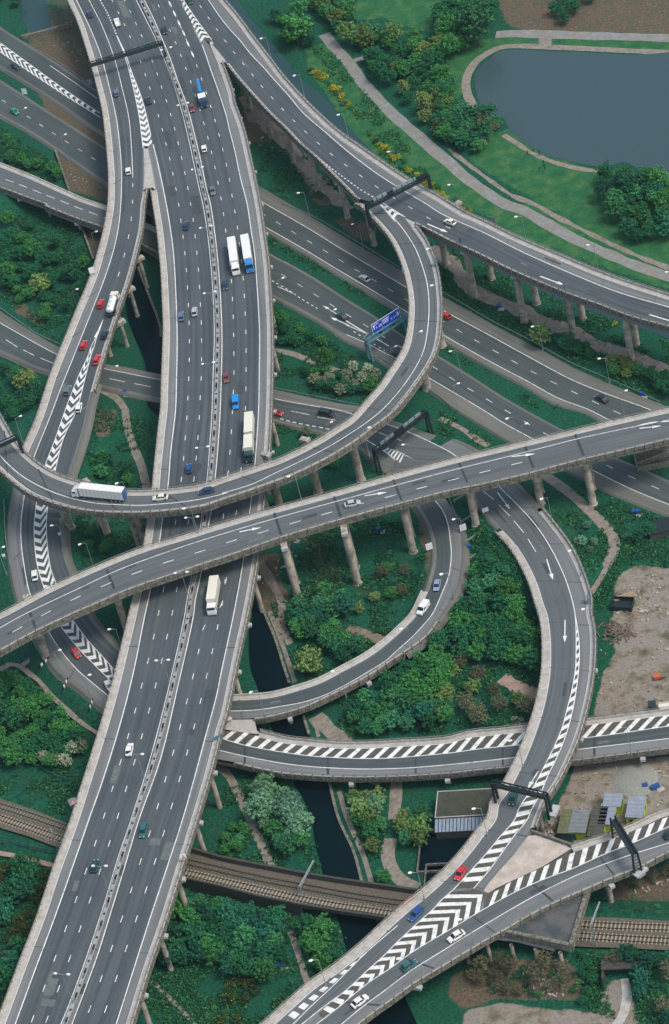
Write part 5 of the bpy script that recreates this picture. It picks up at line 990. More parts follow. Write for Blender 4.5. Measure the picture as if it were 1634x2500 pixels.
def place(vk, col, at, to, zf, label, group=None, name=None, cat='car', **kw):
    "vehicle centred at px `at`, its nose pointing towards px `to`"
    pa = P(at)[0, :2]; pt = P(to)[0, :2] if isinstance(to, str) else pa+np.array(to, float)
    if vk in ('saloon', 'hatch', 'estate', 'van', 'pickup'):
        if vk not in CARP:
            o = make_van() if vk == 'van' else make_van(5.0, 1.8, 2, True) if vk == 'pickup' else make_car(vk, 3.9 if vk == 'hatch' else 4.4); CARP[vk] = o; r_ = o
        else: r_ = copy_tree(CARP[vk])
        for ch in r_.children:
            if ch.name.startswith('body'):
                ch.data = ch.data.copy() if r_ is not CARP[vk] else ch.data
                ch.data.materials[0] = PAINT[col]
        hgt = .7
    else: r_ = make_lorry(**kw); hgt = 1.9
    r_.name = name or ('van' if vk == 'van' else 'pickup_truck' if vk == 'pickup' else 'lorry' if vk == 'lorry' else 'car')
    zz = float(zf(pa)[0]) if not isinstance(zf, (int, float)) else zf
    c = unp(pa, zz+hgt)[0]; a = unp(np.array([pa, pt]), zz+hgt); d = a[1]-a[0]
    ahead = c+d/np.linalg.norm(d)*2.0; za = zz; 
    if not isinstance(zf, (int, float)):
        p1 = proj([[ahead[0], ahead[1], zz]]); z1 = float(zf(p1)[0]); p0 = proj([[c[0], c[1], zz]]); za = float(zf(p0)[0]); pitch = -math.atan2(z1-za, 2.0)
    else: pitch = 0
    r_.location = (c[0], c[1], za+.02); r_.rotation_euler = (0, max(min(pitch, .12), -.12), math.atan2(d[1], d[0]))
    tag(r_, label, cat, group)
    return r_
UP, DN = (-6, -40), (6, 40)
place('saloon', 'navy', '00 610,93', (-12, -40), Z_M6, 'navy blue car on the narrow left lane above the dark gantry')
place('pickup', 'white', '00 795,150', (-14, -34), Z_M6, 'white pickup truck with an open bed, near the top of the motorway', cat='pickup truck')
place('saloon', 'dark', '00 1117,203', (12, 36), Z_M6, 'dark blue car just right of the median above the gantry beam')
place('saloon', 'dkgreen', '00 1290,0', (12, 30), Z_M6, 'dark green car cut by the top edge of the picture beside the first chevrons')
place('hatch', 'steel', '00 790,628', (-6, -40), Z_W, 'blue hatchback alone between the two solid lines of the upper slip road')
place('saloon', 'dark', '00 1005,680', (-10, -40), Z_M6, 'dark grey car right beside the long chevron wedge')
place('saloon', 'maroon', '00 1303,730', (8, 36), Z_M6, 'dull maroon car next to the blue crane lorry')
place('hatch', 'white', '00 1385,1005', (-5, -40), Z_M6, 'white hatchback just right of the median below the crane lorry')
place('hatch', 'white', '00 870,1158', (-3, -40), Z_W, 'white hatchback at the end of the solid line on the slip road')
place('saloon', 'slate', '00 1443,1290', (6, 40), Z_M6, 'slate grey car next to the median, above the two white trailers')
place('estate', 'dark', '00 108,450', (40, 22), Z_L, 'dark estate car beside the chevrons of the ground road at the upper left')
place('hatch', 'green', '00 100,755', (40, 24), Z_L, 'bright green hatchback on the ground road at the left edge')
place('saloon', 'navy', '01 1265,138', (2, -40), Z_M6, 'navy car between the dashes of the upward lanes, level with the canal gap')
place('hatch', 'red', '01 685,668', (14, -36), Z_W, 'red hatchback left of the white tanker')
place('hatch', 'red', '01 568,948', (14, -36), Z_W, 'red hatchback on the left lane where the slip road chevrons begin')
place('hatch', 'dark', '01 712,877', (14, -40), Z_W, 'black hatchback between the tip of the chevrons and the right parapet')
place('saloon', 'red', '01 657,1048', (14, -40), Z_W, 'red saloon right of the chevrons, behind the black hatchback')
place('hatch', 'slate', '01 460,1255', (16, -36), Z_W, 'grey blue hatchback left of the wide chevrons')
place('hatch', 'white', '01 535,1372', (10, -40), Z_W, 'white hatchback right of the chevrons near the grass bank')
place('saloon', 'silver', '01 1320,723', (1, -40), Z_M6, 'silver white saloon beside a blue one on the upward lanes')
place('saloon', 'steel', '01 1230,755', (1, -40), Z_M6, 'steel blue saloon at the left line beside the silver one')
place('hatch', 'navy', '01 1527,545', (2, 40), Z_M6, 'navy hatchback left of the two white lorries')
place('saloon', 'maroon', '01 1535,1168', (1, 40), Z_M6, 'dull red saloon beside the median on the downward lanes')
place('saloon', 'silver', '11 972,497', (-40, -24), Z_A, 'pale silver saloon on the trunk road left of the loop')
place('saloon', 'dkgreen', '11 820,752', (-40, -22), Z_A, 'very dark green saloon beside the big white lane arrows')
place('estate', 'dark', '11 1188,1012', (-40, -24), Z_A, 'black estate car half hidden under the loop below the blue sign')
place('hatch', 'red', '11 1525,750', (-40, -22), Z_A, 'red hatchback on the trunk road right behind the loop')
place('van', 'tblue', '11 100,1345', (0, 40), Z_M6, 'bright blue van in the middle lane behind the long two box lorry', cat='van')
place('saloon', 'cream', '21 70,115', (-40, -18), Z_D, 'cream white saloon alone on the tall viaduct right of the gantry')
place('saloon', 'dark', '21 1098,1312', (-40, -22), Z_A, 'black saloon alone on the trunk road near the right edge')
place('van', 'dark', '12 720,27', (40, 8), Z_L4, 'black van on the ground road right of the motorway', cat='van')
place('hatch', 'red', '12 378,20', (40, 10), Z_L4, 'red hatchback coming out from under the motorway')
place('saloon', 'silver', '12 890,635', (40, -10), Z_C, 'silver white saloon alone on the highest flyover')
place('saloon', 'lilac', '12 1465,1190', (-8, 40), Z_H, 'pale blue saloon on the inner loop ahead of the white van')
place('van', 'white', '12 1370,1350', (-24, 36), Z_H, 'white van on the inner loop with its side to the grass', cat='van')
place('hatch', 'blue', '02 1282,397', (-2, -40), Z_M6, 'mid blue hatchback just above the loop on the motorway')
place('saloon', 'cream', '02 1088,594', (-40, 4), Z_B, 'white saloon on the loop following the long lorry')
place('saloon', 'navy', '02 1400,550', (-40, 8), Z_B, 'navy saloon on the loop behind the white one')
place('saloon', 'white', '02 235,1122', (-5, -40), Z_W, 'white saloon left of the chevrons just above the flyover')
place('hatch', 'red', '03 518,262', (26, 34), Z_W, 'dark red hatchback left of the chevrons below the flyover')
place('hatch', 'white', '03 738,482', (20, 32), Z_W, 'white hatchback slipping under the left edge of the motorway')
place('saloon', 'white', '03 878,915', (8, -40), Z_M6, 'white saloon alone on the lower upward lanes')
place('estate', 'teal', '04 973,75', (-10, 40), Z_M6, 'dark teal estate car right of the median near the bottom')
place('hatch', 'dkgreen', '04 643,315', (10, -40), Z_M6, 'dark green hatchback under the twin lamp on the lowest upward lanes')
place('hatch', 'dkgreen', '23 497,1247', (-12, 38), Z_E, 'dark green hatchback under the dark gantry on the descending viaduct')
place('saloon', 'red', '24 140,362', (-22, 36), Z_E, 'bright red saloon left of the white hatching')
place('estate', 'blue', '14 1322,640', (-30, 32), Z_E, 'deep blue estate car beside the red repair on the parapet')
place('saloon', 'white', '24 110,790', (-36, 22), Z_G, 'white saloon on the merging viaduct right of the big chevrons')
place('hatch', 'teal', '14 1275,987', (36, -22), Z_G, 'teal green hatchback under the lamp on the merging viaduct')
place('saloon', 'white', '14 940,1232', (36, -26), Z_G, 'white saloon with dark windows nearest to the bottom edge')
place('hatch', 'dark', '24 1568,95', (36, -22), Z_G, 'dark car cut by the right edge on the merging viaduct')
place('lorry', None, '01 763,662', (14, -40), Z_W, 'white road tanker with a blue side panel on the left slip road', cat='tanker', name='tanker', cab='cream', box='white', L=9.5, kind='tanker')
place('lorry', None, '00 1368,650', (10, 36), Z_M6, 'blue crane lorry with its boom pointing backwards', cat='crane lorry', name='crane_lorry', cab='navy', box='blue', L=10.5, kind='crane')
place('lorry', None, '11 88,352', (5, 40), Z_M6, 'articulated lorry all white, left one of the two side by side', cat='lorry', cab='white', box='white', L=15.5, kind='artic')
place('lorry', None, '11 180,335', (6, 40), Z_M6, 'articulated lorry with white trailer and bright blue cab', cat='lorry', cab='lblue', box='white', L=15.5, kind='artic')
place('lorry', None, '12 192,190', (-1, 40), Z_M6, 'long lorry of two cream boxes with a dark green cab', cat='lorry', cab='dkgreen', box='cream', L=18.3, kind='drawbar', H=3.9)
place('lorry', None, '02 670,566', (-40, -4), Z_B, 'white curtain sided lorry with blue rear doors on the loop', cat='lorry', cab='white', box='white', L=16.2, H=4.1, kind='artic', side='blue')
place('lorry', None, '02 1448,1265', (-6, 40), Z_M6, 'dusty cream lorry with white cab below the flyover', cat='lorry', cab='white', box='cream', L=11.5, kind='rigid')
place('lorry', None, '23 1545,612', (-40, 4), GR, 'parked dark lorry with a pale flat bed at the edge of the gravel yard', cat='lorry', cab='dark', box='cream', L=10, kind='flat')

# ================================================================== GANTRIES
def gantry(name, label, a, b, zd, leg, m_='steel', h=6.2, depth=1.3, wd=1.2, signs=(), legw=.55, back='panel', legs=(1, 1)):
    A = unp(P(a)[:, :2], zd+h)[0]; B = unp(P(b)[:, :2], zd+h)[0]; d = B-A; Lg = np.linalg.norm(d); d /= Lg; n = np.array([-d[1], d[0], 0])
    r_ = empty(name, tuple((A+B)/2*np.array([1, 1, 0])+np.array([0, 0, zd]))); off = np.array(r_.location); tag(r_, label, 'gantry'); f = lambda v: np.array(v)-off
    mb = MB()
    for s_ in (-1, 1):
        for q in (-1, 1): mb.beam(f(A+n*s_*wd/2+[0, 0, q*depth/2]), f(B+n*s_*wd/2+[0, 0, q*depth/2]), .28, .28)
        k = max(4, int(Lg/1.6))
        for i in range(k):
            u, v = A+d*Lg*i/k+n*s_*wd/2, A+d*Lg*(i+1)/k+n*s_*wd/2; z0, z1 = (-1, 1) if i % 2 else (1, -1); mb.beam(f(u+[0, 0, z0*depth/2]), f(v+[0, 0, z1*depth/2]), .14, .14)
    mb.box(f((A+B)/2+[0, 0, -depth/2+.1]), (Lg, wd, .12), math.atan2(d[1], d[0]))
    mb.build('truss', M[m_], r_)
    for e_, on, zb in ((A, legs[0], leg[0]), (B, legs[1], leg[1])):
        if not on: continue
        mb = MB()
        for s_ in (-1, 1): mb.beam(f(e_+n*s_*wd*.45+[0, 0, .4]), f([*(e_+n*s_*wd*.75)[:2], zb]), legw, legw*.7)
        for z in np.arange(zb+.6, zd+h, 1.1): mb.beam(f([*(e_-n*wd*.6)[:2], z]), f([*(e_+n*wd*.6)[:2], z]), .12, .12)
        mb.build('leg', M[m_], r_)
    for (t0, t1, hh, mm, dz) in signs:
        c0, c1 = A+d*Lg*t0, A+d*Lg*t1; mb = MB(); c = (c0+c1)/2-n*(0)+[0, 0, depth/2+hh/2+dz]; mb.box(f(c), (np.linalg.norm(c1-c0)-.1, .22, hh), math.atan2(d[1], d[0])); mb.build('signal_box' if mm == 'steel' else 'sign_panel', M[mm], r_)
    return r_, A, B, d, n, f
gantry('gantry', 'dark lattice gantry across the upward lanes near the top left', '00 606,440', '00 1100,290', 14, (13.5, 14), depth=1.1, h=6)
gantry('gantry', 'dark gantry with pale sign backs where the loop leaves the tall viaduct', 's 895,505', 's 1045,428', 17.2, (15.5, 15.5), h=6.4, signs=[(.0, .11, 1.5, 'steel', -.9)]+[(.12+.035*0, .165, 1.9, 'panel', -.9), (.175, .26, 1.9, 'panel', -.9), (.27, .335, 1.9, 'panel', -.9), (.345, .43, 1.5, 'steel', -.9), (.44, .485, 1.9, 'panel', -.9), (.495, .575, 1.9, 'panel', -.9), (.585, .67, 1.9, 'panel', -.9), (.68, .765, 1.9, 'panel', -.9), (.775, .81, 1.9, 'panel', -.9), (.82, 1.0, 1.5, 'steel', -.9)])
g3 = gantry('sign_gantry', 'teal gantry over the trunk road with a blue direction sign standing on it', '11 985,918', '11 1245,752', .4, (0, 0), m_='teal', h=7.2, depth=1.7, wd=1.6, signs=[(.33, .46, 1.2, 'steel', -2.2), (.62, .76, 1.2, 'steel', -2.2)], legs=(1, 1))
r_, A, B, d, n, f = g3; Lg = np.linalg.norm(B-A); face = -n if (n@(-_F)) < 0 else n
def textobj(txt, size, loc, parent, m_, right, up_, name='lettering'):
    cu = bpy.data.curves.new(name, 'FONT'); cu.body = txt; cu.size = size; cu.extrude = .01; cu.materials.append(m_); tmp = bpy.data.objects.new('tmp', cu); COL.objects.link(tmp); me_ = bpy.data.meshes.new_from_object(tmp); bpy.data.objects.remove(tmp); o = bpy.data.objects.new(name, me_); COL.objects.link(o); o.parent = parent
    nrm = np.cross(right, up_); o.matrix_local = Matrix(((right[0], up_[0], nrm[0], loc[0]), (right[1], up_[1], nrm[1], loc[1]), (right[2], up_[2], nrm[2], loc[2]), (0, 0, 0, 1))); return o
# two blue sign faces
lean = np.array([0, 0, 1.0])
zs = .4+7.2+1.0; nf = np.array([n[0], n[1], 0]); nf = nf if nf@_F < 0 else -nf; rt = np.cross(lean, nf)   # rt runs left to right as read
Lp = (A if (A@rt) < (B@rt) else B); Lp = np.array([Lp[0], Lp[1], zs])
S0 = Lp+rt*Lg*.16; SL = Lg*.72; SH_ = 3.4
def plate(u0, u1, v0, v1, dd, m_, name):
    mb = MB(); c = S0+rt*(u0+u1)/2+lean*(v0+v1)/2+nf*dd; mb.box(f(c), (u1-u0, .08, v1-v0), math.atan2(rt[1], rt[0])); return mb.build(name, M[m_], r_)
plate(0, SL, 0, SH_, .6, 'signwhite', 'sign_border'); plate(.14, SL*.35, .14, SH_-.14, .66, 'signblue', 'sign_face'); plate(SL*.35+.12, SL-.14, .14, SH_-.14, .66, 'signblue', 'sign_face')
for u, v, s_, t in ((1.25, 1.15, 1.15, 'A 38'), (SL*.66, .95, 1.1, 'A 5127')): textobj(t, s_, f(S0+rt*u+lean*v+nf*.71), r_, M['signwhite'], rt, lean)
for u0, u1, v in ((.4, 2.6, 2.6), (SL*.38, SL*.62, 2.45), (SL*.38, SL*.60, 1.9), (SL*.38, SL*.58, 1.35)): plate(u0, u1, v, v+.22, .70, 'signwhite', 'legend_line')
mb = MB(); c = S0+rt*.75+nf*.71+lean*1.2; mb.add([f(c+rt*a+lean*b) for a, b in ((-.15, 0), (.15, 0), (.15, .9), (.45, .9), (0, 1.6), (-.45, .9), (-.15, .9))], [tuple(range(7))]); c = S0+rt*(SL-.8)+nf*.71+lean*1.0; mb.add([f(c+rt*a+lean*b) for a, b in ((-.15, 0), (.15, 0), (.15, .9), (.45, .9), (0, 1.6), (-.45, .9), (-.15, .9))], [tuple(range(7))]); mb.build('arrow_symbol', M['signwhite'], r_)
gantry('gantry', 'dark gantry with grey sign backs over the ground road between the loop and the flyover', '12 1040,285', '12 1390,15', .8, (0, 0), h=7, signs=[(.12, .2, 1.7, 'panel', -.9), (.21, .3, 1.7, 'panel', -.9), (.31, .38, 1.7, 'panel', -.9), (.39, .56, 1.5, 'steel', -.9), (.57, .66, 1.7, 'panel', -.9), (.67, .78, 1.7, 'panel', -.9), (.79, .9, 1.7, 'panel', -.9)])
gantry('gantry', 'dark gantry across the descending viaduct beside the low roofs', '23 360,1145', '23 722,1232', 10.5, (5, 9.5), h=6.2, depth=1.0)
gantry('gantry', 'dark gantry with ladder legs over the hatching of the merging viaduct', '24 1175,-5', '24 1322,232', 10.5, (9, 9.5), h=6.2, depth=.9, wd=1.3)
gantry('gantry', 'grey dark gantry over the loop at the left edge', '02 -150,305', '02 118,185', 21, (20, 20.2), h=5.5, depth=.9, signs=[(.3, .95, .3, 'panel', -.2)])
for nm, t, dz in (('24 1360,352', Z_G, 0), ('23 775,1330', Z_E, 0)):
    o = None; c = t.pt(P(nm)[:, :2])[0]; mb = MB(); mb.box((c[0], c[1], c[2]-.2), (3.6, 1.8, .5), .5 if t is Z_G else 1.0); mb.box((c[0], c[1], c[2]-.9), (2.0, 1.2, 1.0), .5 if t is Z_G else 1.0); o = mb.build('gantry_plinth', M['cap']); tag(o, 'white concrete plinth carrying the gantry leg beside the ' + ('merging' if t is Z_G else 'descending') + ' viaduct', 'plinth')

# ================================================================== LAMPS
def make_lamp(h=10.0, arms=1, reach=1.5):
    r_ = empty('street_lamp'); mb = MB(); mb.tube((0, 0, 0), (0, 0, h), .085, .055, 6); mb.tube((0, 0, 0), (0, 0, 1.3), .17, .16, 6); mb.build('lamp_post', M['lightsteel'], r_)
    for s_ in ((1,) if arms == 1 else (1, -1)):
        mb = MB(); mb.tube((0, 0, h-.05), (s_*reach, 0, h+.25), .06, .05, 5); mb.build('lamp_arm', M['lightsteel'], r_)
        mb = MB(); mb.loft([[(s_*reach-.1, a, b+h+.25) for a, b in ((-.12, -.08), (.12, -.08), (.1, .1), (-.1, .1))], [(s_*reach+.35*s_, a, b+h+.27) for a, b in ((-.3, -.12), (.3, -.12), (.2, .16), (-.2, .16))], [(s_*reach+.85*s_, a, b+h+.3) for a, b in ((-.24, -.1), (.24, -.1), (.14, .1), (-.14, .1))]], closed=True, cap=True); mb.build('lamp_head', M['lamp'], r_)
    return r_
LT = make_lamp(10.5, 2, 1.15); LS = make_lamp(9.5, 1, 1.3); ft = fs = True
tw = ['00 1131,340', '00 1241,710', '00 1335,1155', '01 1385,160', '01 1412,610', '01 1404,1075', '02 1357,256', '02 1318,726', '02 1218,1115', '03 1076,320', '03 938,955', '04 651,312', '04 390,1042']
ORD = ['first', 'second', 'third', 'fourth', 'fifth', 'sixth', 'seventh', 'eighth', 'ninth', 'tenth', 'eleventh', 'twelfth', 'thirteenth', 'fourteenth', 'fifteenth', 'sixteenth', 'seventeenth', 'eighteenth', 'nineteenth', 'twentieth']
for i, t in enumerate(tw):
    o = LT if i == 0 else copy_tree(LT); c = unp(P(t)[:, :2], 14+10.7)[0]; j = ((cen[:, :2]-c[:2])**2).sum(1).argmin(); c = cen[j] if np.hypot(*(cen[j]-c)[:2]) < 6 else c
    tt = cen[min(j+3, len(cen)-1)]-cen[max(j-3, 0)]; o.location = (c[0], c[1], 14.3); o.rotation_euler = (0, 0, math.atan2(tt[1], tt[0])+math.pi/2)
    tag(o, 'twin headed grey lamp on the motorway median, ' + ORD[i] + ' from the top', 'street lamp', 'twin lamps along the motorway median')
LAMPS = {   # head px, arm direction px offset (head relative to post top), base height source
 'tall viaduct above the river': (Z_D, ['10 270,260,-1', '10 495,512,-1', '10 793,778,-1', '20 0,0,0'][:3], 17),
 'river bank beyond the tall viaduct': (0, ['10 1133,1028,-1', '10 1545,1253,-1', '21 515,80,-1', '21 1003,272,-1', '21 1537,455,-1'], 0),
 'trunk road verges': (0, ['11 420,495,1', '11 890,131,-1', '11 775,708,1', '10 523,1308,-1', '11 1186,958,1', '21 127,1210,1', '21 1080,1042,-1', '21 1265,1258,1', '22 455,60,-1', '22 590,93,1', '21 70,993,-1', '21 627,825,-1', '12 1232,237,-1', '12 750,82,1'], 0),
 'loop parapet': (Z_B, ['11 1428,546,-1', '11 1358,856,1', '12 457,452,-1', '12 1005,120,1', '02 1247,670,-1', '02 790,500,-1', '11 1400,297,-1'], 0),
 'left slip road bank': (0, ['01 525,571,1', '01 795,1092,1', '01 655,180,1', '00 175,730,1', '00 445,910,1', '02 350,785,-1', '02 140,43,1', '02 540,913,-1', '02 25,930,1', '03 408,240,1', '03 610,408,1', '03 740,100,-1', '03 0,0,0'][:12], 0),
 'inner loop': (Z_H, ['13 755,385,-1', '13 200,527,-1', '12 1490,1115,-1', '22 92,743,-1', '22 10,1116,-1', '13 1220,97,-1'], 0),
 'descending viaduct': (Z_E, ['22 688,605,-1', '22 878,957,-1', '22 970,1353,-1', '23 475,855,-1', '23 1216,768,-1', '23 228,1317,-1'], 0),
 'bottom right roads': (Z_G, ['14 1200,945,-1', '24 135,680,-1', '14 607,958,-1', '14 1280,362,-1'], 0)}
for grp, (zf, L_, zb) in LAMPS.items():
    for i, t in enumerate(L_):
        p_ = P(t); sgn = p_[0, 2]; p_ = p_[:, :2]
        if zf == 0: base = None; z0 = 0
        else: z0 = float(zf(p_+np.array([[22, 62]]))[0])
        c = unp(p_, z0+9.8)[0]
        if zf == 0:
            z0 = float(zg(c[0], c[1])); c = unp(p_, z0+9.8)[0]
        o = LS if fs else copy_tree(LS); fs = False
        ang = 0 if sgn > 0 else math.pi; ang += .2*rng.uniform(-1, 1)
        o.location = (c[0]-math.cos(ang)*1.75, c[1]-math.sin(ang)*1.75, z0); o.rotation_euler = (0, 0, ang)
        tag(o, 'single lamp by the ' + grp + ', ' + ORD[i] + ' from top', 'street lamp', 'single lamps by the ' + grp)

# ================================================================== BARRIERS AND FENCES
def guard(t, zf, label, name='guard_rail', h=.75, post=3.2, m_='lightsteel', cat='guard rail', rails=(.6,)):
    q = spl(P(t)[:, :2], 8); w3 = zf.pt(q); s_ = alen(w3); pp = at_len(w3, np.arange(0, s_[-1], post)); r_ = empty(name, tuple(pp[0])); tag(r_, label, cat); o = pp[0]
    mb = MB()
    for z in rails:
        for a, b in zip(pp[:-1], pp[1:]): mb.beam(a-o+[0, 0, z], b-o+[0, 0, z], .1, .3 if name == 'guard_rail' else .07)
    mb.build('rail', M[m_], r_); mb = MB(); [mb.box(a-o+np.array([0, 0, h/2]), (.12, .12, h)) for a in pp]; mb.build('posts', M[m_], r_)
guard('11 415,0 600,75 800,185 1000,305 1240,450', GR, 'guard rail along the upper verge of the trunk road left of the loop')
guard('21 20,600 200,705 350,795 520,880 700,975 900,1085 1100,1170 1300,1255 1490,1345', GR, 'guard rail along the upper verge of the trunk road right of the loop')
guard('11 360,1250 600,1300 800,1340 950,1368', GR, 'guard rail above the ground road right of the motorway')
guard('01 0,705 120,790 250,880 435,965', GR, 'guard rail above the curved ground road at the left edge')
guard('22 55,595 100,690 135,790 155,900 155,1020 130,1150 80,1290 20,1389', GR, 'guard rail round the outer side of the inner loop')
guard('00 170,300 350,400 500,500 640,600', GR, 'guard rail beside the bare soil above the chevron ground road')
guard('00 60,620 160,690 270,735', GR, 'thin guard rail below the small green triangle at the left')
guard('02 130,-20 60,320 30,520', GR, 'guard rail left of the slip road above the loop') if 0 else None
guard('02 30,620 45,900 80,1080 125,1270', GR, 'guard rail left of the slip road between loop and flyover')
guard('11 1070,1040 1170,1105 21 0,1310 90,1389', GR, 'guard rail on the lower verge of the trunk road by the sign gantry')
guard('02 585,80 535,250 470,450', GR, 'guard rail right of the slip road above the loop')
guard('02 410,620 420,900 480,1110', GR, 'guard rail right of the slip road between loop and flyover')
guard('03 600,0 700,120 810,240', GR, 'guard rail right of the slip road below the flyover')
guard('03 230,1020 330,1080 450,1130 550,1145', GR, 'blue green mesh fence on the grass by the blossoming trees', 'mesh_fence', 1.2, 2.5, 'fencegreen', 'fence', (.3, .7, 1.1))
guard('04 -40,165 100,175 250,215 400,245', GR, 'teal mesh fence between the railway and the red path', 'mesh_fence', 1.8, 2.5, 'fencegreen', 'fence', (.3, .7, 1.1, 1.6))

# ================================================================== SMALL THINGS
def angl(a, b): q = unp(P(a+' '+b)[:, :2], 0); d = q[1]-q[0]; return math.atan2(d[1], d[0])
def thing_mesh(name, mb, m_, label, cat, group=None): o = mb.build(name, M[m_] if isinstance(m_, str) else m_); tag(o, label, cat, group); return o
# portable cabins
def cabin(t, L, W_, H, roof, wall, label, ang, door=None, stripes_=True):
    c = gpt(P(t)[:, :2])[0]; r_ = empty('site_cabin', tuple(c), ang); tag(r_, label, 'cabin')
    mb = MB(); mb.box((0, 0, H/2), (L, W_, H)); mb.build('walls', wall, r_)
    mb = MB(); mb.box((0, 0, H+.08), (L+.25, W_+.25, .16)); [mb.box((x, 0, H+.19), (.08, W_+.2, .06)) for x in np.arange(-L/2+.5, L/2, 1.2)]; mb.build('roof', roof, r_)
    for s_ in (-1, 1):
        for k in (-.3, .15):
            mb = MB(); mb.box((L*k, s_*(W_/2+.015), 1.5), (1.3, .05, .9)); mb.build('window', M['glass'], r_)
    mb = MB(); mb.box((-L/2-.02, W_*.2, 1.05), (.06, .85, 2.0)); mb.build('door', PAINT[door or 'navy'], r_)
    return r_
cy = mat('cabin_yellow', (.42, .50, .03), .7, (.30, .38, .03), 1.0); rg = mat('cabin_roof_grey', (.20, .23, .25), .7, (.14, .16, .17), .8); rm = mat('cabin_roof_mossy', (.10, .11, .05), .95, (.16, .16, .09), .9); rdk = mat('cabin_roof_dark', (.05, .055, .045), .9, (.09, .09, .075), .8); gw = mat('cabin_green_wall', (.03, .07, .05), .8, (.05, .09, .07), 1.0); lb = mat('cabin_roof_lilac', (.27, .31, .38), .7, (.20, .23, .28), .8)
A0 = angl('s 1386,2045', 's 1396,1998')
cabin('s 1388,2024', 7.5, 3.4, 2.6, rm, gw, 'mossy roofed dark green cabin, leftmost of the row in the yard', A0)
cabin('s 1418,2024', 7.2, 4.0, 2.7, rg, cy, 'yellow green cabin with a grey roof next to the mossy one', A0)
cabin('s 1463,2024', 9.5, 3.6, 2.6, rdk, cy, 'long dark roofed cabin with a red end under the gantry', A0, 'red')
cabin('s 1500,1972', 4.2, 4.2, 2.7, lb, cy, 'short pale roofed yellow cabin behind the gantry', A0); cabin('s 1487,2006', 6.5, 3.6, 2.6, lb, cy, 'pale lilac roofed cabin beside the ladder of the gantry', A0)
cabin('s 1556,1990', 6.5, 4.0, 2.7, lb, cy, 'pale roofed yellow cabin, rightmost of the row', A0)
# substation building partly under the descending viaduct
c = gpt(P('s 1143,1988'))[0]; r_ = empty('substation_building', tuple(c), angl('s 1081,1947', 's 1201,1940')); tag(r_, 'flat mossy roofed building with a grey ribbed lean to, left of the descending viaduct', 'building')
mb = MB(); mb.box((0, 0, 1.9), (14, 8.4, 3.8)); mb.build('walls', M['brick'], r_); mb = MB(); mb.box((0, 0, 3.9), (14.4, 8.8, .2)); mb.build('flat_roof', M['roofdk'], r_)
mb = MB(); [mb.box((x, 0, 4.05), (.25, 8.8, .14)) for x in (-7.1, 7.1)]; [mb.box((0, y, 4.05), (14.0, .25, .14)) for y in (-4.3, 4.3)]; mb.build('roof_edge', M['conc'], r_)
mb = MB(); mb.add([(-7.2, -4.4, 3.6), (7.2, -4.4, 3.6), (7.2, -7.8, 2.6), (-7.2, -7.8, 2.6)], [(3, 2, 1, 0)]); lt = mb.build('lean_to_roof', M['glassroof'], r_); mb = MB(); [mb.beam((x, -4.4, 3.66), (x, -7.8, 2.66), .14, .14) for x in np.arange(-7.2, 7.3, .9)]; mb.build('ribs', M['steel'], lt); mb = MB(); mb.box((0, -7.6, 1.25), (14, .3, 2.5)); mb.build('lean_to_wall', M['brick'], r_)
# dark fenced tanks under the viaduct
for t, L_, W_, lab in (('s 1100,2080', 15, 13, 'dark flooded pit left of the descending viaduct below the ribbed roof'), ('s 1085,2140', 9, 7, 'small dark pit in the corner of the concrete wall by the descending viaduct')):
    c = gpt(P(t))[0]; r_ = empty('settling_pit', tuple(c), angl('s 1081,1947', 's 1201,1940')); tag(r_, lab, 'pit'); mb = MB(); mb.box((0, 0, .12), (L_, W_, .1)); mb.build('surface', M['canal'], r_); mb = MB(); [mb.box((s_*L_/2, 0, .45), (.3, W_, .9)) for s_ in (-1, 1)]; [mb.box((0, s_*W_/2, .45), (L_-.3, .3, .9)) for s_ in (-1, 1)]; mb.build('rim', M['conc2'], r_)
# railway line masts
def mast(base, top, label, arm=None):
    b = gpt(P(base)[:, :2])[0]; r_ = empty('railway_mast', tuple(b)); tag(r_, label, 'mast'); mb = MB()
    for s_ in (-.3, .3): mb.beam((s_, 0, 0), (s_, 0, 8), .12, .12)
    for z in np.arange(0, 8, .8): mb.beam((-.3, 0, z), (.3, 0, z+.8), .08, .08)
    mb.build('post', M['lightsteel'], r_)
    if arm: e_ = unp(P(arm)[:, :2], b[2]+8)[0]-b; mb = MB(); mb.beam((0, 0, 8), tuple(e_), .3, .3); mb.beam((0, 0, 7.2), tuple(e_*np.array([1, 1, 1])-[0, 0, .3]), .12, .12); mb.build('cross_beam', M['lightsteel'], r_)
mast('14 575,610', None, 'pale steel railway mast with a long cross beam over the two bridge tracks', '14 628,280'); mast('14 540,470', None, 'railway mast on the brick bridge, upper one') if 0 else None
mast('24 1055,875', None, 'railway mast at the lower side of the right hand tracks', '24 1085,560'); mast('04 400,215', None, 'thin railway mast beside the motorway at lower left', '04 355,90')
# yard items
c = gpt(P('s 1521,1480'))[0]; r_ = empty('skip_container', tuple(c), angl('s 1500,1492', 's 1541,1494')); tag(r_, 'black open topped skip at the corner of the gravel yard', 'skip'); mb = MB(); [mb.box((0, s_*1.9, .8), (5.6, .15, 1.6)) for s_ in (-1, 1)]; [mb.box((s_*2.75, 0, .8), (.15, 3.7, 1.6)) for s_ in (-1, 1)]; mb.build('sides', M['steel'], r_); mb = MB(); mb.box((0, 0, .25), (5.4, 3.6, .2)); mb.build('floor', M['steel'], r_)
mb = MB(); c = gpt(P('s 1525,1463'))[0]; [mb.box((c[0]+rng.uniform(-.3, .3), c[1]+i*.5, .3+i*.1), (5.5, .4, .5), .05) for i in range(3)]; thing_mesh('timber_stack', mb, mat('timber', (.30, .2, .12), .9, (.42, .33, .22), 2), 'pile of brown timbers behind the black skip', 'timber')
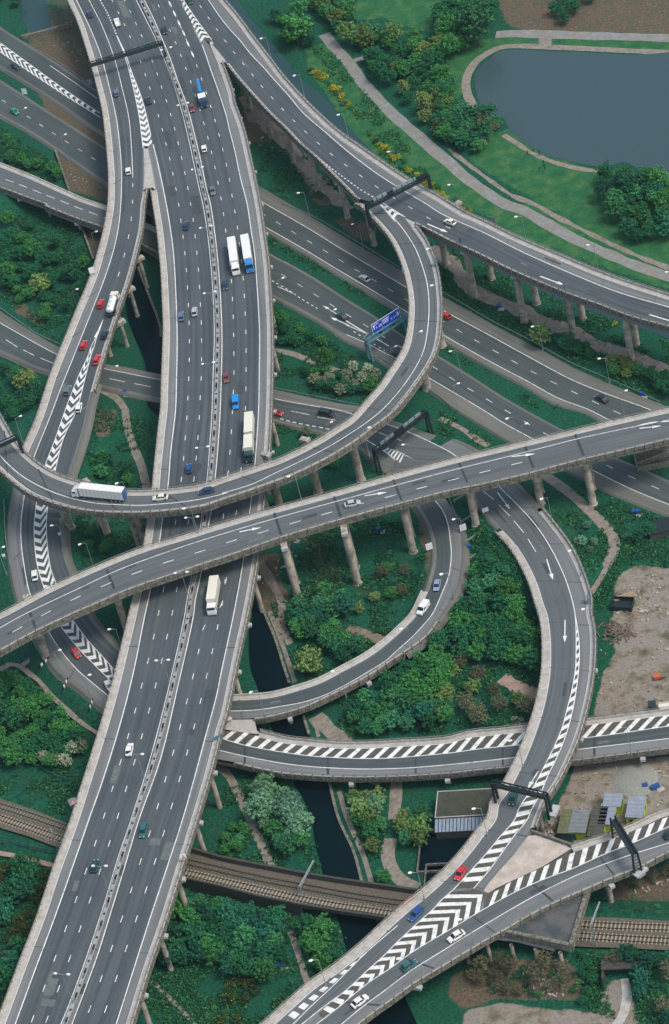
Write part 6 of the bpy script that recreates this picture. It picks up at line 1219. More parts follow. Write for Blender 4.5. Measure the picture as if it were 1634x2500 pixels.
mb = MB(); c = gpt(P('s 1505,1545'))[0]
for i in range(90):
    a = rng.uniform(0, math.pi); x, y = rng.gauss(0, 1.9), rng.gauss(0, 2.2); z = max(.15, 1.1-.28*math.hypot(x, y)); L_ = rng.uniform(.8, 2.6); mb.beam((c[0]+x-L_/2*math.cos(a), c[1]+y-L_/2*math.sin(a), z), (c[0]+x+L_/2*math.cos(a), c[1]+y+L_/2*math.sin(a), z+rng.uniform(-.2, .3)), .22, .22)
thing_mesh('scrap_heap', mb, mat('scrap_wood', (.06, .045, .035), .95, (.26, .2, .15), 3), 'tangled heap of scrap wood on the yard below the skip', 'scrap heap')
c = gpt(P('s 1612,1656'))[0]; r_ = empty('small_trailer', tuple(c), -.1); tag(r_, 'small orange trailer standing on the gravel yard', 'trailer'); mb = MB(); mb.box((-.7, 0, .8), (1.6, 1.4, .9)); mb.build('box', mat('orange_paint', (.55, .10, .03), .5), r_); mb = MB(); mb.box((.8, 0, .75), (1.3, 1.4, .6)); mb.build('cover', M['soil'], r_); wheels(r_, (0,), .7, .28, .2)
for i, (t, lab) in enumerate((('s 1576,1921', 'small blue bin, left one of the two by the pale pad'), ('s 1600,1924', 'larger blue bin, right one of the two by the pale pad'), ('21 402,693', 'blue box lying in the grass under the tall viaduct'), ('21 1375,1290', 'blue box on the verge beside the trunk road near the right edge'), ('22 1333,700', 'blue cabinet on a pale pad below the flyover'), ('22 200,940', 'small blue box between the white boards'), ('12 1070,818', 'small blue box on the grass inside the inner loop'), ('01 852,1275', 'blue box on the grass just below the ground road'), ('14 400,1003', 'blue box on the dark grass below the railway bridge'))):
    c = gpt(P(t)[:, :2])[0]; r_ = empty('blue_box', tuple(c), rng.uniform(-.6, .3)); tag(r_, lab, 'box', 'blue boxes'); L_ = 2.2 if i in (1, 4) else 1.2; mb = MB(); mb.box((0, 0, .45), (L_, 1.0, .9)); mb.build('casing', PAINT['blue'], r_); mb = MB(); mb.box((0, 0, .94), (L_+.1, 1.1, .08)); mb.build('lid', PAINT['blue'], r_); mb = MB(); mb.box((.9, -1.2, .05), (1.8, 1.3, .1)); mb.build('pad', M['conc'], r_)
for i, t in enumerate(('22 180,755', '22 218,885', '22 210,1020', '22 175,1172', '22 130,615')):
    c = gpt(P(t)[:, :2])[0]; r_ = empty('marker_board', tuple(c), .45); tag(r_, 'long pale board in the grass beside the inner loop, ' + ('second', 'third', 'fourth', 'lowest', 'topmost')[i], 'board', 'boards beside the inner loop'); mb = MB(); mb.box((0, 0, .8), (3.6, .15, .6)); mb.build('board', M['lightsteel'], r_)
    for x in (-1.4, 1.4): mb = MB(); mb.box((x, 0, .3), (.12, .12, .6)); mb.build('leg', M['lightsteel'], r_)
for i, (t, ang) in enumerate((('03 305,345', .7), ('03 450,490', 1.1), ('03 625,630', 1.2))):
    c = gpt(P(t)[:, :2])[0]; r_ = empty('chevron_marker', tuple(c), ang); tag(r_, 'black and white striped marker on the grass bank, ' + ORD[i] + ' from the top', 'marker', 'striped markers'); 
    for k in range(5): mb = MB(); mb.box((-1.6+k*.8, 0, 1.0), (.8, .1, .9)); mb.build('stripe', M['signwhite'] if k % 2 else M['black'], r_)
    for x in (-1.2, 1.2): mb = MB(); mb.box((x, .1, .3), (.12, .12, .6)); mb.build('leg', M['lightsteel'], r_)
def sign(t, zf, wd, ht, hp, m_, label, ang=0.0, up=1.0, red=False, name='road_sign'):
    p_ = P(t)[:, :2]; z0 = 0 if zf is GR else float(zf(p_)[0]); c = unp(p_, z0+hp+ht/2)[0]; c[2] = float(zg(c[0], c[1])) if zf is GR else z0; r_ = empty(name, tuple(c), ang); tag(r_, label, 'road sign')
    mb = MB(); mb.box((0, 0, hp+ht/2), (wd, .08, ht)); pn = mb.build('panel', M[m_], r_)
    for x in (-wd*.3, wd*.3): mb = MB(); mb.box((x, .1, (hp+ht*.8)/2), (.12, .12, hp+ht*.8)); mb.build('post', M['lightsteel'], r_)
    if red:
        mb = MB(); mb.add([(wd*a, -.05, hp+ht*b) for a, b in ((-.42, .08), (.42, .08), (0, .92))], [(0, 1, 2)]); t1 = mb.build('red_triangle', M['signred'], r_); mb = MB(); mb.add([(wd*a, -.06, hp+ht*b) for a, b in ((-.26, .17), (.26, .17), (0, .72))], [(0, 1, 2)]); mb.build('white_triangle', M['signwhite'], t1)
        mb = MB(); mb.box((0, -.065, hp+ht*.36), (.2, .02, ht*.26)); mb.box((.1, -.065, hp+ht*.28), (.3, .02, .2)); mb.build('symbol', M['black'], t1)
sign('03 493,1270', Z_M6, 2.0, 2.2, 1.2, 'panel', 'grey board with a red warning triangle at the left parapet of the motorway', .15, red=True)
sign('04 1243,255', Z_M6, 1.4, 1.8, .8, 'signwhite', 'small red triangle warning sign at the right parapet near the bottom', .2, red=True)
sign('01 622,445', Z_W, 1.7, 2.2, 1.0, 'signwhite', 'white back of a sign on the left parapet of the slip road', .15)
sign('21 360,108', GR, 1.6, 3.0, 2.2, 'lightsteel', 'pale sign standing on the bank beyond the tall viaduct', -.5); sign('21 140,245', Z_D, 1.2, 2.6, .6, 'teal', 'bluish sign on the lower parapet of the tall viaduct', -1.0); sign('21 845,560', Z_D, 1.2, 2.2, .6, 'lightsteel', 'pale sign at the tip of the arrow on the tall viaduct', -1.0)
sign('11 1233,445', Z_B, 1.4, 2.4, .4, 'teal', 'blue sign back on the inner parapet of the loop', 1.2); sign('11 1452,385', Z_B, 1.6, 2.6, .4, 'teal', 'blue sign back on the outer parapet of the loop', 1.1); sign('23 -410,-110', Z_E, .1, .1, .1, 'teal', 'x') if 0 else None
sign('22 1005,1280', Z_E, 1.5, 3.0, .3, 'teal', 'pale blue sign on the outer parapet of the descending viaduct', 1.2); sign('22 665,1375', Z_E, 1.3, 2.8, .3, 'teal', 'pale blue sign on the inner parapet of the descending viaduct', 1.2)
sign('22 320,735', GR, 1.8, 1.4, 1.0, 'signwhite', 'white sign board on the grass left of the descending viaduct', .1); sign('22 160,812', GR, 1.8, 2.2, 1.2, 'signwhite', 'tall white sign board beside the outer guard rail of the inner loop', .2); sign('12 1415,945', GR, 1.8, 2.2, .8, 'signwhite', 'white sign board inside the inner loop', .1); sign('03 1480,832', Z_M6, 2.6, 1.0, .5, 'teal', 'teal board at the right parapet of the motorway above the hatched road', .1); sign('00 165,620', GR, 1.8, 2.2, .8, 'signwhite', 'white sign on the small green triangle at the left', -.4); sign('00 610,555', GR, 1.6, 2.2, .6, 'panel', 'grey sign on the soil left of the motorway slip road', -.3); sign('02 430,915', GR, .9, .9, 1.2, 'signwhite', 'small sign right of the slip road between loop and flyover', .1); sign('02 50,1060', GR, .9, .9, 1.2, 'signwhite', 'small sign left of the slip road between loop and flyover', .1)
# fenced compound at the right edge
c = gpt(P('s 1610,1122'))[0]; r_ = empty('concrete_enclosure', tuple(c), -.1); tag(r_, 'dark walled concrete enclosure below the flyover at the right edge', 'enclosure'); mb = MB(); [mb.box((0, s_*3.6, .9), (13, .35, 1.8)) for s_ in (-1, 1)]; mb.box((-6.4, 0, .9), (.35, 7, 1.8)); mb.box((0, 0, .9), (12.6, .3, 1.6), .25); mb.build('walls', M['conc2'], r_); mb = MB(); mb.box((0, 0, .06), (12.8, 7, .1)); mb.build('floor', M['brick'], r_)
c = gpt(P('s 1625,1297'))[0]; r_ = empty('dark_shed', tuple(c), -.02); tag(r_, 'dark low shed on the grass at the right edge above the yard', 'shed'); mb = MB(); mb.box((0, 0, 1.1), (9, 5, 2.2)); mb.build('walls', M['brick'], r_); mb = MB(); mb.box((0, 0, 2.26), (9.3, 5.3, .14)); mb.build('roof', M['steel'], r_)
mb = MB(); c = gpt(P('s 1552,1905'))[0]; rs = []
for k, (rr_, z) in enumerate(((5.6, 0), (4.6, .35), (3.0, .7), (1.2, .9))): rs.append([(c[0]+rr_*math.cos(t)*(1+.06*math.sin(3*t)), c[1]+rr_*math.sin(t)*1.05, z) for t in np.linspace(0, 2*math.pi, 28, endpoint=False)])
mb.loft(rs, closed=True, cap=True); thing_mesh('gravel_heap', mb, mat('pale_gravel', (.17, .18, .16), .95, (.31, .31, .28), 2.5, bump=.4), 'round heap of pale gravel under the hatched road', 'gravel heap')
def debris(ts, n, label, m_, seed):
    rs = np.random.RandomState(seed); mb = MB()
    for t in ts:
        p = P(t)[:, :2]; q = p.min(0)+rs.rand(n, 2)*(p.max(0)-p.min(0)); q = q[inpoly(q, p)]; w3 = gpt(q)
        for a in w3:
            if any((sx-a[0])**2+(sy-a[1])**2 < 9 and sz > 6 for sx, sy, sz, hw in STN[::6]): continue
            k = rs.rand(); L_ = .3+1.2*k*k*rs.rand()*1.6; mb.box((a[0], a[1], a[2]+.1), (L_, .25+.3*rs.rand(), .2+.3*rs.rand()), rs.rand()*3.1)
    o = mb.build('rubble', m_); tag(o, label, 'rubble', kind='stuff')
dbm = mat('rubble_mix', (.05, .05, .045), .9, (.42, .39, .34), .35, thr=(.35, .6))
debris(['22 1230,1130 1556,1090 1600,1389 1200,1389', '23 1090,60 1600,0 1600,620 1060,650', '23 920,1000 1556,960 1556,1300 900,1380', '24 1350,290 1556,250 1600,480 1150,520', '24 700,20 860,20 850,170 660,90'], 70, 'scattered rubble, planks and scraps over the gravel yard and rough ground', dbm, 4)
debris(['23 480,700 640,690 640,760 500,780', '10 160,660 620,1180 560,1240 180,960', '12 250,980 560,860 800,1150 640,1380 300,1389', '24 160,1030 880,1000 950,1200 380,1190', '00 300,270 540,250 680,560 500,420', '00 320,760 700,1000 700,1300 480,1280'], 60, 'small stones and litter on the bare soil under the viaducts', dbm, 9)
c = Z_E.pt(P('14 1290,595')[:, :2])[0]; r_ = empty('repair_board', tuple(c), angl('14 1250,640', '14 1340,570')); tag(r_, 'faded red board lying along the parapet beside the deep blue car', 'board'); mb = MB(); mb.box((-.2, 1.6, .6), (4.4, .9, .1)); mb.build('board', mat('faded_red', (.42, .10, .09), .8), r_); mb = MB(); [mb.box((x, 1.6, .3), (.15, .6, .6)) for x in (-2, 1.6)]; mb.build('support', M['conc'], r_)
# underpass portal lower right
c = gpt(P('24 1240,1060'))[0]; r_ = empty('underpass_portal', tuple(c), angl('24 1140,1030', '24 1340,1022')); tag(r_, 'dark underpass mouth below the railway where the pale track ends', 'underpass'); mb = MB(); mb.box((-4.2, -.5, 1.2), (.5, 4, 2.4)); mb.box((4.2, -.5, 1.2), (.5, 4, 2.4)); mb.box((0, .9, 2.9), (9.0, 3.0, .4)); mb.build('frame', M['brick'], r_); mb = MB(); mb.box((0, 1.9, 1.6), (7.2, .4, 3.2)); mb.build('opening_shade', M['black'], r_)  # solid black slab between the jambs paints the shade inside the underpass
# anglers on the lake shore
def person(t, label, top, sit=False):
    c = gpt(P(t)[:, :2])[0]; h = 1.75
    pts = [(0, 0, .95), (0, 0, 1.25), (0, 0, 1.48), (0, .02, 1.62), (0, .03, 1.72), (-.2, 0, 1.42), (-.3, .05, 1.15), (-.28, .22, .95), (.2, 0, 1.42), (.3, .05, 1.15), (.28, .22, .95), (-.1, 0, .9), (-.13, .04, .5), (-.14, 0, .06), (.1, 0, .9), (.13, .05, .5), (.15, -.04, .06), (-.14, .14, .04), (.15, .1, .04)]
    ed = [(0, 1), (1, 2), (2, 3), (3, 4), (2, 5), (5, 6), (6, 7), (2, 8), (8, 9), (9, 10), (0, 11), (11, 12), (12, 13), (0, 14), (14, 15), (15, 16), (13, 17), (16, 18)]
    rad = [.16, .16, .13, .06, .11, .07, .055, .045, .07, .055, .045, .1, .075, .05, .1, .075, .05, .04, .04]
    me = bpy.data.meshes.new('person'); me.from_pydata(pts, ed, []); me.materials.append(top); o = bpy.data.objects.new('person', me); COL.objects.link(o)
    sk = o.modifiers.new('skin', 'SKIN'); 
    lay = me.skin_vertices[0].data if me.skin_vertices else None
    if lay is None: me.attributes.new; 
    if lay:
        for v_, r0 in zip(lay, rad): v_.radius = (r0, r0)
        lay[0].use_root = True
    ss = o.modifiers.new('sub', 'SUBSURF'); ss.levels = 1; ss.render_levels = 1
    o.location = tuple(c); o.rotation_euler = (0, 0, rng.uniform(-2, 2)); tag(o, label, 'person')
ptm = mat('dark_clothes', (.015, .03, .035), .9); ptm2 = mat('navy_coat', (.02, .05, .10), .9)
def person_mesh():
    pass
for t, lab, mm in (('20 640,1030', 'person in dark clothes standing on the lake path, left of two', ptm), ('20 677,1050', 'person in dark clothes standing on the lake path, right of two', ptm), ('20 597,1050', 'person in a navy coat beside white bags on the lawn', ptm2), ('20 706,1115', 'person in dark clothes standing on the lawn, nearest of the three to the water', ptm), ('20 711,1145', 'person in dark clothes on the lawn, right of two', ptm), ('20 679,1160', 'person in dark clothes on the lawn, lowest of all', ptm)):
    try: person(t, lab, mm)
    except Exception as ex: print('person', ex)

# ================================================================== VEGETATION
def leaves(centres, radii, n, size, r_, flat=.75, seed=0):
    rs = np.random.RandomState(seed); k = len(centres); ci = rs.randint(0, k, n); u = rs.normal(size=(n, 3)); u /= np.linalg.norm(u, axis=1)[:, None]; u[:, 2] = np.where(rs.rand(n) < .6, np.abs(u[:, 2]), u[:, 2])
    rr_ = radii[ci][:, None]*(.2+.95*rs.rand(n, 1)); c = centres[ci]+u*rr_*np.array([1, 1, flat])
    a = rs.normal(size=(n, 3)); a -= u*(a*u).sum(1)[:, None]*.75; a /= np.linalg.norm(a, axis=1)[:, None]; b = np.cross(a, u+rs.normal(size=(n, 3))*.45); b /= np.linalg.norm(b, axis=1)[:, None]
    s_ = size*(.6+.8*rs.rand(n, 1)); v = np.stack([c-a*s_*.5, c+b*s_*.33, c+a*s_*.5, c-b*s_*.33], 1).reshape(-1, 3); f = np.arange(4*n).reshape(n, 4); return v, f
def qmesh(name, v, f, m_, parent=None):
    me = bpy.data.meshes.new(name); me.vertices.add(len(v)); me.vertices.foreach_set('co', np.asarray(v, np.float32).ravel()); me.loops.add(f.size); me.loops.foreach_set('vertex_index', f.ravel().astype(np.int32)); me.polygons.add(len(f)); me.polygons.foreach_set('loop_start', (np.arange(len(f))*f.shape[1]).astype(np.int32)); me.polygons.foreach_set('loop_total', np.full(len(f), f.shape[1], np.int32)); me.update(calc_edges=True); me.materials.append(m_)
    o = bpy.data.objects.new(name, me); COL.objects.link(o); o.parent = parent; return o
PROTO = {}
def make_tree(kind, var):
    "unit tree: 8 m high crown, scaled on placing"
    rs = np.random.RandomState(abs(hash((kind, var))) % 1000 if False else {'round': 10, 'dark': 20, 'willow': 30, 'yellow': 40, 'brown': 50, 'blossom': 60, 'gorse': 70, 'gorsedk': 75, 'bush': 80, 'poplar': 90}[kind]+var)
    low = kind in ('gorse', 'gorsedk', 'bush'); r_ = empty({'bush': 'bush', 'gorse': 'gorse_bush', 'gorsedk': 'gorse_bush', 'willow': 'willow_tree', 'poplar': 'poplar_tree', 'blossom': 'hawthorn_tree', 'brown': 'bare_shrub'}.get(kind, 'broadleaf_tree'))
    H = 2.6 if low else 8.0; k = 40 if low else 130; cw = 1.7 if low else 3.15
    u = rs.normal(size=(k, 3)); u /= np.linalg.norm(u, axis=1)[:, None]; rad = rs.rand(k, 1)**.38*(.8+.35*rs.rand(k, 1))
    c = u*rad*np.array([cw, cw, H*.33])+np.array([0, 0, H*(.45 if low else .58)]); c[:, 2] = np.maximum(c[:, 2], .3*H if not low else .3)
    if kind == 'poplar': c = np.stack([rs.normal(size=k)*.7, rs.normal(size=k)*.7, np.linspace(1, 11, k)], 1); H = 11
    cr = (.25+.75*rs.rand(k)**2)*(cw*.30 if kind != 'poplar' else .9)
    m_ = {'round': 'lf_mid', 'dark': 'lf_dark', 'willow': 'lf_blue', 'yellow': 'lf_yel', 'brown': 'lf_brown', 'blossom': 'lf_white', 'gorse': 'lf_gorse', 'gorsedk': 'gorsedk', 'bush': 'lf_mid' if var % 2 else 'lf_dark', 'poplar': 'lf_mid'}[kind]
    n = {'brown': 1500, 'blossom': 4200, 'bush': 1800, 'gorse': 1600, 'gorsedk': 1800}.get(kind, 6500)
    if kind != 'bush' or True:
        mb = MB(); th = .28 if not low else .1; top = np.array([rs.normal()*.3, rs.normal()*.3, H*.5]); mb.tube((0, 0, -.4), top, th, th*.5, 6, False)
        for i in range(0, k, 5): mb.tube(top*(.5+.4*rs.rand()), c[i], th*.35, th*.12, 4, False)
        if kind == 'brown':
            for i in range(70): q = c[rs.randint(k)]; e_ = q+rs.normal(size=3)*np.array([1.0, 1.0, .8]); mb.tube(q, e_, .05, .02, 3, False)
        mb.build('trunk', M['bark'], r_)
    v, f = leaves(c, cr, n, .40 if not low else .30, None, seed=var*7+n)
    qmesh('crown', v, f, M[m_], r_); return r_
NV = {'round': 4, 'dark': 4, 'willow': 2, 'yellow': 2, 'brown': 3, 'blossom': 2, 'gorse': 2, 'gorsedk': 2, 'bush': 4, 'poplar': 1}
DESC = {'round': 'leafy mid green tree', 'dark': 'dark green leafy tree', 'willow': 'pale blue green willow tree', 'yellow': 'yellow green tree', 'brown': 'bare brown twiggy shrub', 'blossom': 'hawthorn with cream blossom', 'gorse': 'yellow flowering gorse bush', 'gorsedk': 'dark gorse bush with a few yellow flowers', 'bush': 'low rounded green bush', 'poplar': 'narrow upright poplar tree'}
SA = np.array(STN); SPEC = []
NAMEK = {'bush': 'bush', 'gorse': 'gorse_bush', 'gorsedk': 'gorse_bush', 'willow': 'willow_tree', 'poplar': 'poplar_tree', 'blossom': 'hawthorn_tree', 'brown': 'bare_shrub', 'round': 'broadleaf_tree', 'dark': 'broadleaf_tree', 'yellow': 'broadleaf_tree'}
def plant(kind, xy, sc_, region):
    x, y = xy; g = float(zg(x, y)); p_ = proj([[x, y, g+4*sc_]])[0]
    if p_[0] < -60 or p_[0] > SW+60 or p_[1] < -60 or p_[1] > SH+110: return
    SPEC.append([kind, rng.randrange(NV[kind]), x, y, g-.1, rng.uniform(0, 6.28), (sc_*rng.uniform(.9, 1.15), sc_*rng.uniform(.9, 1.15), sc_*rng.uniform(.85, 1.15)), sc_, region, p_])
ONES = ['leftmost', 'second', 'third', 'fourth', 'fifth', 'sixth', 'seventh', 'eighth', 'ninth', 'tenth', 'eleventh', 'twelfth', 'thirteenth', 'fourteenth', 'fifteenth', 'sixteenth', 'seventeenth', 'eighteenth', 'nineteenth', 'twentieth'] + ['twenty-'+q for q in ('first', 'second', 'third', 'fourth', 'fifth', 'sixth', 'seventh', 'eighth', 'ninth')]
def grow():
    bl = sorted([q for q in SPEC if NAMEK[q[0]] == 'broadleaf_tree'], key=lambda q: -q[7]*(.7+.3*q[9][1]/SH)-(9 if not q[8].startswith('in the ') else 0)); rest = set(id(q) for q in bl[290:]); groups = {}
    for q in SPEC:
        if id(q) not in rest: groups.setdefault((q[0], q[8]), []).append(q)
    for (kind, region), L_ in groups.items():
        L_.sort(key=lambda q: q[9][0]); n_ = len(L_)
        for i, q in enumerate(L_):
            key = (kind, q[1])
            if key not in PROTO: o = make_tree(*key); PROTO[key] = o
            else: o = copy_tree(PROTO[key])
            o.location = (q[2], q[3], q[4]); o.rotation_euler = (0, 0, q[5]); o.scale = q[6]
            if n_ == 1: lab = DESC[kind]+' '+region
            else:
                w_ = 'leftmost' if i == 0 else 'rightmost' if i == n_-1 else (ONES[i]+' from left' if i <= (n_-1)/2 or n_-1-i >= 29 else ONES[n_-1-i]+' from right')
                lab = DESC[kind]+' '+region+', '+w_
            while len(lab.split()) > 16: lab = lab.replace(' the ', ' ', 1) if ' the ' in lab else ' '.join(lab.split()[1:])
            tag(o, lab, {'bush': 'bush', 'gorse': 'bush', 'gorsedk': 'bush', 'brown': 'shrub'}.get(kind, 'tree'), (DESC[kind]+'s ' if not kind == 'poplar' and not DESC[kind].endswith('blossom') else DESC[kind]+' ')+region if n_ > 1 else None)
    V, F_, MI, nv = [], [], [], 0; mats = [M['lf_dark'], M['lf_mid'], M['lf_yel'], M['bark']]
    for q in SPEC:
        if id(q) not in rest: continue
        key = (q[0], q[1])
        if key not in PROTO:
            PROTO[key] = make_tree(*key); r0 = PROTO[key]; r0.location = (q[2], q[3], q[4]); r0.rotation_euler = (0, 0, q[5]); r0.scale = q[6]; tag(r0, DESC[q[0]]+' '+q[8]+', smallest', 'tree'); continue
        for ch in PROTO[key].children:
            me_ = ch.data
            if ch.name.startswith('trunk'): continue
            v = np.empty(len(me_.vertices)*3, np.float32); me_.vertices.foreach_get('co', v); v = v.reshape(-1, 3)*np.array(q[6]); v = v[:len(v)//8*4*1+len(v)//8*4//2*0] if False else v
            k = len(v)//4; sel = np.arange(k)[::1]; v = v.reshape(k, 4, 3)[sel].reshape(-1, 3); ca, sa = math.cos(q[5]), math.sin(q[5])
            V.append(np.stack([v[:, 0]*ca-v[:, 1]*sa+q[2], v[:, 0]*sa+v[:, 1]*ca+q[3], v[:, 2]+q[4]], 1)); n4 = len(v)//4; F_.append(np.arange(4*n4).reshape(n4, 4)+nv); nv += 4*n4; MI.append(np.full(n4, {'dark': 0, 'round': 1, 'yellow': 2}[q[0]]))
    if V:
        o = qmesh('broadleaf_trees', np.vstack(V), np.vstack(F_), mats[0]); [o.data.materials.append(x) for x in mats[1:3]]; o.data.polygons.foreach_set('material_index', np.concatenate(MI).astype(np.int32)); tag(o, 'smaller broadleaved trees filling the dense thickets between the bigger ones', 'trees', kind='stuff')
def okay(x, y, top, r, strict=True):
    d2 = (SA[:, 0]-x)**2+(SA[:, 1]-y)**2; g = float(zg(x, y))
    if any(inpoly(proj([[x, y, 0]]), w_)[0] for w_ in WPOLY): return False
    if ((d2 < (SA[:, 3]+r)**2) & (SA[:, 2]-1.6 < g+top)).any(): return False
    return True
def grove(t, kinds, n, smin, smax, region, mind=.55):
    p = P(t)[:, :2]; lo, hi = p.min(0), p.max(0); k = tries = 0; loc = []
    while k < n and tries < n*40:
        tries += 1; q = np.array([rng.uniform(lo[0], hi[0]), rng.uniform(lo[1], hi[1])])
        if not inpoly(q[None], p)[0]: continue
        kind = rng.choice(kinds); s_ = rng.uniform(smin, smax); w3 = gpt(q)[0]; low = kind in ('gorse', 'gorsedk', 'bush'); rad = (2.2 if low else 3.4)*s_; top = (3.2 if low else 8.5)*s_
        if kind == 'poplar': rad = 1.2*s_; top = 11*s_
        if not okay(w3[0], w3[1], top, rad*.75): continue
        if any((w3[0]-a)**2+(w3[1]-b)**2 < ((rad+c_)*mind)**2 for a, b, c_ in loc): continue
        loc.append((w3[0], w3[1], rad)); plant(kind, w3[:2], s_, region); k += 1
def one(t, kind, s_, region): w3 = gpt(P(t)[:, :2])[0]; return plant(kind, w3[:2], s_, region)
R_, D_, Y_, W_k, B_, H_, G_, S_, GD = 'round', 'dark', 'yellow', 'willow', 'brown', 'blossom', 'gorse', 'bush', 'gorsedk'
one('10 530,300', R_, 1.75, 'standing alone as the biggest crown above the river'); one('20 270,310', R_, 1.9, 'tallest of the clump left of the lake'); one('10 1180,300', Y_, 1.2, 'between the dark trees on the park edge'); one('10 820,200', Y_, 1.1, 'at the upper end of the towpath')
one('13 610,400', Y_, 1.15, 'beside the canal inside the inner loop'); one('13 930,260', R_, .8, 'right beside the inner loop near its low end'); one('01 290,600', Y_, 1.05, 'rising out of the left thicket'); one('01 190,1250', Y_, 1.0, 'at the left edge below the curved ground road'); one('21 700,960', Y_, .95, 'left of the column under the tall viaduct'); one('11 715,1120', R_, .95, 'beside the trunk road below the brown path'); one('12 585,190', H_, .55, 'on the dark grass above the loop')
for t in ('13 300,1350', '13 400,1310', '13 480,1389', '13 330,1250', '14 480,40', '14 560,110', '13 280,1389'): one(t, W_k, 1.05, 'in the pale clump left of the canal')
for t in ('03 30,560', '03 30,680', '03 130,520', '03 160,620', '03 450,760'): one(t, 'poplar', .7, 'in the thicket left of the motorway')
for t in ('03 210,700', '03 310,1010', '03 390,1020', '03 460,1030', '03 500,960', '03 560,940'): one(t, H_, .62, 'in the thicket left of the motorway')
grove('01 0,100 180,120 300,250 560,350 600,450 520,560 300,520 0,560', [D_, D_, R_, S_], 34, .55, .95, 'in the upper part of the left thicket')
grove('01 0,560 300,560 560,560 500,760 430,900 250,830 0,690', [D_, S_, S_, R_], 26, .45, .8, 'in the lower part of the left thicket')
grove('00 0,790 230,900 370,1040 430,1230 200,1150 0,1080', [R_, D_, S_], 16, .55, .85, 'between the ground roads at the upper left')
grove('00 -20,-20 110,-20 200,200 120,240 0,190', [D_, R_], 9, .7, 1.0, 'in the top left corner')
grove('01 -20,1040 240,1120 310,1240 240,1389 -20,1389', [D_, R_, S_], 16, .6, .95, 'left of the slip road chevrons'); grove('02 60,0 230,0 150,260 70,130', [D_, R_], 6, .5, .8, 'in the corner between slip road and loop')
grove('02 520,250 700,330 960,420 990,520 540,480', [R_, D_, S_], 10, .45, .75, 'above the loop next to the motorway'); grove('02 440,880 560,800 780,870 820,930 560,1060 490,1080', [D_, R_], 9, .45, .7, 'between loop and flyover left of the motorway')
grove('03 0,420 200,460 420,640 620,830 560,960 430,1060 0,1050', [R_, D_, D_, R_, S_], 46, .5, .9, 'in the thicket left of the motorway'); grove('03 0,1080 300,1080 480,1200 440,1300 200,1240 0,1200', [S_], 10, .3, .5, 'on the grass above the railway'); grove('03 460,570 620,640 680,740 600,760 480,640', [S_, W_k], 8, .3, .45, 'on the bank below the chevrons')
grove('04 0,300 330,350 290,500 180,860 60,1250 0,1300', [GD, GD, D_], 34, .8, 1.3, 'below the red path at the left edge')
grove('10 640,-20 880,0 900,220 1100,280 1000,400 760,280 690,150', [R_, D_, Y_], 18, .7, 1.1, 'at the top of the towpath'); grove('10 400,60 640,0 700,250 600,330 460,300 380,160', [D_, R_], 12, .6, 1.0, 'above the river near the top')
grove('10 950,300 1250,260 1556,200 1556,1000 1440,900 1300,760 1150,620 1000,450', [D_, D_, R_, R_, Y_, S_], 56, .6, 1.0, 'in the wood along the towpath')
grove('20 0,150 130,60 330,20 460,190 380,240 330,290 130,390 0,440', [R_, D_, R_], 20, .8, 1.25, 'in the clump left of the lake'); grove('20 0,550 120,560 130,680 0,700', [D_, R_], 6, .6, .85, 'on the lawn left of the lake')
grove('20 0,740 200,780 420,800 470,870 330,960 290,1050 190,1090 60,1010 0,900', [D_, R_, D_, R_, B_], 26, .65, 1.0, 'between lake and towpath'); one('20 300,1010', H_, .5, 'at the corner of the wood below the lake')
grove('20 1090,1200 1300,1150 1556,1220 1650,1389 1110,1389', [R_, D_, R_], 13, .75, 1.1, 'on the lawn right below the lake'); grove('21 1120,0 1650,0 1650,260 1350,260 1150,200', [D_, R_], 14, .75, 1.1, 'on the lawn at the right edge')
grove('20 700,-60 1100,-60 1000,150 800,190 740,100', [D_], 9, .6, .9, 'on the dark soil above the lake')
grove('11 355,640 560,720 900,890 950,960 1130,1090 1080,1170 950,1090 700,960 380,960', [D_, D_, S_, R_], 40, .45, .8, 'between trunk road and brown path'); grove('11 600,1160 850,1120 1090,1180 1020,1320 760,1290 600,1240', [H_, R_, H_, D_], 20, .45, .7, 'in the clump inside the loop')
grove('12 700,330 800,330 780,420 680,400', [D_, R_], 3, .4, .5, 'between loop and flyover'); grove('12 1050,1060 1270,1120 1230,1389 880,1389 900,1250', [B_, S_, Y_, R_, S_], 14, .4, .65, 'inside the inner loop')
grove('13 420,0 860,0 850,330 780,340 700,180 520,160', [R_, D_, R_], 24, .6, .95, 'inside the inner loop near the canal'); grove('12 680,1260 860,1300 820,1389 690,1389', [R_], 5, .6, .8, 'inside the inner loop by the forked path')
grove('22 200,1070 430,1150 560,1389 60,1389', [R_, D_, R_], 14, .7, 1.0, 'left of the descending viaduct'); grove('23 0,0 600,20 680,160 670,420 560,400 400,380 200,330 0,260', [D_, R_, D_, D_], 34, .7, 1.05, 'in the wood left of the descending viaduct'); grove('13 1130,480 1250,400 1300,300 1480,240 1556,300 1556,620 1200,640', [R_, R_, D_], 22, .75, 1.05, 'in the wood above the hatched road')
grove('13 920,620 1556,640 1556,800 1250,820 880,820', [D_, R_], 22, .6, .9, 'along the upper side of the hatched road'); grove('23 0,280 240,350 400,430 640,560 620,680 300,740 0,770', [B_, B_, S_, Y_], 20, .5, .85, 'round the brown track above the hatched road')
grove('13 190,1150 520,1150 590,1389 250,1389', [W_k, W_k], 5, .7, .95, 'in the pale clump left of the canal'); grove('14 250,0 560,0 640,190 520,230 370,320', [R_, W_k, D_], 14, .55, .85, 'left of the canal above the railway'); grove('14 0,60 190,60 270,280 0,250', [S_, R_], 10, .35, .6, 'by the footpath next to the motorway'); grove('13 80,1030 300,1080 300,1230 160,1250', [S_, R_], 9, .35, .6, 'under the lower side of the hatched road')
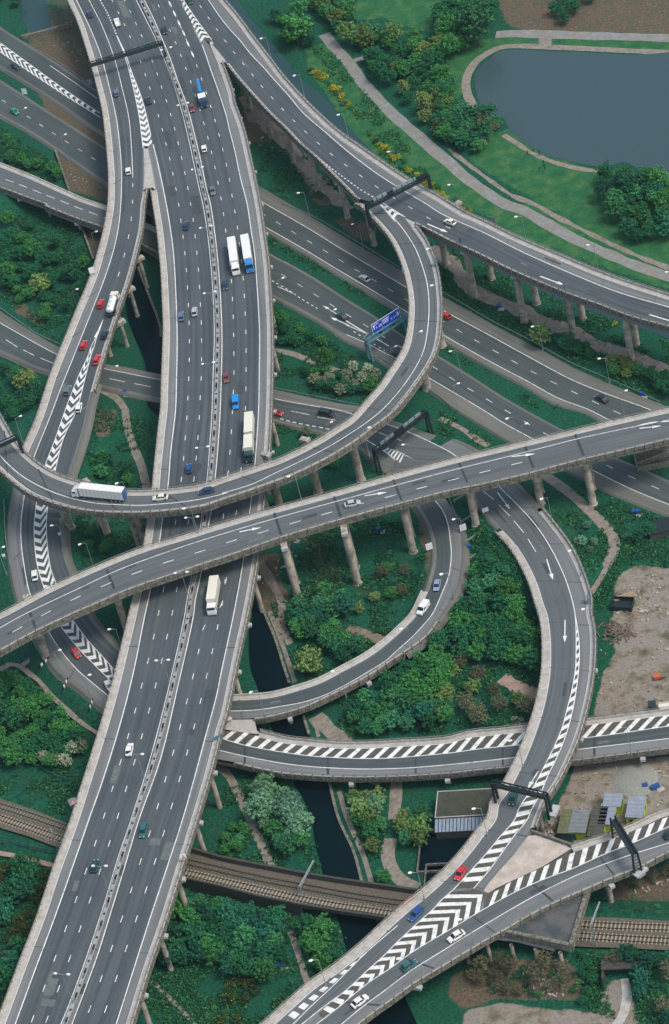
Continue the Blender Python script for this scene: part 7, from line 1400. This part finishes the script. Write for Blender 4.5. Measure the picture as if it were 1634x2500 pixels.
grove('13 880,1160 1110,1140 1120,1389 880,1389', [Y_, R_, W_k], 8, .6, .9, 'between canal and gravel path'); grove('14 900,0 1110,0 1100,250 1180,440 1050,440 960,200', [R_, Y_], 12, .5, .8, 'right of the canal above the railway'); grove('14 1150,0 1390,0 1370,200 1250,180', [Y_, R_], 8, .6, .9, 'left of the flat mossy roof')
grove('14 0,500 280,520 420,680 420,1000 330,1110 0,1060', [D_, D_, R_], 30, .6, .95, 'below the railway next to the motorway'); grove('14 500,680 700,650 900,870 870,1000 640,1080 520,880', [R_, D_], 13, .7, 1.0, 'in the clump right of the narrow footpath'); grove('04 1260,340 1556,450 1556,1000 1150,1000 1160,800', [D_, R_, D_], 30, .6, .95, 'right beside the lower motorway'); grove('14 60,1080 280,1090 260,1260 60,1240', [GD, GD], 7, .8, 1.1, 'on the dark grass near the bottom'); grove('14 0,1350 160,1330 160,1400 0,1400', [GD], 3, .8, 1.0, 'at the bottom edge')
grove('22 850,700 1100,850 1120,1050 1000,1150 900,900', [S_, S_, W_k], 14, .3, .5, 'between viaduct and concrete path'); grove('22 280,60 430,50 500,190 390,220', [Y_, R_], 6, .5, .7, 'above the flyover beside the trunk road'); grove('22 1300,780 1430,770 1440,900 1320,900', [D_, S_], 4, .5, .6, 'on the grass left of the dark shed')
grove('21 820,930 1000,920 1030,1040 830,1050', [D_, R_], 8, .5, .75, 'round the foot of the column under the tall viaduct'); grove('21 1150,1100 1380,1090 1360,1190 1170,1180', [Y_, R_], 6, .5, .7, 'above the trunk road near the right edge'); grove('21 1430,1160 1600,1180 1600,1350 1450,1280', [D_], 7, .55, .8, 'in the corner at the right edge by the trunk road')
grove('21 245,1085 340,1085 640,1260 600,1310 440,1190', [G_, G_, G_, S_], 30, .55, .9, 'between the two trunk carriageways'); grove('21 1050,740 1200,790 1500,870 1450,900 1100,790', [G_], 12, .5, .8, 'by the river under the tall viaduct'); grove('21 1480,850 1600,850 1600,900 1480,890', [G_], 2, .4, .6, 'by the river at the right edge')
grove('10 615,470 700,500 780,590 900,740 850,740 740,600 620,500', [G_, G_, G_, S_], 26, .5, .8, 'on the grass beside the river'); grove('10 1050,950 1230,1060 1290,1160 1480,1260 1540,1370 1390,1270 1220,1140 1060,1000', [G_, G_, G_, S_], 30, .5, .75, 'along the bank beyond the tall viaduct'); grove('21 120,0 290,70 280,100 120,20', [G_], 4, .4, .5, 'on the bank right of the gantry')
grove('24 150,1020 880,990 960,1140 900,1215 380,1195', [B_, B_, S_], 34, .45, .75, 'in the brown scrub below the merging viaduct'); grove('24 1140,870 1556,860 1600,1389 1420,1370 1310,1100 1150,980', [D_, B_, S_, D_], 30, .5, .85, 'on the bank at the lower right corner'); grove('24 960,900 1120,900 1100,1060 1060,1280 960,1270', [S_, D_], 12, .3, .5, 'on the grass strip beside the pale track'); grove('24 1100,480 1250,420 1556,330 1600,430 1300,560', [B_, S_], 9, .3, .5, 'on the rough ground above the tracks')
for t, n_, reg in (('02 450,520 640,300 900,300 980,520 700,560', 10, 'on the slope above the loop'), ('02 440,690 900,740 960,850 560,860', 10, 'under the loop left of the motorway'), ('11 320,200 700,430 1250,740 1260,860 900,650 330,330', 16, 'on the strip between the trunk carriageways'), ('10 280,1100 700,1150 780,1389 330,1389', 12, 'under the tall viaduct'), ('11 500,0 900,0 1000,90 1180,400 900,220', 10, 'above the trunk road under the tall viaduct'), ('12 380,620 830,640 1150,640 1350,900 1380,1150 1200,1300 900,1250 860,800', 20, 'on the dark grass inside the inner loop'), ('12 1060,480 1200,600 1330,900 22 60,600 200,600 300,900 350,1250 160,1150', 16, 'between inner loop and descending viaduct'), ('21 20,440 130,560 700,930 1300,1100 1500,1250 1300,1200 700,900 30,560', 16, 'on the verge above the trunk road'), ('21 450,600 900,760 1500,1000 1500,1050 900,850 450,680', 10, 'beside the path under the tall viaduct'), ('22 560,400 900,420 1200,640 1500,800 1300,1000 1150,800 850,520', 14, 'on the grass round the concrete path'), ('14 430,600 520,700 560,1000 640,1130 450,1389 400,1100', 10, 'along the narrow footpath'), ('04 1150,1050 1556,1250 1556,1389 1000,1389', 12, 'on the dark grass at the bottom'), ('03 220,700 640,1000 560,1120 250,1000', 10, 'below the blossoming trees'), ('24 1000,560 1556,600 1556,660 1000,640', 6, 'on the bank above the tracks')):
    grove(t, [S_], n_, .35, .62, reg)
grow()
# undergrowth: short tufts scattered over the rough grass
def tufts(t_list, n, size, m_, label, hgt=.5, seed=3):
    rs = np.random.RandomState(seed); pts = []
    ar = [np.prod(P(t)[:, :2].max(0)-P(t)[:, :2].min(0)) for t in t_list]
    for t, a in zip(t_list, ar):
        p = P(t)[:, :2]; k = int(n*a/sum(ar)); q = p.min(0)+rs.rand(k, 2)*(p.max(0)-p.min(0)); q = q[inpoly(q, p)]
        if len(q): pts.append(gpt(q))
    w3 = np.vstack(pts); nz = vnoise(w3[:, 0]+500, w3[:, 1]+500, 5.0, 8); w3 = w3[nz > .42]; ok = np.ones(len(w3), bool)
    for i0 in range(0, len(w3), 4000):
        q = w3[i0:i0+4000]; d2 = (SA[None, :, 0]-q[:, None, 0])**2+(SA[None, :, 1]-q[:, None, 1])**2; ok[i0:i0+4000] = ~((d2 < (SA[None, :, 3]*.9)**2) & (SA[None, :, 2] < q[:, None, 2]+3)).any(1)
    for w_ in WPOLY: ok &= ~inpoly(proj(w3), w_)
    w3 = w3[ok]; c = w3+np.stack([rs.normal(size=len(w3))*.3, rs.normal(size=len(w3))*.3, rs.rand(len(w3))*hgt], 1)
    v, f = leaves(c, np.full(len(c), .3), int(len(c)*1.6), size, None, seed=seed); o = qmesh('undergrowth', v, f, m_); tag(o, label, 'undergrowth', kind='stuff')
tufts(['01 0,60 540,120 640,400 560,700 430,950 0,700', '00 0,780 380,1030 460,1280 0,1100', '02 440,0 1050,0 1000,530 480,500', '02 430,700 950,740 950,900 480,1100', '03 0,300 660,800 560,1130 430,1380 0,1250', '04 0,250 370,330 200,1000 0,1389', '11 350,560 1250,1100 900,1389 360,1240', '11 310,180 1270,760 1250,880 330,330', '10 240,1000 700,1050 900,1389 270,1280', '12 340,40 700,160 350,350', '12 370,550 1400,600 1420,1100 1200,1389 300,1389 600,900', '13 330,0 1100,0 1250,250 900,800 620,700', '13 30,1000 560,1110 600,1389 0,1389', '14 0,0 1200,0 1000,440 0,280'],
      150000, .6, M['lf_grass'], 'rough long grass and low plants over the ground left of and between the roads', .5, 3)
tufts(['21 0,280 1556,760 1556,1389 1400,1330 0,640', '21 0,930 1000,1389 300,1389 0,1050', '22 0,0 500,200 300,250 0,180', '22 500,450 1556,700 1556,1080 1250,1050 1100,1389 1000,1200 700,650', '22 0,500 400,800 650,1300 600,1389 0,1389', '23 0,0 680,0 640,760 0,780', '13 900,500 1556,250 1556,800 800,840', '14 0,450 1180,700 600,1100 300,1389 0,1389', '24 900,850 1556,880 1556,1389 1350,1389 1000,1300', '04 1250,300 1556,400 1556,1389 900,1389', '10 560,250 1290,1389 1556,1389 1200,900 800,400'],
      150000, .6, M['lf_grass'], 'rough long grass and low plants over the ground right of the motorway', .5, 5)
print('objects', len(bpy.data.objects))
# haze
mb = MB(); mb.box((0, 620, 258), (1500, 1500, 524)); hz = bpy.data.materials.new('air_haze'); hz.use_nodes = True; hz.node_tree.nodes.clear()
vo = hz.node_tree.nodes.new('ShaderNodeVolumePrincipled'); vo.inputs['Color'].default_value = (.55, .85, .95, 1); vo.inputs['Density'].default_value = .00004; vo.inputs['Anisotropy'].default_value = .2
mo = hz.node_tree.nodes.new('ShaderNodeOutputMaterial'); hz.node_tree.links.new(vo.outputs[0], mo.inputs['Volume']); ho = mb.build('haze', hz); tag(ho, 'thin bluish air haze over the whole junction', 'haze', kind='stuff')
